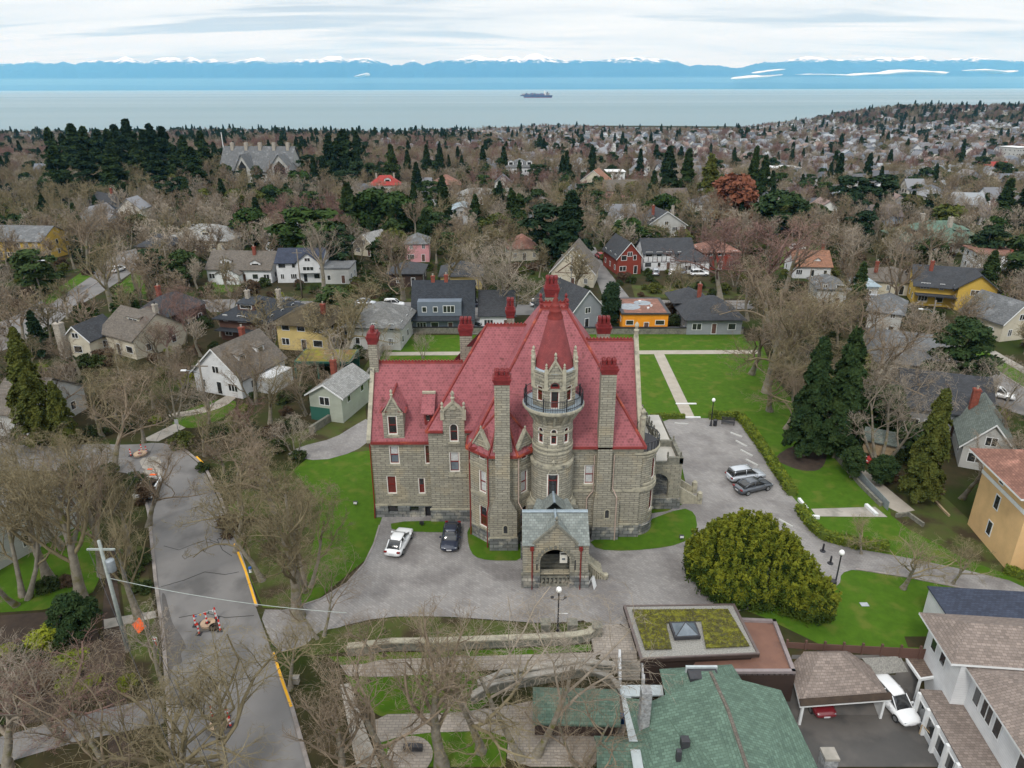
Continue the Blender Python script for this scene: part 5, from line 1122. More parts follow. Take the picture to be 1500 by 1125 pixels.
def dormer(par, x, y, z, w, h, dep, wall_, roof_, rise=.6, face=-1, flat=False, n=1, rz=0, wh=None):
    """a dormer whose face looks along -y before turning by rz"""
    a = MB(); a.box((-w/2, 0, -1.0), (w/2, dep, h)); 
    if not flat: a.quad((-w/2, 0, h), (w/2, 0, h), (0, 0, h+rise))
    o = a.build('dormer', wall_, par); o.location = (x, y, z); o.rotation_euler = (0, 0, rz)
    if flat: r = MB().ext([(-w/2-.2, -.25, h), (-w/2-.2, dep+.3, h+.45), (-w/2-.2, dep+.3, h+.57), (-w/2-.2, -.25, h+.12)], (w+.4, 0, 0))
    else:
        r = MB()
        for s in (-1, 1): r.ext([(s*(w/2+.2), -.2, h-.12), (s*(w/2+.2), dep+.4, h-.12), (0, dep+.4, h+rise+.05), (0, -.2, h+rise+.05)], (0, 0, .1))
    r.build('dormer_roof', roof_, o); add_win(o, 0, -.005, h*.12, 0, w*.72, wh or h*.78, n)
def chim(par, x, y, z0, z1, m='brick_red', s=.7):
    a = MB(); a.box((x-s/2, y-s/2, z0), (x+s/2, y+s/2, z1)); a.box((x-s/2-.07, y-s/2-.07, z1-.25), (x+s/2+.07, y+s/2+.07, z1-.1)); c = a.build('chimney', m, par)
    MB().lathe((x, y, z1), [(.13, -.05), (.13, .35), (.16, .4), (.09, .42)], 8).build('chimney_pot', 'brick_pale' if m != 'brick_pale' else 'trim_dark', c)
def place(px, py, z=None): p = G(px, py, z) ; return p
def scale_at(p): return (p.y*math.cos(PIT)-(p.z-CH)*math.sin(PIT))/CF      # metres a photo pixel spans there
def house(px, py, wpx, d, e, rise, kind, wall_, roof_, label, rz=0, over=.5, wins=(), swins=True, dorm=(), chims=(), trim='trim_white', cat='house', group=None, name='house', tri=None, win_h=1.3, keep=True, rows=None, glass='glass_dark', extra=None, bw=False):
    p = place(px, py); w = wpx*scale_at(p); T = thing(name, label, cat, p, rz, group); R = random.Random(int(px*7+py))
    W_ = MB(); W_.box((-w/2, 0, -2.5), (w/2, d, e-.001))
    if kind in ('x', 'y'): G_, Rf = gable_geo(w, d, e, rise, over, kind); W_.add(G_)
    elif kind == 'hip': Rf = hip_geo(w, d, e, rise, over)
    else: Rf = MB().box((-w/2-over, -over, e), (w/2+over, d+over, e+.28))
    W_.build('wall', 'w_'+wall_, T); Rf.build('roof', 'r_'+roof_ if 'r_'+roof_ in MT else roof_, T)
    if kind == 'y':                         # barge boards
        b = MB(); s = rise/(w/2)
        for sx in (-1, 1): b.ext([(sx*(w/2+over), -over*.7-.06, e-over*s-.06), (0, -over*.7-.06, e+rise-.06), (0, -over*.7-.06, e+rise+.17), (sx*(w/2+over), -over*.7-.06, e-over*s+.17)], (0, .055, 0))
        b.build('barge_board', trim, T)
    rows = rows if rows is not None else ([.9] if e < 4 else [.9, 3.6] if e < 7 else [.9, 3.6, 6.3])
    nw = max(1, int(w/2.6))
    for r_ in rows:
        for j in range(nw):
            x = -w/2+w*(j+.5)/nw+R.uniform(-.25, .25)
            if r_ == rows[0] and j == nw//2 and nw > 1: add_win(T, x, 0, .1, 0, 1.0, 2.1, 1, trim, 'w_brown' if R.random() < .5 else glass, name='door')
            else: add_win(T, x, 0, r_, 0, R.choice((.9, 1.5, 1.8)) if nw > 1 else 1.6, win_h, R.choice((1, 2, 3)), trim, glass)
        if swins:
            ns = max(1, int(d/3.6))
            for j in range(ns):
                y = d*(j+.5)/ns
                if p.x < -2: add_win(T, w/2, y, r_, PI/2, 1.0, win_h, 1, trim, glass)
                if p.x > 2: add_win(T, -w/2, y, r_, -PI/2, 1.0, win_h, 1, trim, glass)
    if kind == 'y' and rise > 1.8: add_win(T, 0, 0, e+.15, 0, 1.3, min(1.2, rise*.45), 2, trim, glass)
    if bw:                                   # black and white framing
        b = MB(); k = max(3, int(w/1.1))
        for j in range(k+1): x = -w/2+(w-.16)*j/k; b.box((x, -.03, e-2.4), (x+.16, 0.02, e+(rise*(1-abs(2*(x+.08)/w)) if kind == 'y' else 0)-.1))
        b.box((-w/2, -.035, e-2.5), (w/2, .02, e-2.3)); b.box((-w/2, -.035, e-.2), (w/2, .02, e-.02)); b.build('timber_framing', 'trim_dark', T)
    for q in dorm: dormer(T, *q[:3], q[3], q[4], q[5], 'w_'+(q[6] if len(q) > 6 else wall_), 'r_'+roof_, **(q[7] if len(q) > 7 else {}))
    for q in chims: chim(T, *q)
    if extra: extra(T, w)
    if keep:
        c, s = math.cos(rz), math.sin(rz); KEEP.append([(p.x+a*c-b*s, p.y+a*s+b*c) for a, b in ((-w/2-.6, -2.5), (w/2+.6, -2.5), (w/2+.6, d+.5), (-w/2-.6, d+.5))]); py > 335 and CLEAR.append([(p.x+a*c-b*s, p.y+a*s+b*c) for a, b in ((-w/2-.5, -7), (w/2+.5, -7), (w/2+.5, 0), (-w/2-.5, 0))])
    return T
D2 = math.radians
CLEAR = []
def ex_white(T, w):
    for k, yy in enumerate((3.0, 7.0)): dormer(T, w*.30, yy, 4.5, 1.7, 1.4, 2.2, 'w_white', 'r_taupe', rise=.5, flat=True, rz=PI/2)
    MB().box((w/2, 3, -1), (w/2+3.0, 8, 2.6)).build('side_wing', 'w_white', T)
house(322, 578, 86, 10, 3.3, 4.0, 'y', 'white', 'taupe', 'white gabled cottage with a taupe roof and small side dormers above the round lawn', D2(-22), chims=[(-.5, 7, 6, 8.6)], extra=ex_white, wins=())
def ex_bung(T, w): MB().box((-w/2-.02, -.04, -.3), (-w/2+3.0, .03, 2.0)).build('garage_door', 'w_teal', T)
house(480, 617, 52, 8, 4.0, 1.5, 'y', 'sage', 'pale', 'pale sage bungalow with light grey roof and dark green garage door', D2(-16), chims=[(-2.4, 7, 4, 6.4)], extra=ex_bung, rows=[2.4])
def ex_yel(T, w): chim(T, w*.32, 3, 5, 8, 'brick_red')
house(445, 514, 78, 10, 4.9, 2.6, 'hip', 'yellow', 'moss', 'pale yellow stucco house under a mossy brown hip roof', D2(-12), over=.9, extra=ex_yel)
house(549, 512, 78, 11, 4.3, 2.8, 'hip', 'palegrey', 'weathered', 'weathered grey house with a wide pale streaked hip roof', D2(-6), over=.8)
def ex_dutch(T, w):
    a = MB(); a.box((-w/2+1.0, -.25, 3.5), (w/2-2.2, 3, 6.2)); u = a.build('upper_storey', 'w_bluegrey', T)
    for x in (-w*.3, -w*.12): add_win(u, x, -.26, 4.2, 0, .9, 1.1, 1)
    add_win(u, w*.10, -.26, 4.1, 0, 2.2, 1.4, 3)
    MB().ext([(-w/2-.3, -1.2, 2.7), (-w/2-.3, 0, 3.4), (-w/2-.3, 0, 3.55), (-w/2-.3, -1.2, 2.85)], (w+.6, 0, 0)).build('porch_roof', 'r_charcoal', T)
house(650, 488, 88, 9, 3.6, 5.4, 'x', 'bluegrey', 'charcoal', 'blue-grey house with steep charcoal roof and a long white-windowed upper storey behind the lawn wall', D2(1), extra=ex_dutch, rows=[.9], chims=[(.5, 4.5, 8, 10.2), (-2, 4.5, 8, 10)])
def ex_brick(T, w): dormer(T, 0, 1.6, 5.6, 3.4, 1.0, 3, 'w_brown', 'r_charcoal', flat=True); MB().box((-w/2, -1.8, 2.2), (w/2, 0, 2.4)).build('porch_roof', 'r_charcoal', T)
house(360, 500, 78, 11, 4.2, 2.9, 'hip', 'brown', 'charcoal', 'brown brick house with a blue-black hip roof, flat dormer and tall chimneys', D2(-14), over=.9, extra=ex_brick, chims=[(-1, 4, 6, 8.6, 'brick_pale'), (w_ := 4.2, 6, 4, 8.6, 'brick_pale')])
def ex_left(T, w): dormer(T, 1.0, 3.0, 4.2, 3.4, 2.0, 4, 'w_cream', 'r_taupe', flat=True, n=2); chim(T, 3.4, 6, 5, 8.2, 'brick_pale')
house(176, 520, 80, 10, 3.6, 3.3, 'x', 'cream', 'taupe', 'cream house with grey-brown roof and a big shed dormer among bare trees', D2(-30), extra=ex_left)
house(118, 524, 40, 7, 3.4, 2.2, 'y', 'cream', 'dark', 'small cream wing with black roof beside a broad white chimney', D2(-10), chims=[(-2.2, -.6, -1, 6.4, 'brick_pale', 1.2)])
house(222, 492, 54, 11, 3.8, 3.0, 'hip', 'darkbrown', 'dark', 'dark roofed house with two skylights behind the cream one', D2(-20), chims=[(-1.5, 5, 5.5, 8.3)])
house(228, 395, 46, 9, 6.0, 2.6, 'hip', 'tan', 'dark', 'tudor house with black timbers over tan walls beside the upper street', D2(-8), bw=True, trim='trim_dark')
def ex_tud(T, w):
    G_, Rf = gable_geo(w*.36, 3, 2.6, 1.6, .4, 'y'); a = MB().box((-w*.18, 0, -1), (w*.18, 3, 2.6)).add(G_); o = a.build('porch', 'w_white', T); o.location = (-w*.12, -2.4, 0); Rf.build('porch_roof', 'r_taupe', o)
    b = MB()
    for j in range(7): x = -w*.17+w*.34*j/6; b.box((x-.07, -.03, 2.5), (x+.07, .02, 2.6+1.6*(1-abs(x)/(w*.18))))
    b.build('timber_framing', 'trim_dark', o); dormer(T, -w*.22, 1.3, 3.7, 2.6, 1.4, 3, 'w_white', 'r_taupe', n=3); add_win(o, 0, -.005, .9, 0, 1.5, 1.2, 2)
house(352, 414, 96, 10, 3.4, 3.2, 'x', 'white', 'taupe', 'white and black half-timbered bungalow with taupe roofs and a red chimney', D2(-4), extra=ex_tud, chims=[(2.8, 4, 5, 8)], dorm=[(3.9, 1.0, 3.4, 2.6, 1.3, 3)])
def ex_navy(T, w):
    G_, Rf = gable_geo(w*.5, 4, 5.2, 2.2, .5, 'y'); a = MB().box((-w*.25, 0, 2.6), (w*.25, 4, 5.2)).add(G_); o = a.build('gable_bay', 'w_white', T); o.location = (w*.22, -1.2, 0); Rf.build('gable_roof', 'r_navy', o); add_win(o, 0, -.005, 5.4, 0, 1.4, .9, 2); add_win(o, 0, -.005, 3.2, 0, 2.6, 1.0, 3)
house(441, 414, 66, 9, 5.0, 2.4, 'x', 'white', 'navy', 'white house with navy roof, gabled bay and navy trim along the far street', D2(2), extra=ex_navy)
house(492, 416, 42, 8, 3.6, .8, 'flat', 'palegrey', 'grey', 'low stucco house with two arched openings beside the navy roofed house', D2(0), over=.15)
house(408, 371, 44, 9, 4.6, 3.4, 'y', 'white', 'pale', 'white gabled house with thin grey battens at the foot of dark evergreens', D2(-18), bw=False)
house(290, 368, 100, 14, 3.4, 3.4, 'hip', 'cream', 'pale', 'long cream house with a spreading pale shingle roof behind the tudor houses', D2(-12), dorm=[(2, 2.0, 4, 3, 1.4, 3)], chims=[(-5, 5, 5, 7.8, 'brick_pale')])
def ex_aframe(T, w): pass
house(145, 320, 62, 9, 2.6, 6.2, 'x', 'bluegrey', 'dark', 'dark steep-roofed house with a white edged gable deep in the bare woods', D2(-38), chims=[(3.5, 5, 6, 11)])
house(24, 381, 92, 12, 5.4, 3.0, 'x', 'gold', 'grey', 'mustard yellow house with grey roof at the edge of the left woods', D2(-6))
house(534, 375, 40, 8, 3.2, 3.0, 'y', 'cream', 'pale', 'small house with pale mossy gable roof below the dark evergreens', D2(-30))
house(612, 384, 34, 9, 5.0, 2.0, 'hip', 'pink', 'grey', 'pink stucco house half hidden by bare trees', D2(4), over=.3)
house(595, 420, 48, 9, 3.2, 1.8, 'hip', 'darkbrown', 'dark', 'low dark bungalow with white window bands on the far street', D2(0)); house(676, 424, 60, 10, 3.2, 2.4, 'hip', 'yellow', 'dark', 'low yellow bungalow under a dark roof across the far street', D2(2))
def ex_tud2(T, w):
    b = MB(); b.box((-w*.42, -.03, 3.2), (w*.42, .02, 3.36))
    for s in (-1, 1): b.ext([(s*.15, -.03, 5.8), (s*w*.34, -.03, 3.3), (s*w*.38, -.03, 3.3), (s*.3, -.03, 6.0)], (0, .05, 0))
    b.box((-.08, -.03, 3.2), (.08, .02, 7)); b.build('timber_framing', 'w_brown', T)
house(838, 420, 62, 11, 3.6, 5.6, 'y', 'cream', 'taupe', 'cream gabled tudor house at the street corner with brown timbers', D2(-12), extra=ex_tud2, dorm=[])
house(768, 382, 44, 9, 3.4, 3.2, 'hip', 'cream', 'rust', 'red-brown roofed house among bare trees left of the street', D2(8))
house(974, 356, 62, 10, 5.4, 4.2, 'y', 'palegrey', 'dark', 'tall grey gabled house with several steep dark roofs', D2(12), dorm=[(-3.6, 1.5, 6, 2.4, 1.6, 3)], chims=[(-3, 4, 7, 11), (4, 5, 7, 10.6, 'brick_pale')])
house(921, 402, 36, 12, 4.4, 3.6, 'y', 'red', 'dark', 'barn-red gabled house beside the cross street', D2(10))
house(978, 396, 74, 9, 4.6, 2.8, 'x', 'white', 'dark', 'long black and white timbered house behind parked cars', D2(3), bw=True)
house(1017, 401, 44, 8, 3.4, 2.2, 'hip', 'white', 'dark', 'small timbered white cottage right of the long timbered house', D2(4), bw=True); house(1055, 395, 52, 9, 4.6, 2.4, 'hip', 'red', 'rust', 'dark red house behind red-twigged bare trees', D2(6))
house(860, 482, 66, 13, 3.0, 4.6, 'y', 'grey', 'dark', 'grey gabled house with dark skylit roof directly behind the castle spire', D2(28), keep=True)
def ex_orange(T, w):
    MB().box((-w/2+.3, -.1, 4.02), (w/2-.3, 9.5, 4.04)).build('gravel_roof', 'r_rust', T); MB().lathe((-w*.3, 4, 4.045), [(2.2, 0), (0.01, .003)], 14).build('puddle', 'puddle', T); MB().lathe((w*.05, 6.5, 4.045), [(1.7, 0), (0.01, .003)], 14).build('puddle', 'puddle', T)
    for q in ((0, 7), (w*.2, 4), (w*.1, 2.5)): MB().lathe((*q, 4.03), [(.2, 0), (.2, .3), (.28, .32), (.01, .4)], 8).build('roof_vent', 'trim_white', T)
house(944, 488, 66, 10, 3.75, 0, 'flat', 'orange', 'trim_dark', 'bright orange flat-roofed house behind the lawn wall', D2(0), over=.35, extra=ex_orange, rows=[1.6], win_h=1.0)
def ex_hip(T, w):
    r = hip_geo(7, 7, 3.4, 2.2, .4).build('rear_roof', 'r_dark', T); r.location = (-w*.25, 8, .5)
    for k in range(3): MB().box((-w*.28+k*.8, 3.2+k*.5, 4.75+k*.32), (-w*.28+k*.8+.6, 4.2+k*.5, 4.9+k*.45)).build('skylight', 'puddle', T)
    chim(T, -1, 9, 4, 7.4)
house(1045, 490, 80, 9, 3.0, 3.4, 'hip', 'grey', 'dark', 'slate-grey hip-roofed house with rooftop skylights right of the orange house', D2(0), over=.7, extra=ex_hip)
house(728, 484, 50, 9, 3.2, 3.4, 'x', 'white', 'dark', 'white house with a dark roof behind the big grey-trunked tree', D2(0))
house(1188, 408, 52, 9, 3.2, 2.8, 'x', 'white', 'clay', 'white cottage with bright clay-orange roof and red chimney', D2(-6), dorm=[(1.2, 1.2, 3.2, 1.8, 1.1, 3)], chims=[(3.2, 5, 4.6, 7.6)])
def ex_green(T, w):
    for x, y in ((-w*.32, 3), (w*.22, 3.5)): dormer(T, x, y, 4.8, 4.0, 1.4, 4, 'w_darkbrown', 'r_green', flat=True, n=3)
    chim(T, w*.1, 5.5, 5, 9.6, 'brick_pale', 1.1); chim(T, -w*.2, 9, 5, 10, 'brick_pale', 1.1)
house(1385, 372, 110, 16, 3.4, 4.8, 'hip', 'stonegrey', 'green', 'big rambling house under broad green shingle roofs', D2(-4), over=1.2, extra=ex_green)
def ex_mod(T, w): MB().box((-w/2-1, -2.4, 2.7), (w*.3, 0, 2.95)).build('balcony', 'trim_white', T); chim(T, w*.25, 4, 5.4, 7.8)
house(1466, 406, 66, 10, 5.4, 0, 'flat', 'white', 'rust', 'white modern house with flat brownish roof and balconies', D2(-10), over=.5, extra=ex_mod)
house(1308, 432, 70, 11, 3.0, 2.2, 'hip', 'cream', 'taupe', 'low house with a faded brown roof left of the yellow craftsman house', D2(-14), chims=[(-3.5, 4, 4, 6.6)])
def ex_craft(T, w):
    MB().box((-w*.5, -2.2, 2.5), (w*.1, 0, 2.7)).build('porch_roof', 'r_dark', T)
    G_, Rf = gable_geo(w*.55, 5, 5.0, 2.6, .8, 'y'); o = MB().box((-w*.27, 0, 0), (w*.27, 5, 5)).add(G_).build('front_wing', 'w_gold', T); o.location = (w*.36, -2, 0); Rf.build('wing_roof', 'r_dark', o)
    for z in (.9, 3.4): add_win(o, 0, -.005, z, 0, 2.4, 1.2, 3)
house(1385, 450, 88, 11, 4.6, 2.8, 'x', 'gold', 'dark', 'bright yellow craftsman house with dark broad-eaved roofs and white trim', D2(-20), over=1.0, extra=ex_craft, chims=[(-3.5, 4, 5, 8.8)])
house(1290, 492, 44, 10, 4.6, 2.0, 'hip', 'palegrey', 'grey', 'pale house with blue-grey hip roof between bare trees', D2(-30)); house(1215, 450, 40, 9, 4.0, 1.8, 'hip', 'palegrey', 'grey', 'grey roofed cottage below the clay-roofed one', D2(-10)); house(1270, 440, 26, 6, 3.2, 1.6, 'hip', 'white', 'ltblue', 'tiny white outbuilding with a light blue roof by a parked car', D2(0))
house(1488, 498, 62, 9, 3.6, 3.4, 'y', 'cream', 'grey', 'cream gabled house with grey porch roof on the right street', D2(16))
house(1322, 560, 100, 16, 3.2, 2.6, 'x', 'cream', 'grey', 'long cream house with grey roof behind the tall conifer pair', D2(-22), keep=True)
def ex_lt(T, w): 
    a = MB().box((-.8, -.5, -2), (.8, .15, 2.6)).ext([(-.8, -.5, 2.6), (.8, -.5, 2.6), (.35, -.5, 3.4), (-.35, -.5, 3.4)], (0, .65, 0)); o = a.build('chimney_breast', 'w_grey', T); o.location = (w*.25, 0, 0); chim(T, w*.25, -.15, 3.3, 7.4, 'brick_red', .8)
house(1378, 640, 116, 11, 3.8, 3.2, 'x', 'grey', 'dark', 'grey house with dark roof and a brick chimney beside the apricot house', D2(-20), extra=ex_lt)
house(1440, 690, 64, 10, 3.2, 3.0, 'y', 'palegrey', 'greygreen', 'grey-green shingled wing between the grey house and the apricot house', D2(-25))
# far landmarks
def ex_church(T, w):
    for x, ww in ((-w*.12, 9), (w*.40, 13)):
        G_, Rf = gable_geo(ww, 10, 6, 8, 1, 'y'); o = MB().box((-ww/2, 0, -4), (ww/2, 10, 6)).add(G_).build('front_gable', 'w_palegrey', T); o.location = (x, -5, 0); Rf.build('gable_roof', 'r_grey', o); MB().box((-ww*.22, -.1, -2), (ww*.22, 0, 8)).ext([(-ww*.22, -.1, 8), (ww*.22, -.1, 8), (0, -.1, 11)], (0, .1, 0)).build('great_window', 'glass_dark', o)
    for k in range(5): MB().box((-w*.4+k*w*.2, 8, 15), (-w*.4+k*w*.2+1.5, 10, 19)).build('chimney', 'brick_pale', T)
house(376, 266, 104, 20, 6, 11, 'x', 'palegrey', 'grey', 'huge grey steep-roofed hall with pointed window gables beside a flagpole', D2(-3), over=1, extra=ex_church, rows=[])
house(566, 291, 44, 9, 6, 4, 'hip', 'white', 'red', 'white villa with bright red tiled roof behind a round green tree', D2(8), chims=[(-4, 4, 6, 11, 'brick_pale'), (4, 4, 6, 11, 'brick_pale')], dorm=[(1, 1.5, 7, 3, 1.6, 3)])
house(677, 329, 34, 12, 5, 1.6, 'y', 'white', 'ltblue', 'white house with a pale blue metal roof', D2(3)); house(630, 322, 34, 9, 5, 2, 'hip', 'cream', 'grey', 'beige house with a grey hip roof left of the pale blue roof', D2(-12))
house(1035, 252, 54, 20, 5, 2, 'y', 'palegrey', 'ltblue', 'low hall with light blue metal roofs in the middle distance', D2(60)); house(762, 270, 40, 14, 9, 4, 'hip', 'white', 'grey', 'grand white mansion with balconies among bare trees', D2(2), dorm=[(0, 1.5, 9.8, 3, 2, 3), (-5, 1.5, 9.8, 3, 2, 3), (5, 1.5, 9.8, 3, 2, 3)])
house(868, 284, 38, 13, 6, 5, 'y', 'cream', 'clay', 'cream gabled house with orange-brown roof in the middle distance', D2(-18)); house(912, 290, 50, 12, 3.6, 4, 'x', 'pink', 'taupe', 'pinkish house with a brown roof right of the orange-brown roofed one', D2(4)); house(902, 265, 26, 12, 5, 0, 'flat', 'white', 'trim_white', 'small white flat building with two masts beside the far green', 0)
house(1494, 240, 26, 16, 13, 0, 'flat', 'palegrey', 'trim_white', 'white apartment block at the right edge of the far town', D2(20), rows=[1, 4, 7, 10]); house(1462, 258, 46, 14, 5, 4, 'x', 'pink', 'red', 'pink-roofed house near the white apartment block', D2(10)); house(1152, 264, 40, 16, 7, 0, 'flat', 'palegrey', 'trim_white', 'pale flat-roofed school block in the far town', 0)
house(432, 283, 22, 8, 4, 3, 'x', 'white', 'pale', 'white gable end peeping from dark evergreens right of the grey hall', D2(-30)); house(60, 232, 60, 14, 5, 3, 'x', 'cream', 'tan', 'long tan-roofed house left of the great evergreen stand', 0); house(700, 300, 60, 10, 4, 2.6, 'hip', 'white', 'pale', 'white house with a broken pale roofline behind bare trees', 0)
house(655, 290, 40, 12, 6, 4, 'hip', 'tan', 'rust', 'tan house with red-brown roof in the woods left of the white mansion', D2(6)); house(20, 640, 70, 10, 3.6, 3, 'x', 'palegrey', 'taupe', 'grey-brown house at the left edge behind conifers', D2(-10)); house(-75, 850, 90, 12, 3.2, 3.0, 'x', 'palegrey', 'weathered', 'weathered grey-roofed house at the left edge among bare trunks', D2(-24))
# ------------------------------------------------------------ the buildings in front and at the right
def quadhouse(name, label, cat, B, z0, ze, rise, over, wall_, roof_, wins=(), inset=.5, flat=False, cont=None):
    """walls on any four-cornered footprint (world points, viewer's side first) under a hip roof"""
    B = [Vector((b[0], b[1])) for b in B]; c = sum(B, Vector((0, 0)))/4; O = (c.x, c.y, z0)
    T = cont or thing(name, label, cat, O); OFFS[T.name] = O
    W_ = MB(); n = 4
    for k in range(4):
        a, b = B[k], B[(k+1) % 4]; W_.quad((a.x, a.y, z0-1), (b.x, b.y, z0-1), (b.x, b.y, ze), (a.x, a.y, ze))
    W_.quad(*[(b.x, b.y, ze-.02) for b in B]); W_.build('wall', wall_, T, O)
    E_ = [b+(b-c).normalized()*over*1.4 for b in B]
    if flat: Rf = MB().ext([(e.x, e.y, ze) for e in E_], (0, 0, flat))
    else:
        l0 = (B[1]-B[0]).length; l1 = (B[2]-B[1]).length; Rf = MB()
        if l0 >= l1: m0, m1 = (E_[0]+E_[3])/2, (E_[1]+E_[2])/2
        else: m0, m1 = (E_[0]+E_[1])/2, (E_[3]+E_[2])/2
        L_ = (m1-m0).length; h = min(l0, l1)/2+over; t = min(.48, h*inset*2/L_) if L_ > 0 else .4
        p = m0.lerp(m1, t); q = m0.lerp(m1, 1-t); P3 = (p.x, p.y, ze+rise); Q3 = (q.x, q.y, ze+rise); e3 = [(e.x, e.y, ze) for e in E_]
        if l0 >= l1: F = [(e3[0], e3[1], Q3, P3), (e3[1], e3[2], Q3), (e3[2], e3[3], P3, Q3), (e3[3], e3[0], P3)]
        else: F = [(e3[0], e3[1], P3), (e3[1], e3[2], Q3, P3), (e3[2], e3[3], Q3), (e3[3], e3[0], P3, Q3)]
        for f in F: Rf.quad(*f)
        fa = MB(); fa.ext([(e.x, e.y, ze-.2) for e in E_], (0, 0, .19)); fa.build('fascia', 'trim_white', T, O)
    Rf.build('roof', roof_, T, O)
    for side, u, z, w, h, nn in wins:
        a, b = B[side], B[(side+1) % 4]; d = (b-a).normalized(); p = a+d*(u*(b-a).length); add_win(T, p.x-O[0], p.y-O[1], z+z0-O[2], math.atan2(d.y, d.x), w, h, nn)
    KEEP.append([(e.x, e.y) for e in E_]); return T, B, O
def wing(T, O, B, z0, ze, rise, over, wall_, roof_, wins=(), inset=.4, flat=False, name='wing'):
    W_ = MB()
    for k in range(4): a, b = B[k], B[(k+1) % 4]; W_.quad((a.x, a.y, z0-1), (b.x, b.y, z0-1), (b.x, b.y, ze), (a.x, a.y, ze))
    w = W_.build(name, wall_, T, O); c = (B[0]+B[1]+B[2]+B[3])/4; E_ = [b+(b-c).normalized()*over for b in B]; Rf = MB()
    if flat: Rf.ext([(e.x, e.y, ze) for e in E_], (0, 0, flat))
    else:
        l0 = (B[1]-B[0]).length; l1 = (B[2]-B[1]).length
        m0, m1 = ((E_[0]+E_[3])/2, (E_[1]+E_[2])/2) if l0 >= l1 else ((E_[0]+E_[1])/2, (E_[3]+E_[2])/2)
        p = m0.lerp(m1, inset); q = m0.lerp(m1, 1-inset); P3 = (p.x, p.y, ze+rise); Q3 = (q.x, q.y, ze+rise); e3 = [(e.x, e.y, ze) for e in E_]
        F = [(e3[0], e3[1], Q3, P3), (e3[1], e3[2], Q3), (e3[2], e3[3], P3, Q3), (e3[3], e3[0], P3)] if l0 >= l1 else [(e3[0], e3[1], P3), (e3[1], e3[2], Q3, P3), (e3[2], e3[3], Q3), (e3[3], e3[0], P3, Q3)]
        for f in F: Rf.quad(*f)
        MB().ext([(e.x, e.y, ze-.18) for e in E_], (0, 0, .17)).build('fascia', 'trim_white', w)
    Rf.build(name+'_roof', roof_, w)
    for side, u, z, ww, h, nn in wins:
        a, b = B[side], B[(side+1) % 4]; d = (b-a).normalized(); p = a+d*(u*(b-a).length); add_win(w, p.x-O[0], p.y-O[1], z+z0-O[2], math.atan2(d.y, d.x), ww, h, nn)
    return w
# apricot house
A = G(1417, 768); Bc = G(1476, 838); dl = (Bc-A).normalized(); dr = Vector((-dl.y, dl.x, 0)); z_ = 0.0
if dr.x < 0: dr = -dr
Bq = [Bc, Bc+dr*13, A+dr*13, A]
T_, _, O_ = quadhouse('house', 'apricot stucco house with brown shingle hip roofs and a white band under the eaves', 'house', [Bq[3], Bq[0], Bq[1], Bq[2]], z_, 8.6, 2.6, 1.2, 'w_apricot', 'r_rust', [(0, .45, 1.2, .9, 1.6, 1), (0, .45, 4.2, .9, 1.6, 1), (0, .42, 6.9, .9, 1.2, 1), (1, .3, 6.9, .9, 1.2, 1), (1, .3, 4.0, 1.2, 1.6, 2)])
for k in (0, 1):
    a, b = (A, Bc) if k == 0 else (Bc, Bc+dr*13)
    d = (b-a).normalized(); nrm = Vector((d.y, -d.x, 0)); MB().ext([Vector((*(a+nrm*.03)[:2], 6.3)), Vector((*(b+nrm*.03)[:2], 6.3)), Vector((*(b+nrm*.03)[:2], 6.7)), Vector((*(a+nrm*.03)[:2], 6.7))], nrm*.06).build('band', 'trim_white', T_, O_)
q = Bc+dr*2.2-dl*3.0; o = MB(); c_ = [q+dl*5.5, q+dl*5.5+dr*7, q+dr*7, q]
for k in range(4): a, b = c_[k], c_[(k+1) % 4]; o.quad((a.x, a.y, -1), (b.x, b.y, -1), (b.x, b.y, 3.0), (a.x, a.y, 3.0))
pw = o.build('porch', 'w_apricot', T_, O_); e_ = [c_[0]+dl*.7-dr*.7, c_[1]+dl*.7+dr, c_[2]+dr, c_[3]-dr*.7]; m_ = (c_[0]+c_[1]+c_[2]+c_[3])/4
MB().quad(*[(v.x, v.y, 3.0) for v in (e_[0], e_[1])], (m_.x+2, m_.y, 4.6), (m_.x, m_.y, 4.6)).quad((e_[3].x, e_[3].y, 3.0), (e_[0].x, e_[0].y, 3.0), (m_.x, m_.y, 4.6)).quad((e_[2].x, e_[2].y, 3.0), (e_[3].x, e_[3].y, 3.0), (m_.x, m_.y, 4.6), (m_.x+2, m_.y, 4.6)).build('porch_roof', 'r_rust', pw)
UB = [A+dl*1.0+dr*4.5, A+dl*5.5+dr*4.5, A+dl*5.5+dr*14, A+dl*1.0+dr*14]
wing_later = (T_, O_, UB)
for kk, (uu, zz) in enumerate(((.2, 1.2), (.2, 4.2), (.75, 4.2))): p = Bc+dr*13*uu; n_ = Vector((dr.y, -dr.x, 0))*.0; add_win(T_, p.x-O_[0], p.y-O_[1], zz, math.atan2(dr.y, dr.x), 1.1, 1.6, 2)
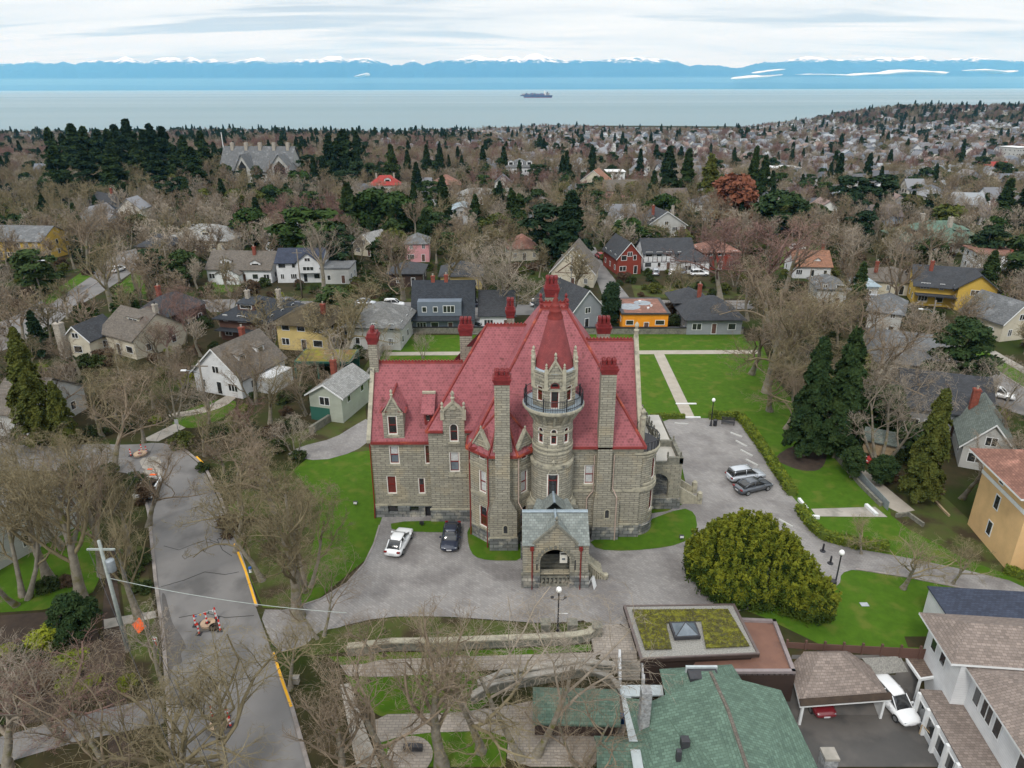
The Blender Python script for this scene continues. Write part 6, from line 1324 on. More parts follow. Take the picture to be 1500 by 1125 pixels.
# white house at the lower right
zc = -3.2; A = G(1364, 1042, zc); Bc = G(1440, 1180, zc); dl = (Bc-A).normalized(); dr = Vector((-dl.y, dl.x, 0)); dr = dr if dr.x > 0 else -dr
a0 = A-dl*3.2; Bq = [a0, A+dl*1.8, A+dl*1.8+dr*16, a0+dr*16]
T_, _, O_ = quadhouse('house', 'large white house with stacked brown shingle roofs at the lower right corner', 'house', Bq, zc, 3.7, 1.5, .7, 'w_white', 'r_shingle', [(0, .25, 4.4, .9, 1.5, 1), (0, .55, 4.4, .9, 1.5, 1)], inset=.35)
wing(wing_later[0], wing_later[1], wing_later[2], 8.0, 11.2, 2.0, 1.0, 'w_apricot', 'r_rust', [(0, .3, 1.4, 1.0, 1.3, 1), (0, .7, 1.4, 1.0, 1.3, 1)], .35, name='upper_storey')
b0 = A+dl*1.8-dr*.0; Bq2 = [b0+dr*1.0, Bc+dl*3+dr*1.0, Bc+dl*3+dr*15, b0+dr*15]
wing(T_, O_, Bq2, zc, 3.2, 1.6, .8, 'w_white', 'r_shingle', [(0, .12, 3.9, .9, 1.7, 1), (0, .27, 3.9, 1.4, 1.9, 2), (0, .42, 3.9, .9, 1.7, 1), (0, .75, 4.0, 1.1, 1.6, 1)], .3)
por = [b0-dr*1.6-dl*1.2, Bc+dl*3-dr*1.6, Bc+dl*3+dr*1.1, b0+dr*1.1-dl*1.2]
w = wing(T_, O_, por, zc, -.6, 0, .12, 'w_white', 'r_shingle', [(0, u_, .6, 1.5, 1.5, 1) for u_ in (.08, .22, .36, .50)], .3, .12, 'porch')
for k in range(6): p = por[0].lerp(por[1], .02+k*.15)-dr*.12; MB().box((p.x-.14, p.y-.14, zc), (p.x+.14, p.y+.14, -.6)).build('column', 'trim_white', w)
q_ = [a0-dr*.2-dl*4.5+dr*2, a0-dr*.2+dr*2, a0+dr*16, a0-dl*4.5+dr*16]; wing(T_, O_, q_, zc, 3.0, .4, .2, 'w_white', 'r_navy', (), .3, .12, 'sunroom')
c0 = G(1322, 962, -.8); cpts = [G(1322, 962, -.7), G(1347, 998, -.7), G(1384, 992, -.7), G(1374, 958, -.7)]
cp = thing('porch_canopy', 'flat dark canopy on white posts between the carport and the white house', 'canopy', (c0.x, c0.y, zc)); OFFS[cp.name] = (c0.x, c0.y, zc)
MB().ext([tuple(p) for p in cpts], (0, 0, .22)).build('frame', 'trim_white', cp, (c0.x, c0.y, zc)); cc = sum(cpts, Vector())/4; MB().ext([tuple(cc+(p-cc)*.88+Vector((0, 0, .221))) for p in cpts], (0, 0, .02)).build('roof', 'r_brown', cp, (c0.x, c0.y, zc))
for p in cpts: q = cc+(p-cc)*.92; MB().box((q.x-.08, q.y-.08, zc-.3), (q.x+.08, q.y+.08, -.7)).build('post', 'trim_white', cp, (c0.x, c0.y, zc))
KEEP.append([tuple(p)[:2] for p in cpts]); KEEP.append([tuple(G(*p, -3.2))[:2] for p in ((1140, 950), (1500, 940), (1500, 1124), (900, 1124), (905, 1000))])
# carport
R4 = [G(1172, 1034, -.9), G(1306, 1024, -.9), G(1258, 950, -.9), G(1152, 953, -.9)]; cc = sum(R4, Vector())/4; O_ = (cc.x, cc.y, zc)
T_ = thing('carport', 'open carport with a brown shingle hip roof on white posts', 'carport', O_); OFFS[T_.name] = O_
rb = MB(); pk = [cc+Vector((-1.0, .9, 1.5)), cc+Vector((.5, .9, 1.5))]; v = [tuple(p) for p in R4]
rb.quad(v[0], v[1], pk[1], pk[0]); rb.quad(v[1], v[2], pk[1]); rb.quad(v[2], v[3], pk[0], pk[1]); rb.quad(v[3], v[0], pk[0]); rb.build('roof', 'r_shingle', T_, O_)
MB().ext([tuple(p-Vector((0, 0, .22))) for p in R4], (0, 0, .21)).build('fascia', 'trim_white', T_, O_)
MB().ext([tuple(R4[0]+Vector((0, -.02, .02))), tuple(R4[1]+Vector((0, -.02, .02))), tuple(R4[1]+Vector((0, .35, .35))), tuple(R4[0]+Vector((0, .35, .35)))], (0, -.12, .06)).build('eave_strip', 'earth', T_, O_)
for p in R4: q = cc+(p-cc)*.9; MB().box((q.x-.09, q.y-.09, zc-.2), (q.x+.09, q.y+.09, -1.1)).build('post', 'trim_white', T_, O_)
a, b = cc+(R4[1]-cc)*.9, cc+(R4[2]-cc)*.9; MB().ext([(a.x, a.y, zc), (a.x*.6+b.x*.4, a.y*.6+b.y*.4, zc), (a.x*.6+b.x*.4, a.y*.6+b.y*.4, -1.1), (a.x, a.y, -1.1)], (.1, 0, 0)).build('side_panel', 'trim_white', T_, O_)
# modern building with the planted flat roof
Rq = [G(938, 966, .9), G(1113, 958, .9), G(1076, 885, .9), G(913, 887, .9)]; cc = sum(Rq, Vector())/4; O_ = (cc.x, cc.y, -3.0)
T_ = thing('pavilion', 'modern dark pavilion with a planted flat roof and a pyramid skylight', 'building', O_); OFFS[T_.name] = O_
def sc_(f, z): return [(cc.x+(p.x-cc.x)*f, cc.y+(p.y-cc.y)*f, z) for p in Rq]
MB().ext(sc_(1.0, .55), (0, 0, .3)).build('roof_edge', 'w_darkbrown', T_, O_); MB().ext(sc_(.90, -3.4), (0, 0, 3.9)).build('wall', 'w_darkbrown', T_, O_)
g = MB(); o_, i_ = sc_(1.0, .85), sc_(.955, .85); 
for k in range(4): g.ext([o_[k], o_[(k+1) % 4], i_[(k+1) % 4], i_[k]], (0, 0, .12))
mm('metal_brown', (.135, .105, .098), (.10, .08, .075), 2, .4); g.build('roof_rim', 'metal_brown', T_, O_)
mm('gravel', (.32, .31, .28), (.16, .155, .145), 9, .95, bump=.02, bscale=20); mm('sedum', (.085, .075, .028), (.05, .05, .018), 2.2, .95, bump=.05, bscale=9, c3=(.16, .16, .02), s3=2.0, t3=.56, contrast=.9, brick=(.45, .45, .02, .12), mort=.75)
MB().quad(*sc_(.954, .88)).build('gravel_strip', 'gravel', T_, O_)
s4 = [G(945, 952, .97), G(1098, 947, .97), G(1066, 893, .97), G(926, 894, .97)]; e1, e2, e3 = G(984, 951, .97), G(1034, 950, .97), G(975, 913, .97); e4 = G(1027, 910, .97)
g = MB(); g.ext([s4[0], e1, e3, s4[3]], (0, 0, .1)); g.ext([e2, s4[1], s4[2], e4], (0, 0, .1)); g.ext([e3+Vector((0, .01, 0)), e4+Vector((0, .01, 0)), s4[2], s4[3]], (0, 0, .097)); g.build('planting', 'sedum', T_, O_)
R_ = np.random.RandomState(4); P_ = []
while len(P_) < 2600:
    a, b = R_.rand(2); p = s4[0].lerp(s4[1], a).lerp(s4[3].lerp(s4[2], a), b)
    if not inpoly(p.x, p.y, [e1, e2, e4, e3]): P_.append((p.x-O_[0], p.y-O_[1], 1.08-O_[2]))
V_, Q_ = leaf_quads(np.array(P_), .09, R_, .6); vegmat('sedum_leaf', (.06, .065, .015), (.24, .22, .02), 1.5); tag(link('sedum_tufts', arrmesh('sedum_tufts', V_, Q_, 'sedum_leaf'), T_), None, None, None, 'stuff')
sk = [G(988, 938, 1.0), G(1026, 936, 1.0), G(1018, 914, 1.0), G(980, 915, 1.0)]; c_ = sum(sk, Vector())/4
o = MB().ext([tuple(p) for p in sk], (0, 0, .3)).build('skylight', 'trim_dark', T_, O_); g = MB(); k_ = [tuple(c_+(p-c_)*.86+Vector((0, 0, .305))) for p in sk]; top = tuple(c_+Vector((0, .1, .95)))
for k in range(4): g.quad(k_[k], k_[(k+1) % 4], top)
g.build('pane', 'glass_sky', o); g = MB()
for k in range(4): g.tube([k_[k], top], .035, 4)
g.build('glazing_bar', 'trim_dark', o)
Rq = [G(1108, 985, .2), G(1166, 985, .2), G(1136, 908, .2), G(1082, 905, .2)]; cc = sum(Rq, Vector())/4; O_ = (cc.x, cc.y, -3.0)
T_ = thing('annex', 'dark brown annex with a reddish flat roof and metal parapet beside the planted roof', 'building', O_)
W_ = [Vector((Rq[0].x-5.5, Rq[0].y, 0)), Rq[1], Rq[2], Vector((Rq[3].x-1, Rq[3].y, 0))]; MB().ext([(p.x, p.y, -3.4) for p in W_], (0, 0, 3.45)).build('wall', 'w_darkbrown', T_, O_)
mm('membrane', (.20, .105, .075), (.15, .08, .06), .7, .8, c3=(.085, .05, .04), s3=.4, t3=.62); MB().quad(*[(p.x, p.y, .06) for p in W_]).build('flat_roof', 'membrane', T_, O_)
g = MB()
for a, b in ((W_[0], W_[1]), (W_[1], W_[2]), (W_[2], W_[3])):
    d = (b-a).normalized(); n = Vector((-d.y, d.x, 0))*.3; g.ext([(a.x, a.y, -.1), (b.x, b.y, -.1), (b.x, b.y, .3), (a.x, a.y, .3)], n)
mm('metal_mauve', (.26, .22, .22), (.2, .17, .17), 2, .5); g.build('parapet', 'metal_mauve', T_, O_)
for Q in (((905, 880), (1120, 880), (1118, 965), (935, 970)), ((1075, 900), (1145, 900), (1175, 990), (1100, 990))): KEEP.append([tuple(G(*p, 0))[:2] for p in Q])
# house with green shingle roofs
O_ = (G(1060, 1100, -3)[0], G(1060, 1100, -3)[1], -3.2); T_ = thing('house', 'house under green shingle roofs with grey stone chimneys at the bottom edge', 'house', O_); OFFS[T_.name] = O_
def gp(x, y, z): return tuple(G(x, y, z))
g = MB(); rA, rB = gp(1066, 1038, 2.6), gp(1112, 1175, 2.6); L0, L1 = gp(917, 1022, .3), gp(957, 1175, .1); R0, R1 = gp(1144, 1011, .6), gp(1222, 1175, .3); l2 = gp(953, 1026, 1.2)
th = (0, 0, -.14)
g.ext([l2, rA, rB, L1, L0], th); g.ext([rA, R0, R1, rB], th)
w0, w1, w2, w3 = gp(966, 980, .9), gp(1072, 973, .9), gp(1094, 1008, .7), gp(977, 1027, .8); rC = gp(1041, 984, 2.3)
g.ext([w0, rC, rA, l2, w3], th); g.ext([rC, w1, w2, R0, rA], th); g.ext([w0, w1, rC], th)
g.build('roof', 'r_green', T_, O_); gg = MB(); hipcap(gg, rA, rB, .14, .05); hipcap(gg, rC, rA, .14, .05); gg.build('ridge_cap', 'r_taupe', T_, O_)
W_ = MB(); wl = [(L0[0]+.6, L0[1]-.6), (R0[0]-.5, R0[1]-.4), (R1[0]-.6, 20), (L1[0]+.5, 20)]; W_.ext([(x, y, -4) for x, y in wl], (0, 0, 4.05)); W_.ext([(w0[0]+.5, w0[1]-.5, -4), (w1[0]-.4, w1[1]-.5, -4), (w1[0]-.2, R0[1]-1, -4), (w0[0]+.6, R0[1]-1, -4)], (0, 0, 4.3)); W_.build('wall', 'w_palegrey', T_, O_)
mm('gutter_blue', (.42, .46, .47), (.33, .37, .38), 2, .5)
g = MB(); g.ext([gp(908, 1010, .15), gp(922, 1010, .15), gp(951, 1175, .05), gp(936, 1175, .05)], (0, 0, .12)); g.ext([gp(908, 1005, .2), gp(970, 1005, .2), gp(972, 1020, .2), gp(912, 1022, .2)], (0, 0, .12)); g.build('metal_eave', 'gutter_blue', T_, O_)
c0 = gp(943, 1058, .9); g = MB().box((c0[0]-.35, c0[1]-.3, -.5), (c0[0]+.35, c0[1]+.5, 3.9)); mm('stone_chim', (.36, .37, .37), (.13, .13, .135), 3.5, .9, bump=.03, bscale=8); g.build('chimney', 'stone_chim', T_, O_)
for q, s in (((1003, 1090), .28), ((994, 1107), .16)): c0 = gp(*q, 1.4); MB().box((c0[0]-s, c0[1]-s, 1.0), (c0[0]+s, c0[1]+s, 1.9)).build('roof_vent', 'trim_dark', T_, O_)
c0 = gp(1029, 992, 1.6); g = MB(); g.box((c0[0]-1.1, c0[1]-.6, 1.1), (c0[0]+1.1, c0[1]+.5, 2.05)); o = g.build('roof_well', 'trim_dark', T_, O_); MB().box((c0[0]-1.2, c0[1]+.4, 1.1), (c0[0]+1.2, c0[1]+.6, 2.2)).build('rim', 'gutter_blue', o)
c0 = gp(1212, 1120, -.6); ch_ = thing('chimney_stack', 'grey rubble chimney with a pale cap at the bottom edge beside the driveway', 'chimney', (c0[0], c0[1], -3.2)); OFFS[ch_.name] = (c0[0], c0[1], -3.2)
MB().box((c0[0]-.45, c0[1]-.45, -3.4), (c0[0]+.45, c0[1]+.45, .3)).build('shaft', 'stone_chim', ch_, (c0[0], c0[1], -3.2)); MB().box((c0[0]-.5, c0[1]-.5, .3), (c0[0]+.5, c0[1]+.5, .5)).build('cap', 'concrete', ch_, (c0[0], c0[1], -3.2))
# low green sheds seen through the branches
for k, (q, sz, lab) in enumerate([((842, 1058), (6.2, 3.0), 'long green shingled shed behind bare branches left of the green roofed house'), ((905, 1130), (3.0, 2.6), 'small green roofed lean-to at the bottom edge left of the green roofed house')]):
    p = G(*q, -2.4); T_ = thing('shed', lab, 'shed', (p.x, p.y, -2.4), D2(-2)); MB().box((-sz[0]/2, -sz[1]/2, -.6), (sz[0]/2, sz[1]/2, 1.7)).build('wall', 'w_darkbrown', T_); G_, Rf = gable_geo(sz[0], sz[1], 1.7, 1.0, .25); Rf.build('roof', 'r_green', T_).location = (0, -sz[1]/2, 0); KEEP.append([(p.x-sz[0]/2, p.y-3), (p.x+sz[0]/2, p.y-3), (p.x+sz[0]/2, p.y+3), (p.x-sz[0]/2, p.y+3)])
# green carport with mossy roof on the left
p = G(474, 555); s = scale_at(p); w = 82*s; T_ = thing('carport', 'dark green carport with a yellow mossy flat roof behind the sage bungalow', 'carport', p, D2(-2))
MB().box((-w/2, 0, 2.6), (w/2, 6, 2.9)).build('roof_edge', 'w_teal', T_); mm('moss_roof', (.22, .19, .02), (.10, .09, .03), 1, .95, c3=(.20, .12, .05), s3=.6, t3=.55); MB().box((-w/2+.2, .2, 2.9), (w/2-.2, 5.8, 2.93)).build('moss_roof', 'moss_roof', T_)
for x in (-w/2, -w*.1, w/2-.25): MB().box((x, 0, -.5), (x+.25, .3, 2.6)).build('post', 'w_teal', T_)
MB().box((-w/2, 5.7, -.5), (w/2, 6, 2.6)).build('back_wall', 'w_teal', T_); KEEP.append([(p.x-w/2-1, p.y-2), (p.x+w/2+1, p.y-2), (p.x+w/2+1, p.y+7), (p.x-w/2-1, p.y+7)])

# ------------------------------------------------------------ cars
mm('tyre', (.02, .02, .02), (.03, .03, .03), 5, .9); mm('rim', (.35, .36, .37), (.25, .26, .27), 5, .35, metal=.6); mm('lamp_clear', (.35, .37, .4), (.25, .27, .3), 5, .15, spec=1); mm('lamp_red', (.22, .015, .015), (.16, .012, .012), 5, .25); mm('plate', (.6, .6, .62), None, 5, .6)
PAINT = dict(white=(.74, .75, .76), silver=(.46, .49, .53), grey=(.085, .095, .11), navy=(.018, .024, .045), red=(.32, .015, .015), maroon=(.16, .012, .018), black=(.015, .016, .018), blue=(.10, .16, .24))
for k_, c_ in PAINT.items():
    m_ = bpy.data.materials.new('paint_'+k_); nt_, b_ = nodes(m_); b_.inputs['Base Color'].default_value = (*c_, 1); b_.inputs['Roughness'].default_value = .28; b_.inputs['Coat Weight'].default_value = .6; b_.inputs['Coat Roughness'].default_value = .06; b_.inputs['Metallic'].default_value = .35 if k_ in ('silver', 'grey', 'blue') else 0; MT['paint_'+k_] = m_
def car_meshes(suv):
    h = 1.66 if suv else 1.45; L2 = 2.3; out = {}
    def loft(secs, n=12, e=3.2):
        mb = MB(); 
        for x, w, zb, zt in secs:
            for j in range(n):
                t = 2*PI*j/n+PI/n; c, s = math.cos(t), math.sin(t); mb.v.append((x, w*math.copysign(abs(c)**(2/e), c), (zb+zt)/2+(zt-zb)/2*math.copysign(abs(s)**(2/e), s)))
        for k in range(len(secs)-1):
            for j in range(n): mb.f.append((k*n+j, k*n+(j+1) % n, (k+1)*n+(j+1) % n, (k+1)*n+j)); mb.m.append(0)
        mb.f.append(tuple(range(n))); mb.f.append(tuple((len(secs)-1)*n+j for j in range(n))); mb.m += [0, 0]; return mb
    zb_ = .95 if suv else .88
    b = loft([(-L2, .62, .40, .72), (-L2+.08, .82, .28, zb_-.06), (-1.9, .90, .20, zb_+.02), (-1.2, .92, .18, zb_+.03), (0, .92, .18, zb_+.01), (1.0, .92, .18, zb_), (1.6, .90, .20, zb_-.06), (2.05, .86, .24, zb_-.13), (L2-.05, .78, .30, .66), (L2, .68, .36, .58)])
    if suv: r = loft([(-2.12, .70, .9, 1.0), (-1.95, .74, .9, h-.14), (-1.6, .72, .9, h-.03), (-.6, .71, .9, h), (.15, .70, .9, h-.05), (.55, .70, .9, h-.22), (1.2, .74, .86, .93)], 12, 4)
    else: r = loft([(-1.85, .66, .8, .9), (-1.15, .68, .8, h-.10), (-.6, .66, .8, h), (.1, .66, .8, h-.02), (.45, .67, .8, h-.14), (1.25, .72, .78, .86)], 12, 4)
    out['greenhouse'] = r.mesh('windows', 'glass_dark', (0, 0, 0), True)
    rf = loft([(-1.9 if suv else -1.0, .50, h-.12, h-.05), (-1.5 if suv else -.75, .60, h-.08, h+.012), (-.5, .61, h-.05, h+.022), (.1, .60, h-.07, h+.012), (.42, .52, h-.16, h-.05)], 10, 3); out['roof'] = rf.mesh('roof_panel', 'paint_white', (0, 0, 0), True)
    # pillars join body and roof
    P_ = MB()
    for s in (-1, 1):
        P_.tube([(1.2, s*.72, .90), (.38, s*.62, h-.09)], .045, 5); P_.tube([(-2.0 if suv else -1.75, s*.68, .92), (-1.75 if suv else -1.0, s*.64, h-.10)], .07, 5); P_.tube([(-.35, s*.76, .9), (-.4, s*.66, h-.05)], .04, 5)
    out['pillars'] = P_.mesh('pillar', 'paint_white', (0, 0, 0), True); out['body'] = b.mesh('body', 'paint_white', (0, 0, 0), True)
    w = MB().lathe((0, 0, 0), [(.01, -.11), (.30, -.12), (.33, -.09), (.33, .09), (.30, .12), (.01, .11)], 18); out['wheel'] = MB(); out['wheel'].add(w, Matrix.Rotation(PI/2, 4, 'X')); out['wheel'] = out['wheel'].mesh('wheel', 'tyre', (0, 0, 0))
    w = MB().lathe((0, 0, 0), [(.01, -.125), (.20, -.13), (.20, .13), (.01, .125)], 12); q = MB().add(w, Matrix.Rotation(PI/2, 4, 'X')); out['rim'] = q.mesh('rim', 'rim')
    out['hl'] = MB().box((-.12, -.13, -.05), (.07, .13, .05)).mesh('headlight', 'lamp_clear'); out['tl'] = MB().box((-.06, -.16, -.07), (.1, .16, .08)).mesh('tail_light', 'lamp_red'); out['pl'] = MB().box((-.02, -.25, -.06), (.02, .25, .06)).mesh('number_plate', 'plate')
    out['mir'] = MB().box((-.08, -.1, -.07), (.08, .1, .07)).mesh('mirror', 'paint_white'); return out
CARS = {True: car_meshes(True), False: car_meshes(False)}
def car(p, rz, paint, label, suv=False, group='cars parked around the castle and streets', z=None):
    """rz turns the nose (+x of the car)"""
    M_ = CARS[suv]; p = Vector(p) if z is None else Vector((p[0], p[1], z)); T = thing('car', label, 'car', p+Vector((0, 0, .06)), rz, group)
    def pt(k, loc=(0, 0, 0), r=0, par=T, paintit=False):
        o = link(M_[k].name, M_[k], par); o.location = loc; o.rotation_euler = (0, 0, r)
        if paintit: o.material_slots[0].link = 'OBJECT'; o.material_slots[0].material = MT['paint_'+paint]
        return o
    pt('body', paintit=True); pt('greenhouse'); pt('roof', paintit=True); pt('pillars', paintit=True)
    for x in (-1.38, 1.42):
        for s in (-1, 1): w = pt('wheel', (x, s*.82, .33)); pt('rim', par=w)
    for s in (-1, 1): pt('hl', (2.17, s*.62, .60)); pt('tl', (-2.22, s*.66, .76)); pt('mir', (.85, s*.98, .98), paintit=True)
    pt('pl', (-2.31, 0, .56)); pt('pl', (2.31, 0, .42)); return T
car(G(585, 800), D2(80), 'white', 'white saloon parked on the pavers left of the castle')
car(G(661, 792), D2(-91), 'navy', 'dark navy saloon parked against the grass beside the castle bay')
car(G(1091, 702), D2(14), 'silver', 'silver hatchback parked behind the dark grey saloon', True); car(G(1102, 718), D2(22), 'grey', 'dark grey saloon with red tail lights in front of the silver hatchback')
car(G(1306, 1035, -3.2), D2(-78), 'white', 'white estate with a sunroof beside the brown carport', True, z=-3.15); car(G(1204, 1052, -3.2)+Vector((0, 1.9, 0)), D2(-86), 'maroon', 'maroon car parked under the brown carport roof', True, z=-3.15)
car(G(1459, 582), D2(-35), 'white', 'white estate parked at the kerb of the right street', True)
for q, rz, pt_, lab, suv in [((393, 452), 170, 'red', 'bright red car parked left of the navy one on the far street', False), ((425, 447), 0, 'navy', 'dark blue car parked under the utility pole on the far street', True), ((577, 449), 0, 'white', 'white estate parked behind the weathered grey roof', True), ((535, 447), 0, 'silver', 'silver car partly hidden behind the weathered grey roof', False),
                             ((695, 449), 0, 'navy', 'dark car right of the blue-grey house on the far street', True), ((792, 449), 2, 'white', 'white van-like car beside the castle spire on the far street', True), ((708, 480), 60, 'white', 'white car on the driveway behind the castle roofs', True), ((878, 378), 100, 'red', 'red car parked on the cross street', True), ((1000, 400), 80, 'blue', 'light blue car in the row before the timbered house', True), ((985, 403), 75, 'white', 'white car left of the blue one before the timbered house', True),
                             ((960, 402), 80, 'silver', 'silver car at the left end of the row before the timbered house', True), ((1024, 404), 5, 'white', 'white car parked side on right of the timbered house', True), ((993, 455), 0, 'blue', 'teal-blue car behind the slate-grey hip roof', False), ((1285, 443), -10, 'silver', 'pale car parked by the light blue outbuilding', True), ((174, 398), 80, 'white', 'white car parked on the left upper street under bare trees', True), ((283, 335), 10, 'white', 'white car behind the long cream house', False),
                             ((1168, 366), 0, 'white', 'white car on the grass edge above the clay roofed cottage', True), ((1300, 668), 130, 'red', 'red and white covered dinghy-sized vehicle beside the garden shed', False)]:
    if 'dinghy' in lab: continue
    car(G(*q), D2(rz), pt_, lab, suv)
# ------------------------------------------------------------ lamps, poles, signs
mm('globe', (.85, .85, .83), (.8, .8, .78), 2, .3); mm('pole_wood', (.20, .175, .14), (.13, .11, .09), 3, .95); mm('pole_pale', (.33, .36, .34), (.24, .27, .25), 3, .8); mm('galv', (.30, .33, .35), (.22, .25, .27), 3, .5, metal=.3); mm('orange', (.90, .13, .015), (.8, .11, .015), 3, .6); mm('cone_red', (.72, .05, .03), (.6, .04, .03), 3, .6); mm('sign_yellow', (.80, .42, .02), None, 3, .6); mm('wood_ring', (.50, .36, .25), (.36, .26, .18), 2, .9); mm('hydrant_blue', (.02, .12, .42), None, 3, .5); mm('canvas_red', (.55, .05, .05), None, 3, .7)
def globe_lamp(q, H, label, arms=False):
    p = G(*q); T = thing('lamp_post', label, 'lamp post', p, 0, 'white globe lamp posts of the castle grounds')
    MB().lathe((0, 0, 0), [(.2, -.1), (.2, .12), (.13, .2), (.11, .7), (.07, .8), (.06, H-.5), (.09, H-.45), (.09, H-.36), (.12, H-.34)], 12).build('pole', 'iron_black', T, smooth=True)
    MB().lathe((0, 0, H-.35), [(.001, 0), (.14, .02), (.22, .14), (.25, .26), (.21, .40), (.12, .50), (.001, .54)], 16).build('globe', 'globe', T, smooth=True)
    if arms:
        for s in (-1, 1): MB().tube([(0, 0, H-1.1), (s*.35, 0, H-1.15), (s*.55, 0, H-.95)], .03, 6).build('arm', 'iron_black', T); MB().lathe((s*.55, 0, H-.95), [(.05, 0), (.14, .05), (.16, .12), (.001, .2)], 10).build('spotlight', 'iron_black', T)
        MB().box((.05, -.02, H-2.6), (.8, .02, H-2.55)).build('bracket', 'trim_white', T)
globe_lamp((817, 925), 4.5, 'black globe lamp post with two side spotlights in front of the castle porch', True); globe_lamp((1041, 624), 4.0, 'globe lamp post at the hedge end beside the bench'); globe_lamp((1222, 862), 4.1, 'globe lamp post beside the bicycle rack and big yew')
def street_lamp(q, H, s, label, armlen=2.0):
    p = G(*q); T = thing('street_lamp', label, 'street lamp', p)
    MB().tube([(0, 0, -.3), (0, 0, H*.97), (s*armlen*.4, 0, H), (s*armlen, 0, H-.05)], [.13, .08, .05, .04], 8).build('pole', 'galv', T, smooth=True); MB().box((s*armlen-.35, -.15, H-.12), (s*armlen+.35, .15, H+.02)).build('lamp_head', 'galv', T)
street_lamp((836, 431), 9, -1, 'grey street lamp with a curved arm at the cross street corner'); 
def util_pole(q, H, label, arm=True, lamp=0, transf=False, mat_='pole_wood', lean=(0, 0)):
    p = G(*q); T = thing('utility_pole', label, 'utility pole', p)
    MB().tube([(0, 0, -.3), (lean[0], lean[1], H)], [.19, .12], 8).build('pole', mat_, T, smooth=True)
    if arm: MB().box((lean[0]-1.1, lean[1]-.06, H-.9), (lean[0]+1.1, lean[1]+.06, H-.76)).build('crossarm', mat_, T)
    if lamp: MB().tube([(0, 0, H*.78), (lamp*.8, 0, H*.84), (lamp*2.2, 0, H*.85)], .04, 6).build('lamp_arm', 'galv', T); MB().box((lamp*2.2-.4, -.15, H*.85-.08), (lamp*2.2+.3, .15, H*.85+.06)).build('lamp_head', 'trim_white', T)
    if transf: MB().lathe((.45, 0, H-2.9), [(.01, 0), (.3, .02), (.33, .1), (.33, 1.0), (.3, 1.08), (.01, 1.12)], 14).build('transformer', 'galv', T, smooth=True)
    return p
pp = util_pole((188, 953), 11.0, 'pale utility pole with a grey transformer standing on the near left verge', transf=True, mat_='pole_pale'); util_pole((308, 622), 9.5, 'wooden utility pole with a lamp arm beside the round lawn', lamp=-1); util_pole((64, 440), 10.5, 'leaning wooden utility pole with a lamp arm on the left upper street', lamp=1, lean=(-.5, 0)); util_pole((1352, 522), 10, 'utility pole with lamp arms and a yellow sign on the right street', lamp=-1); util_pole((443, 437), 11, 'tall thin utility pole on the far street before the navy roofed house'); util_pole((1180, 447), 8, 'thin pole at the kerb right of the cross street', arm=False); util_pole((250, 415), 9, 'weathered pole between the tudor houses', arm=True); util_pole((1295, 465), 8, 'pole beside the light blue outbuilding', arm=False)
T_ = thing('road_sign', 'yellow diamond road sign on a post by the right street', 'road sign', G(1358, 520)); MB().box((-.03, -.03, 0), (.03, .03, 2.4)).build('post', 'galv', T_); MB().ext([(0, -.05, 1.7), (.42, -.05, 2.15), (0, -.05, 2.6), (-.42, -.05, 2.15)], (0, .03, 0)).build('plate', 'sign_yellow', T_)
def wire(a, b, sag, label, r=.02):
    a, b = Vector(a), Vector(b); n = 24; pts = [a.lerp(b, k/n)-Vector((0, 0, sag*4*(k/n)*(1-k/n))) for k in range(n+1)]; o = MB().tube([p-a for p in pts], r, 4).build('overhead_wire', 'pole_pale' if r > .03 else 'trim_dark'); o.location = a; tag(o, label, 'wire')
wire(pp+Vector((.1, 0, 7.4)), Vector((-13.0, 44.5, 5.0)), .5, 'thick pale cable crossing the road from the near left pole', .035); wire(pp+Vector((-1.0, 0, 10.2)), (-15.3, 24, 9), .4, 'upper left overhead wire running toward the bottom edge from the near pole', .018); wire(pp+Vector((1.0, 0, 10.2)), (-13.6, 24, 9), .4, 'upper right overhead wire running toward the bottom edge from the near pole', .018); wire(pp+Vector((-1, 0, 10.2)), G(308, 622)+Vector((-1, 0, 8.7)), 1.0, 'overhead wire between the near pole and the round lawn pole', .018); wire(G(308, 622)+Vector((0, 0, 8)), G(235, 700)+Vector((0, 0, .2)), .2, 'thin guy wire dropping to the road from the round lawn pole', .018)
# road works
def works(q, rings, posts, lab):
    p = G(*q); T = thing('manhole_works', lab+' opened manhole with a timber ring in the road', 'manhole', p+Vector((0, 0, .04)))
    for k, (x, y, r) in enumerate(rings): MB().lathe((x, y, 0), [(r*.38, .02), (r*.38, .2), (r, .2), (r, 0)], 20).build('ring', 'wood_ring' if k == 0 else 'earth', T); MB().lathe((x, y, .03), [(r*.4, 0), (.01, .005)], 16).build('hole', 'iron_black', T)
    MB().lathe((0, 0, .01), [(rings[0][2]*1.5, 0), (.01, .006)], 18).build('gravel_patch', 'asphalt_stain', T)
    for q2, hh in posts:
        c = thing('traffic_delineator', None, 'traffic post', G(*q2)+Vector((0, 0, .04)), 0, 'red and white posts around the manholes'); c['label'] = lab+' manhole\'s red and white striped plastic post'
        MB().box((-.22, -.22, 0), (.22, .22, .07)).build('foot', 'iron_black', c)
        for k in range(5): MB().lathe((0, 0, .07+hh*k/5), [(.075, 0), (.07, hh/5)], 10).build('band', 'cone_red' if k % 2 == 0 else 'trim_white', c)
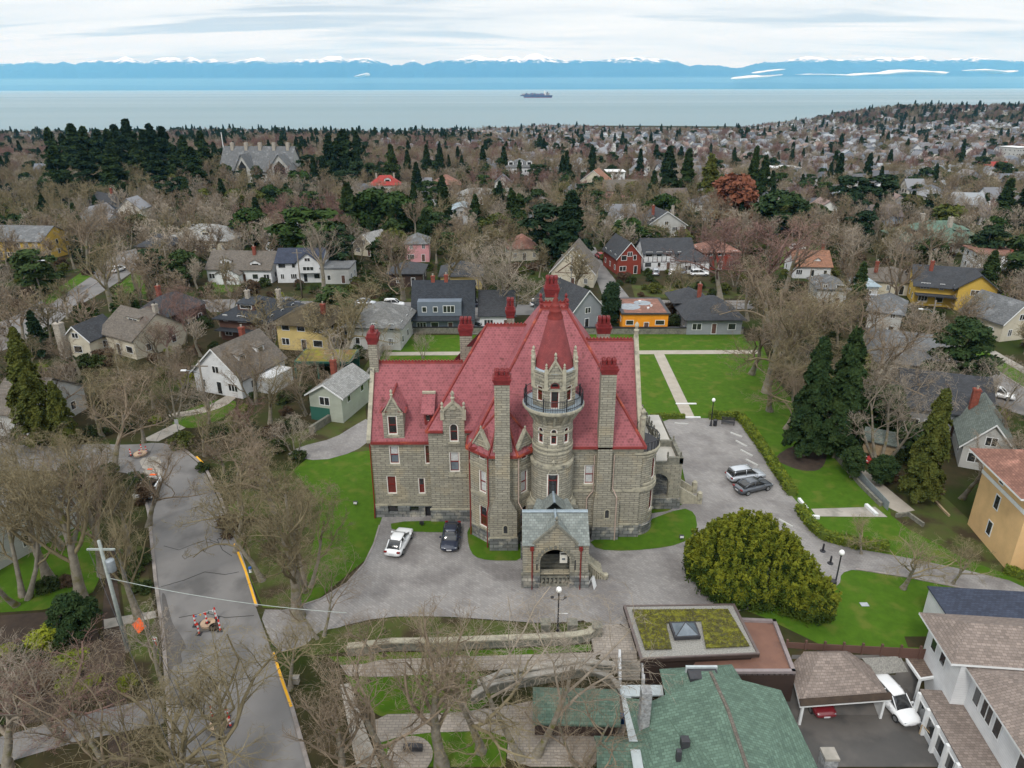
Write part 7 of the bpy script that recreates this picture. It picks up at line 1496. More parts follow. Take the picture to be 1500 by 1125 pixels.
works((305, 915), [(0, 0, .62), (.7, -.45, .42)], [((287, 917), 1.1), ((292, 929), 1.1), ((304, 914), 1.1), ((317, 907), 1.15), ((323, 924), 1.1)], 'near'); works((206, 666), [(0, 0, .8)], [((192, 668), .9), ((206, 669), .9), ((215, 664), .9), ((208, 661), .9)], 'upper'); works((322, 1062), [(0, 0, .7)], [((311, 1050), .9), ((334, 1052), .9), ((338, 1064), .9)], 'lower')
for a, b in (((287, 917), (317, 907)), ((317, 907), (323, 924))):
    A_, B_ = G(*a)+Vector((0, 0, 1.1)), G(*b)+Vector((0, 0, 1.1)); g = MB(); g.tube([A_-A_, B_-A_], .012, 4); d = B_-A_; o = g.build('bunting', 'trim_white'); o.location = A_; tag(o, 'string of coloured flags between posts of the near manhole, %s side' % ('far' if a[0] == 287 else 'near'), 'bunting')
    for k in range(5): c = d*(k+.5)/5; f = MB().quad(c+d.normalized()*.11, c-d.normalized()*.11, c-Vector((0, 0, .24))).build('flag', ('hydrant_blue', 'sign_yellow', 'cone_red', 'w_teal', 'trim_white')[k], o)
for q, s, lab in (((220, 688), .28, 'small orange painted plate lying on the road patch, the upper one'), ((225, 696), .42, 'larger orange painted plate lying on the road patch, the lower one')): tag(MB().box((-s, -s*.35, 0), (s, s*.35, .06)).build('road_plate', 'orange'), lab, 'plate').location = G(*q)+Vector((0, 0, .05))
for q, r, k in (((228, 780), .5, 'first'), ((245, 1012), .4, 'second')): pass
p = G(206, 930); T_ = thing('work_sign', 'orange diamond road-works sign leaning on a stand on the verge', 'road sign', p, D2(-10)); MB().ext([(0, -.15, .25), (.68, .1, .93), (0, .35, 1.6), (-.68, .1, .93)], (0, -.03, .01)).build('plate', 'orange', T_); MB().tube([(0, .6, 0), (0, .12, .95)], .03, 5).build('leg', 'galv', T_)
p = G(229, 946); T_ = thing('barrier_sign', 'small white and red sign on a short post at the kerb', 'sign', p, D2(-12)); MB().box((-.22, -.03, .5), (.22, .03, .95)).build('plate', 'trim_white', T_); MB().box((-.2, -.04, .68), (.2, -.031, .8)).build('stripe', 'cone_red', T_); MB().box((-.04, -.02, 0), (.04, .02, .6)).build('post', 'cone_red', T_)
p = G(367, 838); T_ = thing('fire_hydrant', 'small fire hydrant with a blue cap beside the yellow kerb', 'fire hydrant', p); MB().lathe((0, 0, 0), [(.16, 0), (.12, .1), (.12, .45), (.001, .5)], 12).build('body', 'trim_white', T_); MB().lathe((0, 0, .42), [(.17, 0), (.15, .15), (.001, .25)], 12).build('cap', 'hydrant_blue', T_)
for q, lab in (((354, 790), 'pale utility box on the verge above the hydrant'), ((433, 1000), 'pale utility box on the verge by the lower yellow kerb')): tag(MB().box((-.3, -.2, 0), (.3, .2, .55)).box((-.33, -.23, .55), (.33, .23, .62)).build('utility_box', 'concrete'), lab, 'utility box').location = G(*q)
p = G(263, 640); T_ = thing('street_sign', 'small white street sign on a post near the road bend', 'road sign', p); MB().box((-.03, -.03, 0), (.03, .03, 2.6)).build('post', 'galv', T_); MB().box((-.25, -.06, 1.9), (.25, -.03, 2.6)).build('plate', 'trim_white', T_)
# trailer at the kerb
p = G(211, 735); T_ = thing('trailer', 'white framed open trailer loaded with dark gear on the left kerb', 'trailer', p, D2(8)); MB().box((-.9, -.2, .5), (.9, 3.8, .62)).build('bed', 'trim_dark', T_)
for s in (-1, 1): MB().box((s*.9-.06, -.2, .5), (s*.9+.06, 3.8, 1.1)).build('side_rail', 'trim_white', T_); w = link('wheel', CARS[True]['wheel'], T_); w.location = (s*1.0, 1.2, .33); w.rotation_euler = (0, 0, PI/2)
for y in (-.2, 3.74): MB().box((-.9, y, .5), (.9, y+.08, 1.05)).build('end_rail', 'trim_white', T_)
R_ = random.Random(3); g = MB()
for k in range(14): g.obox((R_.uniform(-.6, .6), R_.uniform(.1, 3.4), R_.uniform(.7, 1.0)), (R_.uniform(.2, .7), R_.uniform(.2, .8), .2), R_.random()*3)
g.build('load', 'earth', T_)
# ------------------------------------------------------------ the castle's garden things
for k, q in enumerate([((1070, 634.5), (1087, 641)), ((1078, 646.5), (1094, 655)), ((1085, 660), (1102, 669)), ((1093, 674), (1110, 683)), ((1112, 694), (1120, 699)), ((1124, 712), (1129, 715)), ((1141, 762), (1161, 773)), ((988, 621), (1008, 622))]):
    a, b = G(*q[0]), G(*q[1]); d = b-a; L_ = d.length; o = MB().ext([(0, -.12, 0), (0, .12, 0), (0, .08, .14), (0, -.08, .14)], (L_, 0, 0)).build('parking_stop', 'w_palegrey'); o.location = a+Vector((0, 0, .05)); o.rotation_euler = (0, 0, math.atan2(d.y, d.x))
    tag(o, ['pale parking stop nearest the bench, by the hedge corner', 'second pale parking stop from the bench', 'third pale parking stop from the bench', 'fourth pale parking stop, just above the silver car', 'parking stop at the nose of the silver car', 'parking stop at the nose of the grey car', 'lone pale parking stop beside the big yew', 'parking stop lying below the lawn hedge near the terrace'][k], 'parking stop', 'concrete parking stops of the castle car park')
def hedge(pts, w, hh, label):
    W = []; 
    for p in pts: W.append(G(*p))
    base = W[0]; g = ribbon('hedge', pts, w*.8, hh*.9, 'hedge', build=False); o = g.build('hedge', 'hedge', None, tuple(base)); o.location = base; tag(o, label, 'hedge')
    R_ = np.random.RandomState(len(pts)); C = []
    for a, b in zip(W, W[1:]):
        L_ = (b-a).length; k = int(L_*130*w*hh)+8; t = R_.rand(k)[:, None]; d = (b-a).normalized(); s = np.array([-d.y, d.x, 0]); u = R_.rand(k)*2-1; v = R_.rand(k)
        onTop = R_.rand(k) < .5; off = np.where(onTop, u, np.sign(u))*w/2*(.9+.25*R_.rand(k)); zz = np.where(onTop, 1, v)*hh*(.92+.12*R_.rand(k))
        C.append(np.array(a)[None]*(1-t)+np.array(b)[None]*t+s[None]*off[:, None]+np.stack([0*zz, 0*zz, zz], 1)-np.array(base)[None])
    V, Q = leaf_quads(np.concatenate(C), .16, R_, .6); link('leaves', arrmesh('leaves', V, Q, 'hedge_leaf'), o)
vegmat('hedge_leaf', (.065, .095, .012), (.15, .18, .018), 1.5, big=0)
hedge([(1038, 613), (1083, 614), (1094, 627), (1122, 668), (1160, 727)], 1.05, 1.0, 'long clipped hedge curving along the car park edge'); hedge([(1170, 748), (1190, 776), (1205, 789), (1250, 801), (1300, 806)], 1.0, .95, 'clipped hedge between the yew and the right lawn path'); hedge([(952, 613), (1003, 613)], .7, .7, 'short clipped hedge beside the terrace, left of the lawn path')
hedge([(335, 622), (352, 612), (358, 600)], 1.0, .9, 'brown-green clipped hedge curving beside the round lawn')
hedge([(1470, 838), (1500, 848)], .8, .8, 'short hedge at the right edge by the apricot house')
def lowwall(pts, w, hh, m, label, name='wall', cap=None, z=None):
    base = G(*pts[0]) if z is None else G(*pts[0], z); o = ribbon(name, pts, w, hh, m, build=False, z=z).build(name, m, None, tuple(base)); o.location = base; tag(o, label, 'wall' if 'fence' not in name else 'fence')
    if cap: c = ribbon('coping', pts, w+.14, hh+.12, cap, build=False, z=z); c.v = [(x, y, max(zz, (zz if False else zz))) for x, y, zz in c.v]; cc_ = MB(); cc_.v = [(x, y, (zz if zz > 0 else zz)) for x, y, zz in c.v]; n = len(c.v)//4
    if cap:
        for k in range(n):
            for j in (0, 1): x, y, zz = c.v[k*4+j]; c.v[k*4+j] = (x, y, c.v[k*4+2][2]-.14)
        c.build('coping', cap, o, tuple(base))
    return o
lowwall([(583, 488), (700, 488), (850, 489), (975, 489), (1088, 489)], .5, 1.2, 'stone_worn', 'long dark stone wall closing the back of the castle lawn', cap='iron_black')
lowwall([(583, 488), (572, 495), (560, 515), (545, 545), (520, 580), (512, 596), (480, 620), (455, 636)], .4, 1.1, 'stone_worn', 'grey garden wall curving down the left side of the castle lawn')
lowwall([(510, 958), (640, 950), (760, 945), (840, 941), (862, 937), (873, 928)], .45, .8, 'stone_worn', 'low curved garden wall with pale coping below the forecourt', cap='stone_trim')
lowwall([(1290, 742), (1260, 712), (1225, 672), (1212, 660)], .3, .5, 'stone_worn', 'low mossy wall along the right side of the castle lawn'); lowwall([(1212, 655), (1250, 694), (1300, 748)], .06, 1.1, 'galv', 'thin wire fence along the right side of the castle lawn', 'fence')
lowwall([(1182, 748), (1170, 733)], .3, .35, 'white_paint', 'white step wall at the upper hedge gap'); lowwall([(1200, 760), (1184, 758)], .3, .35, 'white_paint', 'white step wall at the lower hedge gap'); lowwall([(1268, 742), (1284, 757)], .35, .4, 'white_paint', 'white step kerb at the far end of the gravel path')
lowwall([(1002, 612), (1026, 612)], .3, .14, 'white_paint', 'pale step across the lawn path at the car park'); lowwall([(990, 592), (1020, 592)], .3, .14, 'white_paint', 'pale upper step across the lawn path')
lowwall([(1312, 758), (1330, 756), (1352, 772)], .25, .5, 'stone_worn', 'small dark garden wall right of the gravel path'); lowwall([(1356, 722), (1390, 757)], .2, .25, 'timber_pale', 'long pale timber beam lying on the grass by the apricot house', 'timber_beam')
for q, lab in (((799, 926), 'left grey stone gate block beside the lamp post'), ((838, 926), 'right grey stone gate block beside the lamp post'), ((874, 930), 'stone end pier of the curved garden wall')): tag(MB().box((-.38, -.38, -.3), (.38, .38, 1.0)).box((-.44, -.44, 1.0), (.44, .44, 1.14)).build('stone_pier', 'stone_worn'), lab, 'pier').location = G(*q)
# bench, bin, rack, boards, spotlights
p = G(1066, 622); T_ = thing('bench', 'dark slatted bench beside the hedge corner of the car park', 'bench', p, D2(-18)); g = MB()
for k in range(4): g.box((-.9, -.25+k*.14, .42), (.9, -.14+k*.14, .46))
g.build('seat', 'trim_dark', T_); g = MB()
for k in range(3): g.box((-.9, .32+k*.02, .58+k*.14), (.9, .35+k*.02, .68+k*.14))
g.build('backrest', 'trim_dark', T_)
for x in (-.8, .8): MB().box((x-.03, -.25, 0), (x+.03, .3, .42)).box((x-.03, .28, 0), (x+.03, .34, .95)).build('leg', 'iron_black', T_)
p = G(1047, 624); T_ = thing('litter_bin', 'black litter bin beside the lamp post and bench', 'bin', p); MB().lathe((0, 0, 0), [(.25, 0), (.28, .85), (.3, .87)], 12).build('body', 'iron_black', T_); MB().lathe((0, 0, .87), [(.3, 0), (.22, .1), (.001, .14)], 12).build('lid', 'trim_dark', T_)
p = G(1218, 862); T_ = thing('litter_bin', 'black litter bin at the foot of the lamp post by the yew', 'bin', p); MB().lathe((0, 0, 0), [(.25, 0), (.28, .85), (.3, .87)], 12).build('body', 'iron_black', T_); MB().lathe((0, 0, .87), [(.3, 0), (.22, .1), (.001, .14)], 12).build('lid', 'trim_dark', T_)
p = G(1203, 858); T_ = thing('bicycle_rack', 'black looped bicycle rack beside the yew', 'bike rack', p); 
for k in range(3): MB().tube([(-.8+k*.55, 0, 0), (-.75+k*.55, 0, .7), (-.6+k*.55, 0, .85), (-.45+k*.55, 0, .7), (-.4+k*.55, 0, 0)], .03, 6).build('loop', 'iron_black', T_)
for q, lab in (((1216, 826), 'black bollard nearer the lamp post on the side drive'), ((1205, 808), 'black bollard farther up the side drive, by the hedge')): tag(MB().lathe((0, 0, 0), [(.28, 0), (.28, .06), (.1, .12), (.09, .85), (.001, .95)], 12).build('bollard', 'iron_black'), lab, 'bollard').location = G(*q)+Vector((0, 0, .05))
p = G(867, 860); T_ = thing('sandwich_board', 'white folding sandwich board standing right of the castle porch', 'sandwich board', p+Vector((0, 0, .05)), D2(62))
for s in (-1, 1): MB().ext([(-.32, s*.32, 0), (.32, s*.32, 0), (.32, s*.03, 1.05), (-.32, s*.03, 1.05)], (0, s*.03, 0)).build('board', 'trim_white', T_)
for q, lab in (((521, 741), 'white-faced spotlight on the left castle lawn'), ((998, 791), 'white-faced spotlight on the grass by the forecourt edge'), ((618, 771), 'black spotlight on the grass strip between the parked cars')):
    T_ = thing('spotlight', lab, 'spotlight', G(*q)+Vector((0, 0, .08))); MB().box((-.04, -.04, 0), (.04, .04, .25)).build('stake', 'iron_black', T_); MB().box((-.22, -.1, .2), (.22, .12, .5)).build('housing', 'iron_black', T_); MB().box((-.19, -.125, .23), (.19, -.101, .47)).build('lens', 'white_paint' if 'white' in lab else 'glass_dark', T_)
tag(MB().box((-.35, -.25, 0), (.35, .25, .04)).build('ground_plate', 'lamp_clear'), 'small pale plate lying on the lower right lawn', 'plate').location = G(1266, 886)+Vector((0, 0, .03))
# steps and walls of the lower garden
p = G(908, 1012, -2.8); T_ = thing('garden_stair', 'stone steps with pale metal rails going down left of the planted roof building', 'stairs', (6.6, 44.6, 0)); OFFS[T_.name] = (6.6, 44.6, 0)
st = G(925, 965, 0); sb = G(925, 1003, -2.2)
for k in range(9): y = st.y+(sb.y-st.y)*k/9; MB().box((st.x-.75, y-(st.y-sb.y)/9, -3.2), (st.x+.75, y, -.2-k*.25)).build('step', 'concrete', T_, (6.6, 44.6, 0))
for s in (-1, 1): x = st.x+s*.95; MB().ext([(x-.1, st.y+.3, -3.2), (x-.1, st.y+.3, .7), (x-.1, sb.y-.3, -1.3), (x-.1, sb.y-.3, -3.2)], (.2, 0, 0)).build('rail', 'white_paint', T_, (6.6, 44.6, 0))
lowwall([(700, 1008), (740, 992), (790, 985), (900, 981)], .35, .55, 'stone_worn', 'upper grey garden wall winding below the brick walk', cap='concrete'); lowwall([(690, 1030), (720, 1012), (760, 1003), (893, 1001), (905, 1015), (912, 1028)], .4, .75, 'stone_worn', 'lower grey garden wall ending in a curve by the steps', cap='concrete')
p = G(600, 1108); T_ = thing('seat_circle', 'round brick paved seat circle with a dark bench under the bare trees', 'seat circle', p); MB().lathe((0, 0, -.1), [(1.7, 0), (1.7, .2), (.01, .22)], 24).build('paving', 'paver_light', T_); MB().box((-.5, .3, .1), (.9, .7, .55)).build('bench', 'trim_dark', T_)
tag(MB().box((-.25, -.2, 0), (.25, .2, .8)).build('recycling_box', 'hydrant_blue'), 'blue recycling box in the gap beside the green roofed house', 'box').location = G(909, 1058, -2.6)
# fence at the lawn edge above the carport
a, b = G(1150, 945, 0), G(1372, 956, 0); T_ = thing('board_fence', 'dark red-brown board fence between the lower lawn and the carport', 'fence', a); d = b-a; n_ = 8
for k in range(n_): q0 = d*k/n_; q1 = d*(k+1)/n_; MB().ext([tuple(q0+Vector((0, -.3, -1.6))), tuple(q1+Vector((0, -.3, -1.6))), tuple(q1+Vector((0, -.3, .55))), tuple(q0+Vector((0, -.3, .55)))], (0, .06, 0)).build('panel', 'w_brown', T_); MB().box((q0.x-.08, q0.y-.36, -1.6), (q0.x+.08, q0.y-.2, .85)).build('post', 'w_brown', T_)
sheet('gravel_bed', [(1262, 965), (1318, 962), (1330, 985), (1280, 990)], 'gravel', .08, keep=False, cell=1)
p = G(1370, 1100, -3.2); T_ = thing('stair_rail', 'bare timber rail of steps at the bottom of the white house', 'railing', p); MB().tube([(-.4, 1.5, 1.0), (0, 0, .9), (1.2, -.6, .9)], .04, 6).build('rail', 'timber_pale', T_)
for q in ((-.4, 1.5), (0, 0), (1.2, -.6)): MB().box((q[0]-.05, q[1]-.05, 0), (q[0]+.05, q[1]+.05, .95)).build('post', 'timber_pale', T_)
# shed, kayaks and covered boat behind the right wall
p = G(1290, 668); T_ = thing('shed', 'low grey shingled shed with pale timber ends behind the conifer pair', 'shed', p, D2(-30)); MB().box((-2.2, 0, -.5), (2.2, 3, 1.9)).build('wall', 'timber_pale', T_); G_, Rf = gable_geo(4.4, 3, 1.9, .9, .3); Rf.build('roof', 'r_greygreen', T_)
p = G(1256, 672); T_ = thing('covered_boat', 'small boat with a silver and red cover beside the shed', 'boat', p, D2(120)); g = MB()
for k in range(9): t = k/8; w_ = .7*math.sin(PI*min(1, t*1.15+.12))**.6 if t < .95 else .2; g.v += [(-1.9+3.8*t, -w_, .55), (-1.9+3.8*t, 0, .9), (-1.9+3.8*t, w_, .55), (-1.9+3.8*t, 0, .1)]
for k in range(8):
    for j in range(4): g.f.append((k*4+j, k*4+(j+1) % 4, (k+1)*4+(j+1) % 4, (k+1)*4+j)); g.m.append(0)
g.build('cover', 'white_paint', T_); MB().box((-1.95, -.45, .3), (-1.2, .45, .92)).build('bow_cover', 'canvas_red', T_)
# container ship
p = YP(785, 143.5, 8100); p.z = SEA; T_ = thing('container_ship', 'long dark container ship lying out on the strait', 'ship', p); mm('hull', (.06, .06, .12), (.04, .04, .09), .01, .7); mm('hull_red', (.25, .05, .05), None, .01, .7)
cw = dict(a=(.22, .10, .12), b=(.12, .13, .22), c=(.32, .26, .24), d=(.08, .10, .16))
for k_, c_ in cw.items(): mm('box_'+k_, c_, tuple(v*.7 for v in c_), .08, .7, contrast=1)
g = MB(); g.ext([(-125, -20, 0), (168, -20, 0), (168, -20, 6), (-128, -20, 6)], (0, 40, 0)); g.build('boot_top', 'hull_red', T_); g = MB(); g.ext([(-128, -20.5, 6), (168, -20.5, 6), (175, -20.5, 24), (-165, -20.5, 26), (-165, -20.5, 18), (-132, -20.5, 15)], (0, 41, 0)); g.build('hull', 'hull', T_)
R_ = random.Random(9); x = -150
while x < 85:
    w_ = R_.uniform(9, 14); MB().box((x, -19, 24), (x+w_-.6, 19, 24+R_.choice((16, 19, 22, 24))-(8 if x < -140 else 0))).build('container_stack', 'box_'+R_.choice('abcd'), T_); x += w_
MB().box((86, -17, 24), (100, 17, 62)).build('bridge', 'trim_white', T_); MB().box((88, -4, 62), (92, 4, 72)).build('mast', 'trim_white', T_)
for x in (106, 120, 132): MB().box((x, -18, 24), (x+11, 18, 24+R_.choice((22, 26, 17)))).build('container_stack', 'box_'+R_.choice('abc'), T_)
MB().box((118, -6, 24), (126, 6, 58)).build('funnel', 'hull', T_)
# flag by the grey hall
p = G(334, 262); T_ = thing('flagpole', 'white flagpole with a red and white flag before the grey hall', 'flagpole', p); MB().tube([(0, 0, -1), (0, 0, 24)], [.35, .2], 6).build('pole', 'trim_white', T_); MB().ext([(0.3, 0, 8), (4.5, 0, 6.2), (4.5, 0, 1.5), (0.3, 0, 3)], (0, .12, 0)).build('flag', 'canvas_red', T_); MB().ext([(1.6, -.05, 7.4), (3.1, -.05, 6.8), (3.1, -.05, 2.2), (1.6, -.05, 2.6)], (0, .03, 0)).build('flag_band', 'trim_white', T_)
# ------------------------------------------------------------ trees one by one
def TP(key, px, base, top, label, mats=None, sx=1.0, group=None, cat='tree', name=None, rz=None):
    p = G(px, base); H = YP(px, top, p.y).z-p.z
    KEEPD.append((p.x, p.y, 2.2)); return plant(key, p, max(H, 1.0), label=label, mats=mats, sx=sx, group=group, cat=cat, name=name, rz=rz)
KEEPD = []
for a in [
 ('big', 775, 1112, 912, 'large pale bare tree with forking trunks at the bottom centre above the seat circle', 'twig_grey', 1.6), ('big2', 705, 1100, 930, 'bare tree with a low crown just left of the large forking one', 'twig_olive', 1.35), ('big', 850, 1120, 985, 'bare tree with upswept limbs right of the large forking one', 'twig', 1.2), ('big2', 575, 1135, 960, 'low bare tree beside the seat circle', 'twig', 1.3), ('slim', 648, 1122, 905, 'slender bare tree left of the large forking one at the bottom', 'twig', 1.2), ('big2', 868, 1160, 1075, 'bare tree with fine brownish crown at the bottom edge left of the green roofed house', 'twig', 1.25),
 ('slim', 437, 905, 710, 'tall bare tree standing beside the driveway entrance', 'twig_olive', 1.35), ('big', 470, 935, 820, 'many-stemmed bare tree right of the driveway entrance', 'twig', 1.2), ('big2', 545, 966, 895, 'bare tree over the flower bed below the forecourt, the left one', 'twig', 1.25), ('big', 640, 966, 897, 'bare tree over the flower bed below the forecourt, the right one', 'twig', 1.2),
 ('big2', 425, 1010, 915, 'twisted bare tree on the verge by the lower yellow kerb', 'twig_olive', 1.2), ('big2', 345, 1175, 985, 'wide bare crown spreading over the road at the bottom edge', 'twig_olive', 1.5), ('big2', 255, 1200, 1000, 'pale olive bare crown over the left half of the road at the bottom edge', 'twig_olive', 1.5), ('big', 180, 1160, 975, 'bare crown over the pavement at the bottom edge left of the road', 'twig', 1.4), ('big2', 92, 1085, 935, 'gnarled purplish bare tree in the lower left garden', 'twig_red', 1.45), ('big2', 10, 1130, 960, 'gnarled bare tree at the very lower left corner', 'twig_grey', 1.4), ('slim', 500, 1150, 1000, 'bare tree beside the concrete garden path at the bottom', 'twig', 1.3),
 ('slim', 118, 880, 655, 'tall pale upright bare tree in the left garden, the middle one', 'twig_olive', 1.15), ('slim', 72, 850, 665, 'tall upright bare tree at the left edge of that group', 'twig_olive', 1.2), ('multi', 30, 880, 690, 'leaning bare tree at the far left edge above the earth bank', 'twig_olive', 1.2), ('slim', 152, 842, 650, 'tall bare tree on the right side of the left garden group', 'twig', 1.1), ('multi', 98, 800, 640, 'bare tree behind the three tall pale ones on the left', 'twig_olive', 1.2), ('slim', 203, 905, 735, 'thin bare street tree on the verge above the orange diamond sign', 'twig_olive', .9), ('slim', 190, 815, 690, 'thin bare street tree at the kerb beside the trailer', 'twig_olive', 1.0),
 ('oak3', 168, 690, 560, 'dark-trunked bare oak at the road bend', 'twig', 1.25), ('oak2', 150, 640, 540, 'wide bare oak above the road bend', 'twig_olive', 1.3), ('oak', 225, 600, 520, 'bare oak left of the round lawn', 'twig_olive', 1.2), ('oak2', 80, 620, 530, 'wide bare oak left of the road bend', 'twig', 1.3),
 ('oak', 352, 742, 640, 'round bare oak on the left castle bank above the yellow kerb', 'twig', 1.35), ('oak2', 402, 752, 645, 'round bare oak on the left castle bank near the lawn', 'twig', 1.3), ('oak3', 385, 850, 722, 'bare tree on the bank beside the long yellow kerb', 'twig_olive', 1.15), ('multi', 448, 862, 712, 'bare tree at the lower edge of the left castle lawn', 'twig_olive', 1.15), ('oak2', 345, 808, 690, 'broad bare oak on the bank just above the blue capped hydrant', 'twig_olive', 1.25), ('oak', 432, 795, 672, 'broad bare oak on the castle bank nearest the parked white saloon', 'twig_olive', 1.2), ('oak3', 392, 705, 612, 'bare oak at the top of the castle bank below the side drive', 'twig', 1.35), ('oak2', 300, 668, 590, 'bare oak on the verge at the inside of the road curve', 'twig_olive', 1.2), ('oak', 330, 700, 622, 'round bare oak beside the road curve', 'twig', 1.25), ('oak', 372, 650, 570, 'purplish bare tree between the white cottage and the sage bungalow', 'twig_red', 1.2), ('multi', 432, 668, 610, 'small bare tree on the bank above the side drive', 'twig_grey', 1.2),
 ('big2', 1322, 862, 775, 'wide spreading bare tree on the lower right lawn', 'twig_olive', 1.5), ('big2', 1262, 812, 760, 'small spreading bare tree behind the lower right lawn path', 'twig_olive', 1.3), ('oak2', 1395, 855, 790, 'low bare tree near the apricot house drive', 'twig_olive', 1.2),
 ('oak', 1122, 575, 405, 'large bare oak at the left front of the grove right of the castle lawn', 'twig', 1.3), ('oak2', 1128, 602, 505, 'low wide bare oak spreading over the right edge of the castle lawn', 'twig_olive', 1.7), ('oak3', 1100, 548, 450, 'wide bare oak at the back right corner of the castle lawn', 'twig', 1.6), ('oak2', 1150, 628, 540, 'low bare oak just left of the conifer pair', 'twig', 1.4), ('oak2', 1168, 590, 425, 'large wide bare oak in the grove just behind the conifer pair', 'twig_olive', 1.3), ('oak3', 1140, 520, 385, 'bare oak at the back of the grove right of the castle lawn', 'twig', 1.35), ('oak', 1195, 530, 390, 'bare oak in the middle of the grove right of the castle lawn', 'twig_olive', 1.35), ('oak3', 1262, 590, 445, 'bare oak right of the conifer pair top', 'twig', 1.25), ('vase', 1288, 680, 530, 'pale forking bare tree beside the grey shingled shed', 'twig_grey', 1.1), ('oak2', 1245, 545, 425, 'bare oak at the right end of the grove behind the conifer pair', 'twig', 1.3), ('multi', 1330, 600, 505, 'bare tree before the long cream house', 'twig_grey', 1.2), ('oak2', 1455, 670, 590, 'bare tree between the parked white estate and the apricot house', 'twig', 1.1)]:
    TP(a[0], a[1], a[2], a[3], a[4], a[5], a[6] if len(a) > 6 else 1.0)
for a in [
 ('oak3', 503, 532, 405, 'big dark-limbed bare tree between the yellow house and the weathered grey house', 'twig_olive', 1.15), ('vase', 735, 468, 345, 'great grey-trunked bare tree beside the street behind the castle', 'twig_grey', 1.5), ('vase', 268, 505, 420, 'pinkish white-stemmed birch-like bare tree between the dark and brick houses', 'twig_red', 1.25), ('tall', 475, 430, 320, 'tall pale twin bare tree before the dark evergreens', 'twig_grey', 1.2), ('oak3', 590, 440, 330, 'tall bare street tree left of the dark bungalow', 'twig', 1.3), ('oak', 655, 432, 330, 'tall bare street tree right of the dark bungalow', 'twig_olive', 1.3), ('tall', 165, 455, 340, 'bare tree on the grass by the left upper street', 'twig_olive', 1.2), ('oak2', 130, 400, 300, 'wide bare oak beyond the left upper street', 'twig', 1.3), ('oak3', 205, 465, 385, 'dark bare oak at the foot of the black-timbered house', 'twig', .9),
 ('oak2', 1055, 438, 318, 'reddish bare tree crown behind the timbered houses, the left one', 'twig_red', 1.4), ('oak', 1110, 445, 310, 'large reddish bare tree right of the timbered houses', 'twig_red', 1.5), ('oak', 1150, 430, 315, 'large bare tree right of the reddish one', 'twig', 1.35), ('tall', 1243, 405, 330, 'round-topped slim bare tree before the far green park', 'twig_grey', 1.5), ('tall', 1305, 470, 350, 'tall dark-trunked bare tree left of the yellow craftsman house', 'twig', 1.3), ('oak3', 1400, 480, 420, 'bare tree in front of the yellow craftsman house', 'twig_olive', 1.3), ('oak', 980, 430, 380, 'bare tree at the corner before the barn-red house', 'twig', 1.2), ('oak3', 1010, 445, 385, 'bare tree by the street before the timbered houses', 'twig_olive', 1.3), ('multi', 560, 545, 500, 'small pale bare tree at the left corner of the back lawn', 'twig_grey', 1.1), ('multi', 620, 525, 485, 'little bare sapling on the back lawn', 'twig_grey', 1.0), ('oak2', 480, 470, 420, 'bare hedge tree behind the yellow house', 'twig', 1.2)]:
    TP(a[0], a[1], a[2], a[3], a[4], a[5], a[6])
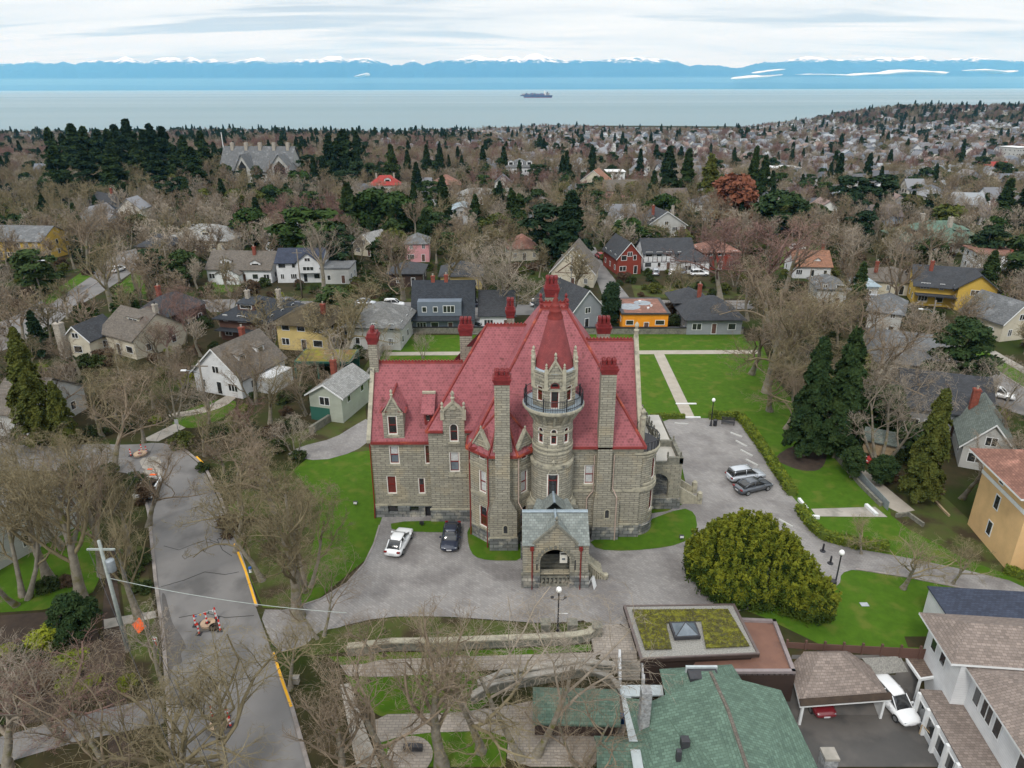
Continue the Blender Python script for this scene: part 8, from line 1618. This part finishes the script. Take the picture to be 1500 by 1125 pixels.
# evergreens
for a in [
 ('cedar', 1178, 668, 496, 'left and slightly lower conifer of the tall pair on the castle lawn', 'fir_green', .86), ('cedar', 1221, 670, 484, 'right and taller conifer of the tall pair on the castle lawn', 'fir_green', .88), ('cedar', 1345, 735, 572, 'mossy brown-green conifer beside the shed garden', 'olive_green', .8), ('pine', 1398, 580, 470, 'spreading dark fir behind the long cream house', 'fir_green', 1.1), ('column', 893, 478, 415, 'dark rounded columnar evergreen left of the orange house', 'fir_dark', 1.15), ('cedar', 62, 650, 500, 'drooping golden-green conifer in the left woods, the taller one', 'olive_green', 1.0), ('cedar', 100, 655, 560, 'drooping golden-green conifer in the left woods, the lower one', 'olive_green', 1.0), ('round', 118, 940, 872, 'dark low round evergreen by the left pavement', 'fir_green', .9), ('cedar', 40, 560, 480, 'drooping olive conifer left of the white chimney house', 'olive_green', 1.1), ('round', 1245, 700, 655, 'dark round bush-like tree right of the conifer pair trunks', 'fir_green', .9), ('round', 1290, 712, 668, 'dark glossy evergreen below the mossy conifer', 'fir_green', 1.0),
 ('bigfir', 88, 268, 188, 'westernmost dark fir of the great evergreen stand', None, 1.3), ('bigfir', 122, 270, 182, 'broad dark evergreen second from the left of the great stand', None, 1.5), ('bigfir', 158, 268, 190, 'broad dark evergreen third from the left of the great stand', None, 1.5), ('bigfir2', 182, 262, 183, 'ragged fir rising from the left middle of the great stand', None, 1.3), ('bigfir2', 200, 262, 175, 'tallest ragged fir with bare tip in the great stand', None, 1.3), ('bigfir', 208, 272, 205, 'broad green evergreen in the front middle of the great stand', 'fir_green', 1.5), ('bigfir2', 232, 262, 182, 'wind-swept dark fir right of the tallest one', None, 1.3), ('bigfir2', 250, 264, 186, 'wind-swept dark fir near the right end of the great stand', None, 1.3), ('bigfir', 262, 276, 212, 'broad dark evergreen at the right end of the great stand', None, 1.4), ('bigfir', 303, 262, 192, 'separate dark fir with a bare tip just left of the grey hall', None, 1.35), ('bigfir', 382, 262, 222, 'small dark fir before the right gable of the grey hall', None, 1.3), ('fround', 170, 250, 228, 'yellow-green evergreen low in the great stand', 'olive_green', 1.3), ('bigfir', 272, 258, 224, 'small golden-green conifer at the right front of the great stand', 'olive_green', 1.2),
 ('bigfir', 105, 264, 196, 'dark fir tucked between the two westernmost trees of the great stand', None, 1.3), ('bigfir', 138, 266, 186, 'dark fir standing between the second and third broad evergreens', None, 1.4), ('bigfir', 172, 266, 190, 'broad fir left of the tallest ragged fir', None, 1.5), ('bigfir2', 222, 264, 190, 'ragged dark fir between the tallest and the wind-swept firs', None, 1.4), ('bigfir', 278, 268, 200, 'dark fir at the right flank of the great stand', None, 1.4), ('bigfir', 95, 292, 215, 'broad dark evergreen in the front row of the great stand, at its left end', None, 1.7), ('bigfir2', 135, 294, 212, 'broad dark evergreen in the front row of the great stand, second from the left', None, 1.7), ('bigfir', 175, 292, 214, 'broad dark evergreen in the front row of the great stand, near its middle', None, 1.7), ('bigfir2', 238, 290, 214, 'broad dark evergreen in the front row of the great stand, right of its middle', None, 1.7), ('bigfir', 290, 286, 216, 'broad dark evergreen in the front row of the great stand, at its right end', None, 1.6), ('foak2', 345, 278, 250, 'bare tree before the left gable of the grey hall', 'twig_grey', 1.4), ('foak', 395, 282, 252, 'bare tree before the right gable of the grey hall', 'twig', 1.4), ('foak', 325, 284, 246, 'bare tree before the left end of the grey hall', 'twig', 1.4), ('foak2', 365, 286, 246, 'bare tree before the middle of the grey hall', 'twig_olive', 1.4), ('foak', 412, 288, 250, 'bare tree before the right corner of the grey hall', 'twig_grey', 1.4), ('foak3', 420, 276, 240, 'reddish bare tree at the right end of the grey hall', 'twig_red', 1.2), ('ffir', 487, 268, 196, 'dark fir at the left of the trio right of the hall', None, 1.2), ('ffir2', 508, 266, 190, 'ragged brown-topped fir in the middle of the trio right of the hall', 'fir_green', 1.4), ('ffir', 526, 258, 192, 'pointed dark fir at the right of the trio right of the hall', None, 1.0), ('ffir', 576, 282, 212, 'tall fir above the red-roofed villa', 'fir_green', 1.1), ('fround', 440, 285, 250, 'dark round evergreen right of the hall gable', None, 1.4), ('fround', 548, 345, 278, 'large bright-green round tree before the red-roofed villa', 'ever_green', 1.3), ('fround', 580, 340, 282, 'large green round tree right beside the bright one', 'ever_green', 1.2), ('ffir2', 515, 350, 268, 'fir left of the bright-green round tree', 'fir_green', 1.1), ('ffir', 612, 295, 238, 'tall fir right of the red-roofed villa', None, 1.1), ('ffir', 608, 330, 268, 'blue-green spruce before the beige house', 'fir_green', .9), ('ffir', 650, 335, 258, 'dark fir between the beige house and the pale blue roof', 'fir_green', 1.1), ('ffir', 697, 340, 285, 'green conifer right of the pale blue roof', 'fir_green', 1.2), ('fpine', 460, 395, 305, 'dark spreading evergreen behind the navy roofed house', 'ever_green', 1.5), ('fround', 372, 358, 305, 'green evergreen left of the white battened house', 'ever_green', 1.2), ('fround', 425, 372, 340, 'small dark evergreen at the white battened house', 'fir_green', 1.1), ('fpine', 488, 400, 330, 'dark evergreen right of the pale twin bare tree', None, 1.3),
 ('fcyp', 750, 350, 280, 'tall narrow dark cypress left of the great dark fir', None, 1.0), ('fcyp', 762, 352, 284, 'narrow dark cypress just right of its twin', None, 1.0), ('fpine', 808, 385, 300, 'left half of the great dark evergreen by the cross street', None, 1.3), ('ffir', 835, 390, 280, 'great dark fir by the cross street', None, 1.5), ('ffir', 955, 302, 250, 'dark green conifer left of the big cypress group', 'fir_green', 1.1), ('ffir', 975, 300, 215, 'dark conifer at the left of the big group in the middle distance', None, 1.2), ('ffir', 1003, 298, 218, 'tall cypress-like conifer at the right of that big group', 'fir_green', 1.1), ('ffir2', 1035, 310, 226, 'brownish ragged conifer before the light blue hall roofs', 'olive_green', 1.1), ('ffir', 1098, 308, 215, 'left one of two tall dark cypresses before the town', 'fir_green', .8), ('ffir', 1112, 312, 228, 'right one of two tall dark cypresses before the town', 'fir_green', .9), ('fround', 1072, 330, 255, 'rust-brown leafy tree beside the two tall cypresses', 'rust_leaf', 1.1), ('fround', 970, 330, 285, 'green evergreen before the reddish oak grove', 'ever_green', 1.2), ('fround', 1140, 345, 280, 'large olive-green pine mass left of centre right', 'fir_green', 1.4), ('fpine', 1165, 330, 292, 'dark pine right of the olive-green mass', None, 1.2), ('fpine', 1240, 318, 258, 'broad dark pine before the town, the left one', 'fir_dark', 1.3), ('fpine', 1282, 318, 256, 'broad dark pine before the town, the right one', 'fir_dark', 1.3), ('fround', 1385, 345, 300, 'flat-topped olive-green tree behind the green roofed house', 'olive_green', 1.4), ('ffir', 1462, 340, 262, 'dark fir near the right edge before the town', 'fir_green', 1.3), ('ffir', 1495, 350, 250, 'tall dark fir cut by the right edge', None, 1.3), ('fpine', 1490, 440, 345, 'big dark green evergreen at the right edge by the white modern house', 'fir_green', 1.1), ('ffir', 1250, 470, 385, 'dark conifer between the clay cottage and the outbuilding', 'fir_green', 1.0)]:
    TP(*a)
for k, (x, b, t) in enumerate([(117, 480, 448), (127, 482, 444), (137, 484, 450), (148, 486, 452), (190, 470, 430), (175, 462, 440)]):
    TP('fcyp' if k < 4 else 'fround', x, b, t, ['leftmost small columnar cypress above the cream house', 'second small columnar cypress above the cream house', 'third small columnar cypress above the cream house', 'rightmost small columnar cypress above the cream house', 'round dark green bush-tree above the skylit roof', 'small evergreen beside the columnar cypresses'][k], 'ever_green', 1.0)
# the great yew by the forecourt: hundreds of upright sprays over a broad dome
def yew():
    R = np.random.RandomState(77); p = G(1092, 850); rx, H = 5.45, 6.9; C = []; O = []; Tt = []
    def spray(x, y, z, h, n, w0):
        t = R.rand(n)**.8; w = w0*(1-t*.88)+.03; d = R.randn(n, 3)*.5; C.append(np.stack([x*(1+.03*t*h)+d[:, 0]*w, y*(1+.03*t*h)+d[:, 1]*w, z+t*h], 1)); o = d.copy(); o[:, 2] = .1+t*.8; O.append(o); Tt.append(t+R.rand(n)*.3)
    for k in range(760):
        a = R.rand()*2*PI; f = math.sqrt(R.rand()); x = math.cos(a)*f*rx*(1+.10*math.sin(3*a+.5)); y = math.sin(a)*f*rx*.82-1.15*max(0, x-1.2); top = H*(1-.80*f**2.6)*(.86+.22*R.rand()); h = 1.5+R.rand()*1.5
        spray(x, y, max(.1, top-h), h, 100, .30+.14*R.rand())
    for k in range(330):
        a = R.rand()*2*PI; f = rx*(.90+.12*R.rand()); x = math.cos(a)*f; y = math.sin(a)*f*.82-1.15*max(0, x-1.2); spray(x, y, .1+2.2*R.rand(), 1.6, 75, .42)
    C, O, Tt = np.concatenate(C), np.concatenate(O), np.concatenate(Tt); V, Q = leaf_quads(C, .15, R, .25, O, 2.2); T = thing('yew_tree', 'huge golden-green spreading yew at the edge of the forecourt', 'tree', p)
    vegmat('yew_leaf', (.016, .032, .006), (.048, .070, .008), 1.1, big=0); vegmat('yew_tip', (.075, .095, .010), (.150, .160, .014), 1.3, big=0); link('crown', arrmesh('crown', V, Q, ['yew_leaf', 'yew_tip'], (Tt > .78).astype(int)), T); g = MB()
    g.tube([(0, 0, -.3), (0, 0, 1.2), (.2, .1, 3.0)], [.45, .35, .2], 8); g.build('trunk', 'bark', T); KEEPD.append((p.x, p.y, 7))
yew()
R_ = random.Random(8); K_ = 0
while K_ < 34:                              # heath garden in the lower left corner
    q = (R_.uniform(-10, 165), R_.uniform(925, 1075))
    if 140 < q[0] or q[1] > 1050-q[0]*.15: K_ += 1; continue
    m = R_.choice(('lime_green', 'lime_green', 'brown_shrub', 'dark_shrub')); p = G(*q); w_ = {'lime_green': 'yellow-green', 'brown_shrub': 'brown leafless', 'dark_shrub': 'dark green'}[m]
    plant('twigshrub' if m == 'brown_shrub' else 'shrub%d' % R_.randint(0, 2), p, R_.uniform(.5, 1.3), label='low %s heath bush in the lower left garden' % w_, cat='shrub', name='shrub', mats=m, sx=R_.uniform(1.2, 1.9), group='low %s heath bushes in the lower left garden' % w_); K_ += 1
# ------------------------------------------------------------ woods and gardens between the houses
KB_ = [(P, min(q[0] for q in P), max(q[0] for q in P), min(q[1] for q in P), max(q[1] for q in P)) for P in KEEP]
CB_ = [(P, min(q[0] for q in P), max(q[0] for q in P), min(q[1] for q in P), max(q[1] for q in P)) for P in CLEAR]
def blocked(x, y, B): return any(a <= x <= b and c <= y <= d and inpoly(x, y, P) for P, a, b, c, d in B)
def pix(x, y, z):
    zz = y*math.cos(PIT)-(z-CH)*math.sin(PIT); return 750+x/zz*CF, 562.5-(y*math.sin(PIT)+(z-CH)*math.cos(PIT))/zz*CF
LOTX = [tuple(G(*p))[:2] for p in ((552, 528), (572, 480), (1098, 480), (1120, 520), (1296, 738), (1500, 850), (1500, 1124), (380, 1124), (385, 890), (430, 700), (520, 600))]
def in_lot(x, y): return inpoly(x, y, LOTX)
grid = {}
def free(x, y, r):
    for i in range(int((x-r)//8), int((x+r)//8)+1):
        for j in range(int((y-r)//8), int((y+r)//8)+1):
            for a, b, q in grid.get((i, j), ()):
                if (a-x)**2+(b-y)**2 < (r*.5+q*.5)**2: return False
    grid.setdefault((int(x//8), int(y//8)), []).append((x, y, r)); return True
for x, y, r in KEEPD: grid.setdefault((int(x//8), int(y//8)), []).append((x, y, r*2.2))
R_ = random.Random(5); BARE = []; EVER = []; SHR = []
def cluster(x, y, s): return float(vnoise(np.array([x/s+50]), np.array([y/s+50]), 3)[0])
yy = 44.0
while yy < 470:
    step = 3.4 if yy < 120 else 4.2 if yy < 250 else 5.6
    xx = -yy*.86-14
    while xx < yy*.86+14:
        x, y = xx+R_.uniform(-.5, .5)*step, yy+R_.uniform(-.5, .5)*step; xx += step
        z = h1(x, y); u, v = pix(x, y, z)
        if u < -90 or u > 1590 or v > 1180 or in_lot(x, y) or blocked(x, y, KB_): continue
        street_gap = 128 < y < 186 and -62 < x < 95
        c = cluster(x, y, 38)
        leftw = u < 520 and y < 130
        dens = .70 if leftw else (.10 if street_gap else .85)
        dens *= (1.0 if u < 700 or y > 200 else .75)
        if y < 60 and x > 20: continue
        r = 5.0 if y < 130 else 6.6
        if R_.random() < dens and not blocked(x, y, CB_) and free(x, y, r):
            ev = ((c > .68 and R_.random() < .6) or R_.random() < .15) and not (y < 112 and x < -14)
            (EVER if ev else BARE).append((x, y, z))
        elif R_.random() < (.66 if street_gap else .5 if y < 200 else .42) and not blocked(x, y, KB_): SHR.append((x, y, z))
    yy += step
def zone(x, y):
    u, v = pix(x, y, h1(x, y))
    if y < 92: return ('left of the curved road' if x < -22 else 'on the bank beside the castle') if x < 20 else 'right of the castle lawn by the apricot house'
    if y < 130: return 'between the gardens left of the castle' if x < 0 else 'in the gardens right of the castle lawn'
    if y < 200: return ('around the tudor houses on the left' if u < 460 else 'along the street behind the castle' if u < 1000 else 'around the yellow craftsman house')
    if y < 300: return ('in the woods behind the tudor houses' if u < 520 else 'behind the cross street' if u < 1000 else 'around the big green roofed house')
    return ('in the woods below the grey hall' if u < 520 else 'in the woods before the white mansion' if u < 900 else 'in the woods before the dense town')
BARE.sort(key=lambda q: q[1]); EVER.sort(key=lambda q: q[1]); STUFF = []
bkeys = ('foak', 'foak2', 'foak3', 'fmulti', 'ftall', 'foak', 'foak2'); nbk = ('oak', 'oak2', 'oak3', 'multi')
print('bare', len(BARE), 'ever', len(EVER), 'shrubs', len(SHR))
for k, (x, y, z) in enumerate(BARE):
    c2 = cluster(x+300, y, 60); tw = 'twig_red' if c2 > .76 else 'twig_olive' if c2 < .3 else R_.choice(('twig', 'twig', 'twig_grey', 'twig_olive')); H = R_.uniform(7.5, 12)*(1 if y > 120 else .82)
    if k < 225:
        near = y < 112; key = R_.choice(nbk if near else bkeys)
        word = {'twig_red': 'reddish', 'twig_olive': 'olive-brown', 'twig': 'brown', 'twig_grey': 'pale grey'}[tw]; zn = zone(x, y)
        plant(key, (x, y, z), H, label='bare %s tree %s' % (word, zn), mats=tw, sx=R_.uniform(1.0, 1.3), group='bare %s trees %s' % (word, zn))
    else: STUFF.append((x, y, z, R_.random()*6.28, H/10.0, {'twig_red': 5, 'twig_olive': 7}.get(tw, 0)+R_.choice((0, 1) if tw in ('twig_red', 'twig_olive') else (0, 1, 2, 3, 4))))
for k, (x, y, z) in enumerate(EVER):
    if k >= 185: STUFF.append((x, y, z, R_.random()*6.28, R_.uniform(.5, .95), R_.choice((12, 14, 15, 15, 16)))); continue
    t = R_.random(); key = ('fround' if t < .45 else 'ffir' if t < .65 else 'fcyp' if t < .8 else 'fpine'); zn = zone(x, y); m = R_.choice(('ever_green', 'fir_green', 'olive_green')) if key == 'fround' else R_.choice(('fir_green', 'fir_dark'))
    H = {'fround': R_.uniform(4.5, 9), 'ffir': R_.uniform(8, 14), 'fcyp': R_.uniform(5, 9), 'fpine': R_.uniform(7, 12)}[key]; kind = {'fround': 'rounded evergreen', 'ffir': 'pointed conifer', 'fcyp': 'narrow cypress', 'fpine': 'spreading pine'}[key]; word = {'ever_green': 'bright green', 'fir_green': 'dark green', 'olive_green': 'olive', 'fir_dark': 'blackish green'}[m]
    plant(key, (x, y, z), H, label='%s %s %s' % (word, kind, zn), mats=m, sx=R_.uniform(.95, 1.3), group='%s %ss %s' % (word, kind, zn))
SHR.sort(key=lambda q: q[1])
for k, (x, y, z) in enumerate(SHR):
    t = R_.random(); m = 'dark_shrub' if t < .56 else 'brown_shrub' if t < .80 else 'olive_green' if t < .93 else 'lime_green'; s = R_.uniform(1.0, 2.2)
    if k < 260:
        zn = zone(x, y); word = {'dark_shrub': 'dark green', 'brown_shrub': 'brown leafless', 'olive_green': 'olive green', 'lime_green': 'bright yellow-green'}[m]
        plant('twigshrub' if m == 'brown_shrub' else 'shrub%d' % R_.randint(0, 2), (x, y, z), s, label='%s garden shrub %s' % (word, zn), cat='shrub', name='shrub', mats=m, sx=R_.uniform(.8, 1.2), group='%s garden shrubs %s' % (word, zn))
    else: STUFF.append((x, y, z, R_.random()*6.28, s/1.9, {'dark_shrub': 9, 'brown_shrub': 11, 'olive_green': 10, 'lime_green': 10}[m]))
# ------------------------------------------------------------ the far town: houses by the hundred
def rampmat(name, stops, rough=.85, brick=None):
    m = bpy.data.materials.new(name); nt, b = nodes(m); N, L = nt.nodes, nt.links; b.inputs['Roughness'].default_value = rough; oi = N.new('ShaderNodeObjectInfo'); r = N.new('ShaderNodeValToRGB'); r.color_ramp.interpolation = 'CONSTANT'; L.new(oi.outputs['Random'], r.inputs[0])
    e = r.color_ramp.elements
    while len(e) < len(stops): e.new(.5)
    for k, c in enumerate(stops): e[k].position = k/len(stops); e[k].color = (*c, 1)
    L.new(r.outputs[0], b.inputs['Base Color']); MT[name] = m
rampmat('town_wall', [(.60, .62, .64), (.34, .38, .42), (.50, .47, .42), (.74, .76, .78), (.26, .31, .38), (.44, .44, .45), (.30, .31, .34), (.66, .66, .62), (.70, .72, .74)]); rampmat('town_roof', [(.10, .105, .12), (.15, .14, .145), (.20, .205, .22), (.075, .085, .10), (.17, .16, .16), (.12, .095, .09), (.27, .29, .31), (.13, .145, .17), (.21, .15, .13), (.09, .095, .11), (.16, .165, .18)])
TOWN = []
def town_proto(w, d, e, rise, kind, porch=False):
    g = MB(); g.box((-w/2, -d/2, -3), (w/2, d/2, e), 0)
    if kind == 'hip': r = hip_geo(w, d, e, rise, .5)
    else: G_, r = gable_geo(w, d, e, rise, .5, kind, .2); g.add(G_, Matrix.Translation((0, -d/2, 0)), 0)
    g.add(r, Matrix.Translation((0, -d/2, 0)), 1)
    if porch: G_, r = gable_geo(w*.5, 3, e*.7, rise*.5, .3, 'y', .2); g.box((-w*.25, -d/2-2, -2), (w*.25, -d/2, e*.7), 0); g.add(G_, Matrix.Translation((0, -d/2-2, 0)), 0); g.add(r, Matrix.Translation((0, -d/2-2, 0)), 1)
    for s in (-1, 1):
        for k in range(3):
            x = -w/2+w*(k+.5)/3
            for z in (([1.0, 3.8] if e > 5 else [1.0])): g.box((x-.5, s*d/2-.04, z), (x+.5, s*d/2+.04, z+1.3), 2)
        for k in range(2): y = -d/2+d*(k+.5)/2; g.box((s*w/2-.04, y-.5, 1.0), (s*w/2+.04, y+.5, 2.3), 2)
    return g.mesh('house', ['town_wall', 'town_roof', 'glass_dark'])
TPR = [town_proto(10, 9, 5.4, 3.2, 'x'), town_proto(8, 11, 5.2, 3.6, 'y', True), town_proto(12, 10, 3.4, 2.8, 'hip'), town_proto(9, 12, 5.6, 2.6, 'hip'), town_proto(11, 8, 3.2, 3.4, 'x', True), town_proto(8, 8, 6.0, 3.4, 'y')]
hs = []; yy = 262.0
while yy < 1960:
    st = 19 if yy < 900 else 22; xx = -yy*.80
    while xx < yy*.80:
        x, y = xx+R_.uniform(-4, 4), yy+R_.uniform(-4, 4); xx += st; z = h1(x, y)
        if z < -58 or blocked(x, y, KB_) or blocked(x, y, CB_): continue
        u, v = pix(x, y, z)
        if u < -40 or u > 1540: continue
        t = (u-560)/400+(y-700)/1500; pr = .05+.60*min(1, max(0, t))
        if z > -36 and y > 1500: pr *= .12
        if u < 520: pr = .025 if y < 1300 else .25
        if R_.random() < pr: hs.append((x, y, z, R_.choice((.12, .12+PI/2, .05, 1.5))+R_.uniform(-.08, .08), 1.0, R_.randrange(6)))
    yy += st
hs.sort(key=lambda q: q[1]); print('houses', len(hs))
for k, (x, y, z, rz, s, i) in enumerate(hs):
    grid.setdefault((int(x//8), int(y//8)), []).append((x, y, 11))
    if k < 215:
        o = link('house', TPR[i]); o.location = (x, y, z); o.rotation_euler = (0, 0, rz); u, v = pix(x, y, z); w1 = ('two-storey' if i in (0, 1, 3, 5) else 'low'); w2 = ('gabled', 'porched gabled', 'hip-roofed', 'hip-roofed', 'porched', 'narrow gabled')[i]
        zn = ('among the woods behind the left streets' if u < 560 else 'in the middle distance behind the castle' if u < 950 else 'in the near blocks of the dense town on the right'); tag(o, '%s %s house %s' % (w1, w2, zn), 'house', '%s %s houses %s' % (w1, w2, zn))
def gn_scatter(name, pts, objs, label):
    """one object that carries many far look-alikes: points with a turn, a size and a choice of plant or house"""
    c = bpy.data.collections.new(name+'_source')
    for k, (d, mo) in enumerate(objs):
        o = bpy.data.objects.new('%02d' % k, d)
        if mo: sl = o.material_slots[len(o.material_slots)-1]; sl.link = 'OBJECT'; sl.material = MT[mo]
        c.objects.link(o)
    me = bpy.data.meshes.new(name); A = np.array(pts, np.float32); me.vertices.add(len(A)); me.vertices.foreach_set('co', A[:, :3].ravel())
    for nm, ty, v in (('turn', 'FLOAT', A[:, 3]), ('size', 'FLOAT', A[:, 4])): me.attributes.new(nm, ty, 'POINT').data.foreach_set('value', v.astype(np.float32))
    me.attributes.new('pick', 'INT', 'POINT').data.foreach_set('value', A[:, 5].astype(np.int32))
    o = link(name, me); ng = bpy.data.node_groups.new(name, 'GeometryNodeTree'); ng.interface.new_socket('Geometry', in_out='INPUT', socket_type='NodeSocketGeometry'); ng.interface.new_socket('Geometry', in_out='OUTPUT', socket_type='NodeSocketGeometry')
    N, L = ng.nodes, ng.links; gi, go = N.new('NodeGroupInput'), N.new('NodeGroupOutput'); ip = N.new('GeometryNodeInstanceOnPoints'); ci = N.new('GeometryNodeCollectionInfo'); ci.inputs[0].default_value = c; ci.inputs[1].default_value = True; ci.inputs[2].default_value = True
    def at(nm, ty): a = N.new('GeometryNodeInputNamedAttribute'); a.data_type = ty; a.inputs[0].default_value = nm; return a.outputs[0]
    cx = N.new('ShaderNodeCombineXYZ'); L.new(at('turn', 'FLOAT'), cx.inputs[2]); ip.inputs['Pick Instance'].default_value = True
    L.new(gi.outputs[0], ip.inputs['Points']); L.new(ci.outputs[0], ip.inputs['Instance']); L.new(at('pick', 'INT'), ip.inputs['Instance Index']); L.new(cx.outputs[0], ip.inputs['Rotation']); L.new(at('size', 'FLOAT'), ip.inputs['Scale']); L.new(ip.outputs[0], go.inputs[0])
    md = o.modifiers.new('scatter', 'NODES'); md.node_group = ng; return tag(o, label, None, None, 'stuff')
gn_scatter('distant_houses', hs[215:], [(m_, None) for m_ in TPR], 'the many small houses of the far dense town')
# far trees
FT = []; yy = 455.0
while yy < 2040:
    st = 8.0 if yy < 800 else 11.0; xx = -yy*.80-20
    while xx < yy*.80+20:
        x, y = xx+R_.uniform(-.5, .5)*st, yy+R_.uniform(-.5, .5)*st; xx += st; z = h1(x, y)
        if z < -60 or blocked(x, y, KB_): continue
        u, v = pix(x, y, z)
        if u < -60 or u > 1560: continue
        t = min(1, max(0, (u-560)/400+(y-700)/1500)); hill = z > -38 and y > 1500
        if R_.random() > (.98 if hill else .94-.36*t) or not free(x, y, st*.62): continue
        c = cluster(x, y, 70); ev = R_.random() < (.36 if c > .56 else .14)+(.30 if u < 700 and y > 900 else 0)+(.15 if hill else 0)
        if ev: FT.append((x, y, z, R_.random()*6.28, R_.uniform(.45, .95)*(1.0 if y < 900 else 1.05), R_.choice((12, 13, 14, 14, 15, 15, 16, 16, 14))))
        else:
            rd = cluster(x+500, y, 45) > .58; FT.append((x, y, z, R_.random()*6.28, R_.uniform(.85, 1.3), (5+R_.choice((0, 1))) if rd else R_.choice((0, 1, 2, 3, 4, 7, 8))))
    yy += st
print('far trees', len(FT))
SRC = [(TREE['foak'][0], None), (TREE['foak2'][0], 'twig_grey'), (TREE['foak3'][0], None), (TREE['fmulti'][0], 'twig_grey'), (TREE['ftall'][0], None), (TREE['foak'][0], 'twig_red'), (TREE['foak2'][0], 'twig_red'), (TREE['foak3'][0], 'twig_olive'), (TREE['foak'][0], 'twig_olive'), (TREE['shrub0'][0], None), (TREE['shrub1'][0], 'olive_green'), (TREE['twigshrub'][0], None), (TREE['ffir'][0], None), (TREE['ffir2'][0], None), (TREE['fround'][0], 'fir_dark'), (TREE['fround'][0], 'fir_green'), (TREE['fpine'][0], None)]
gn_scatter('distant_woods', STUFF+FT, SRC, 'the mass of trees and bushes filling the far woods and town gardens')
print('plants', NT[0])
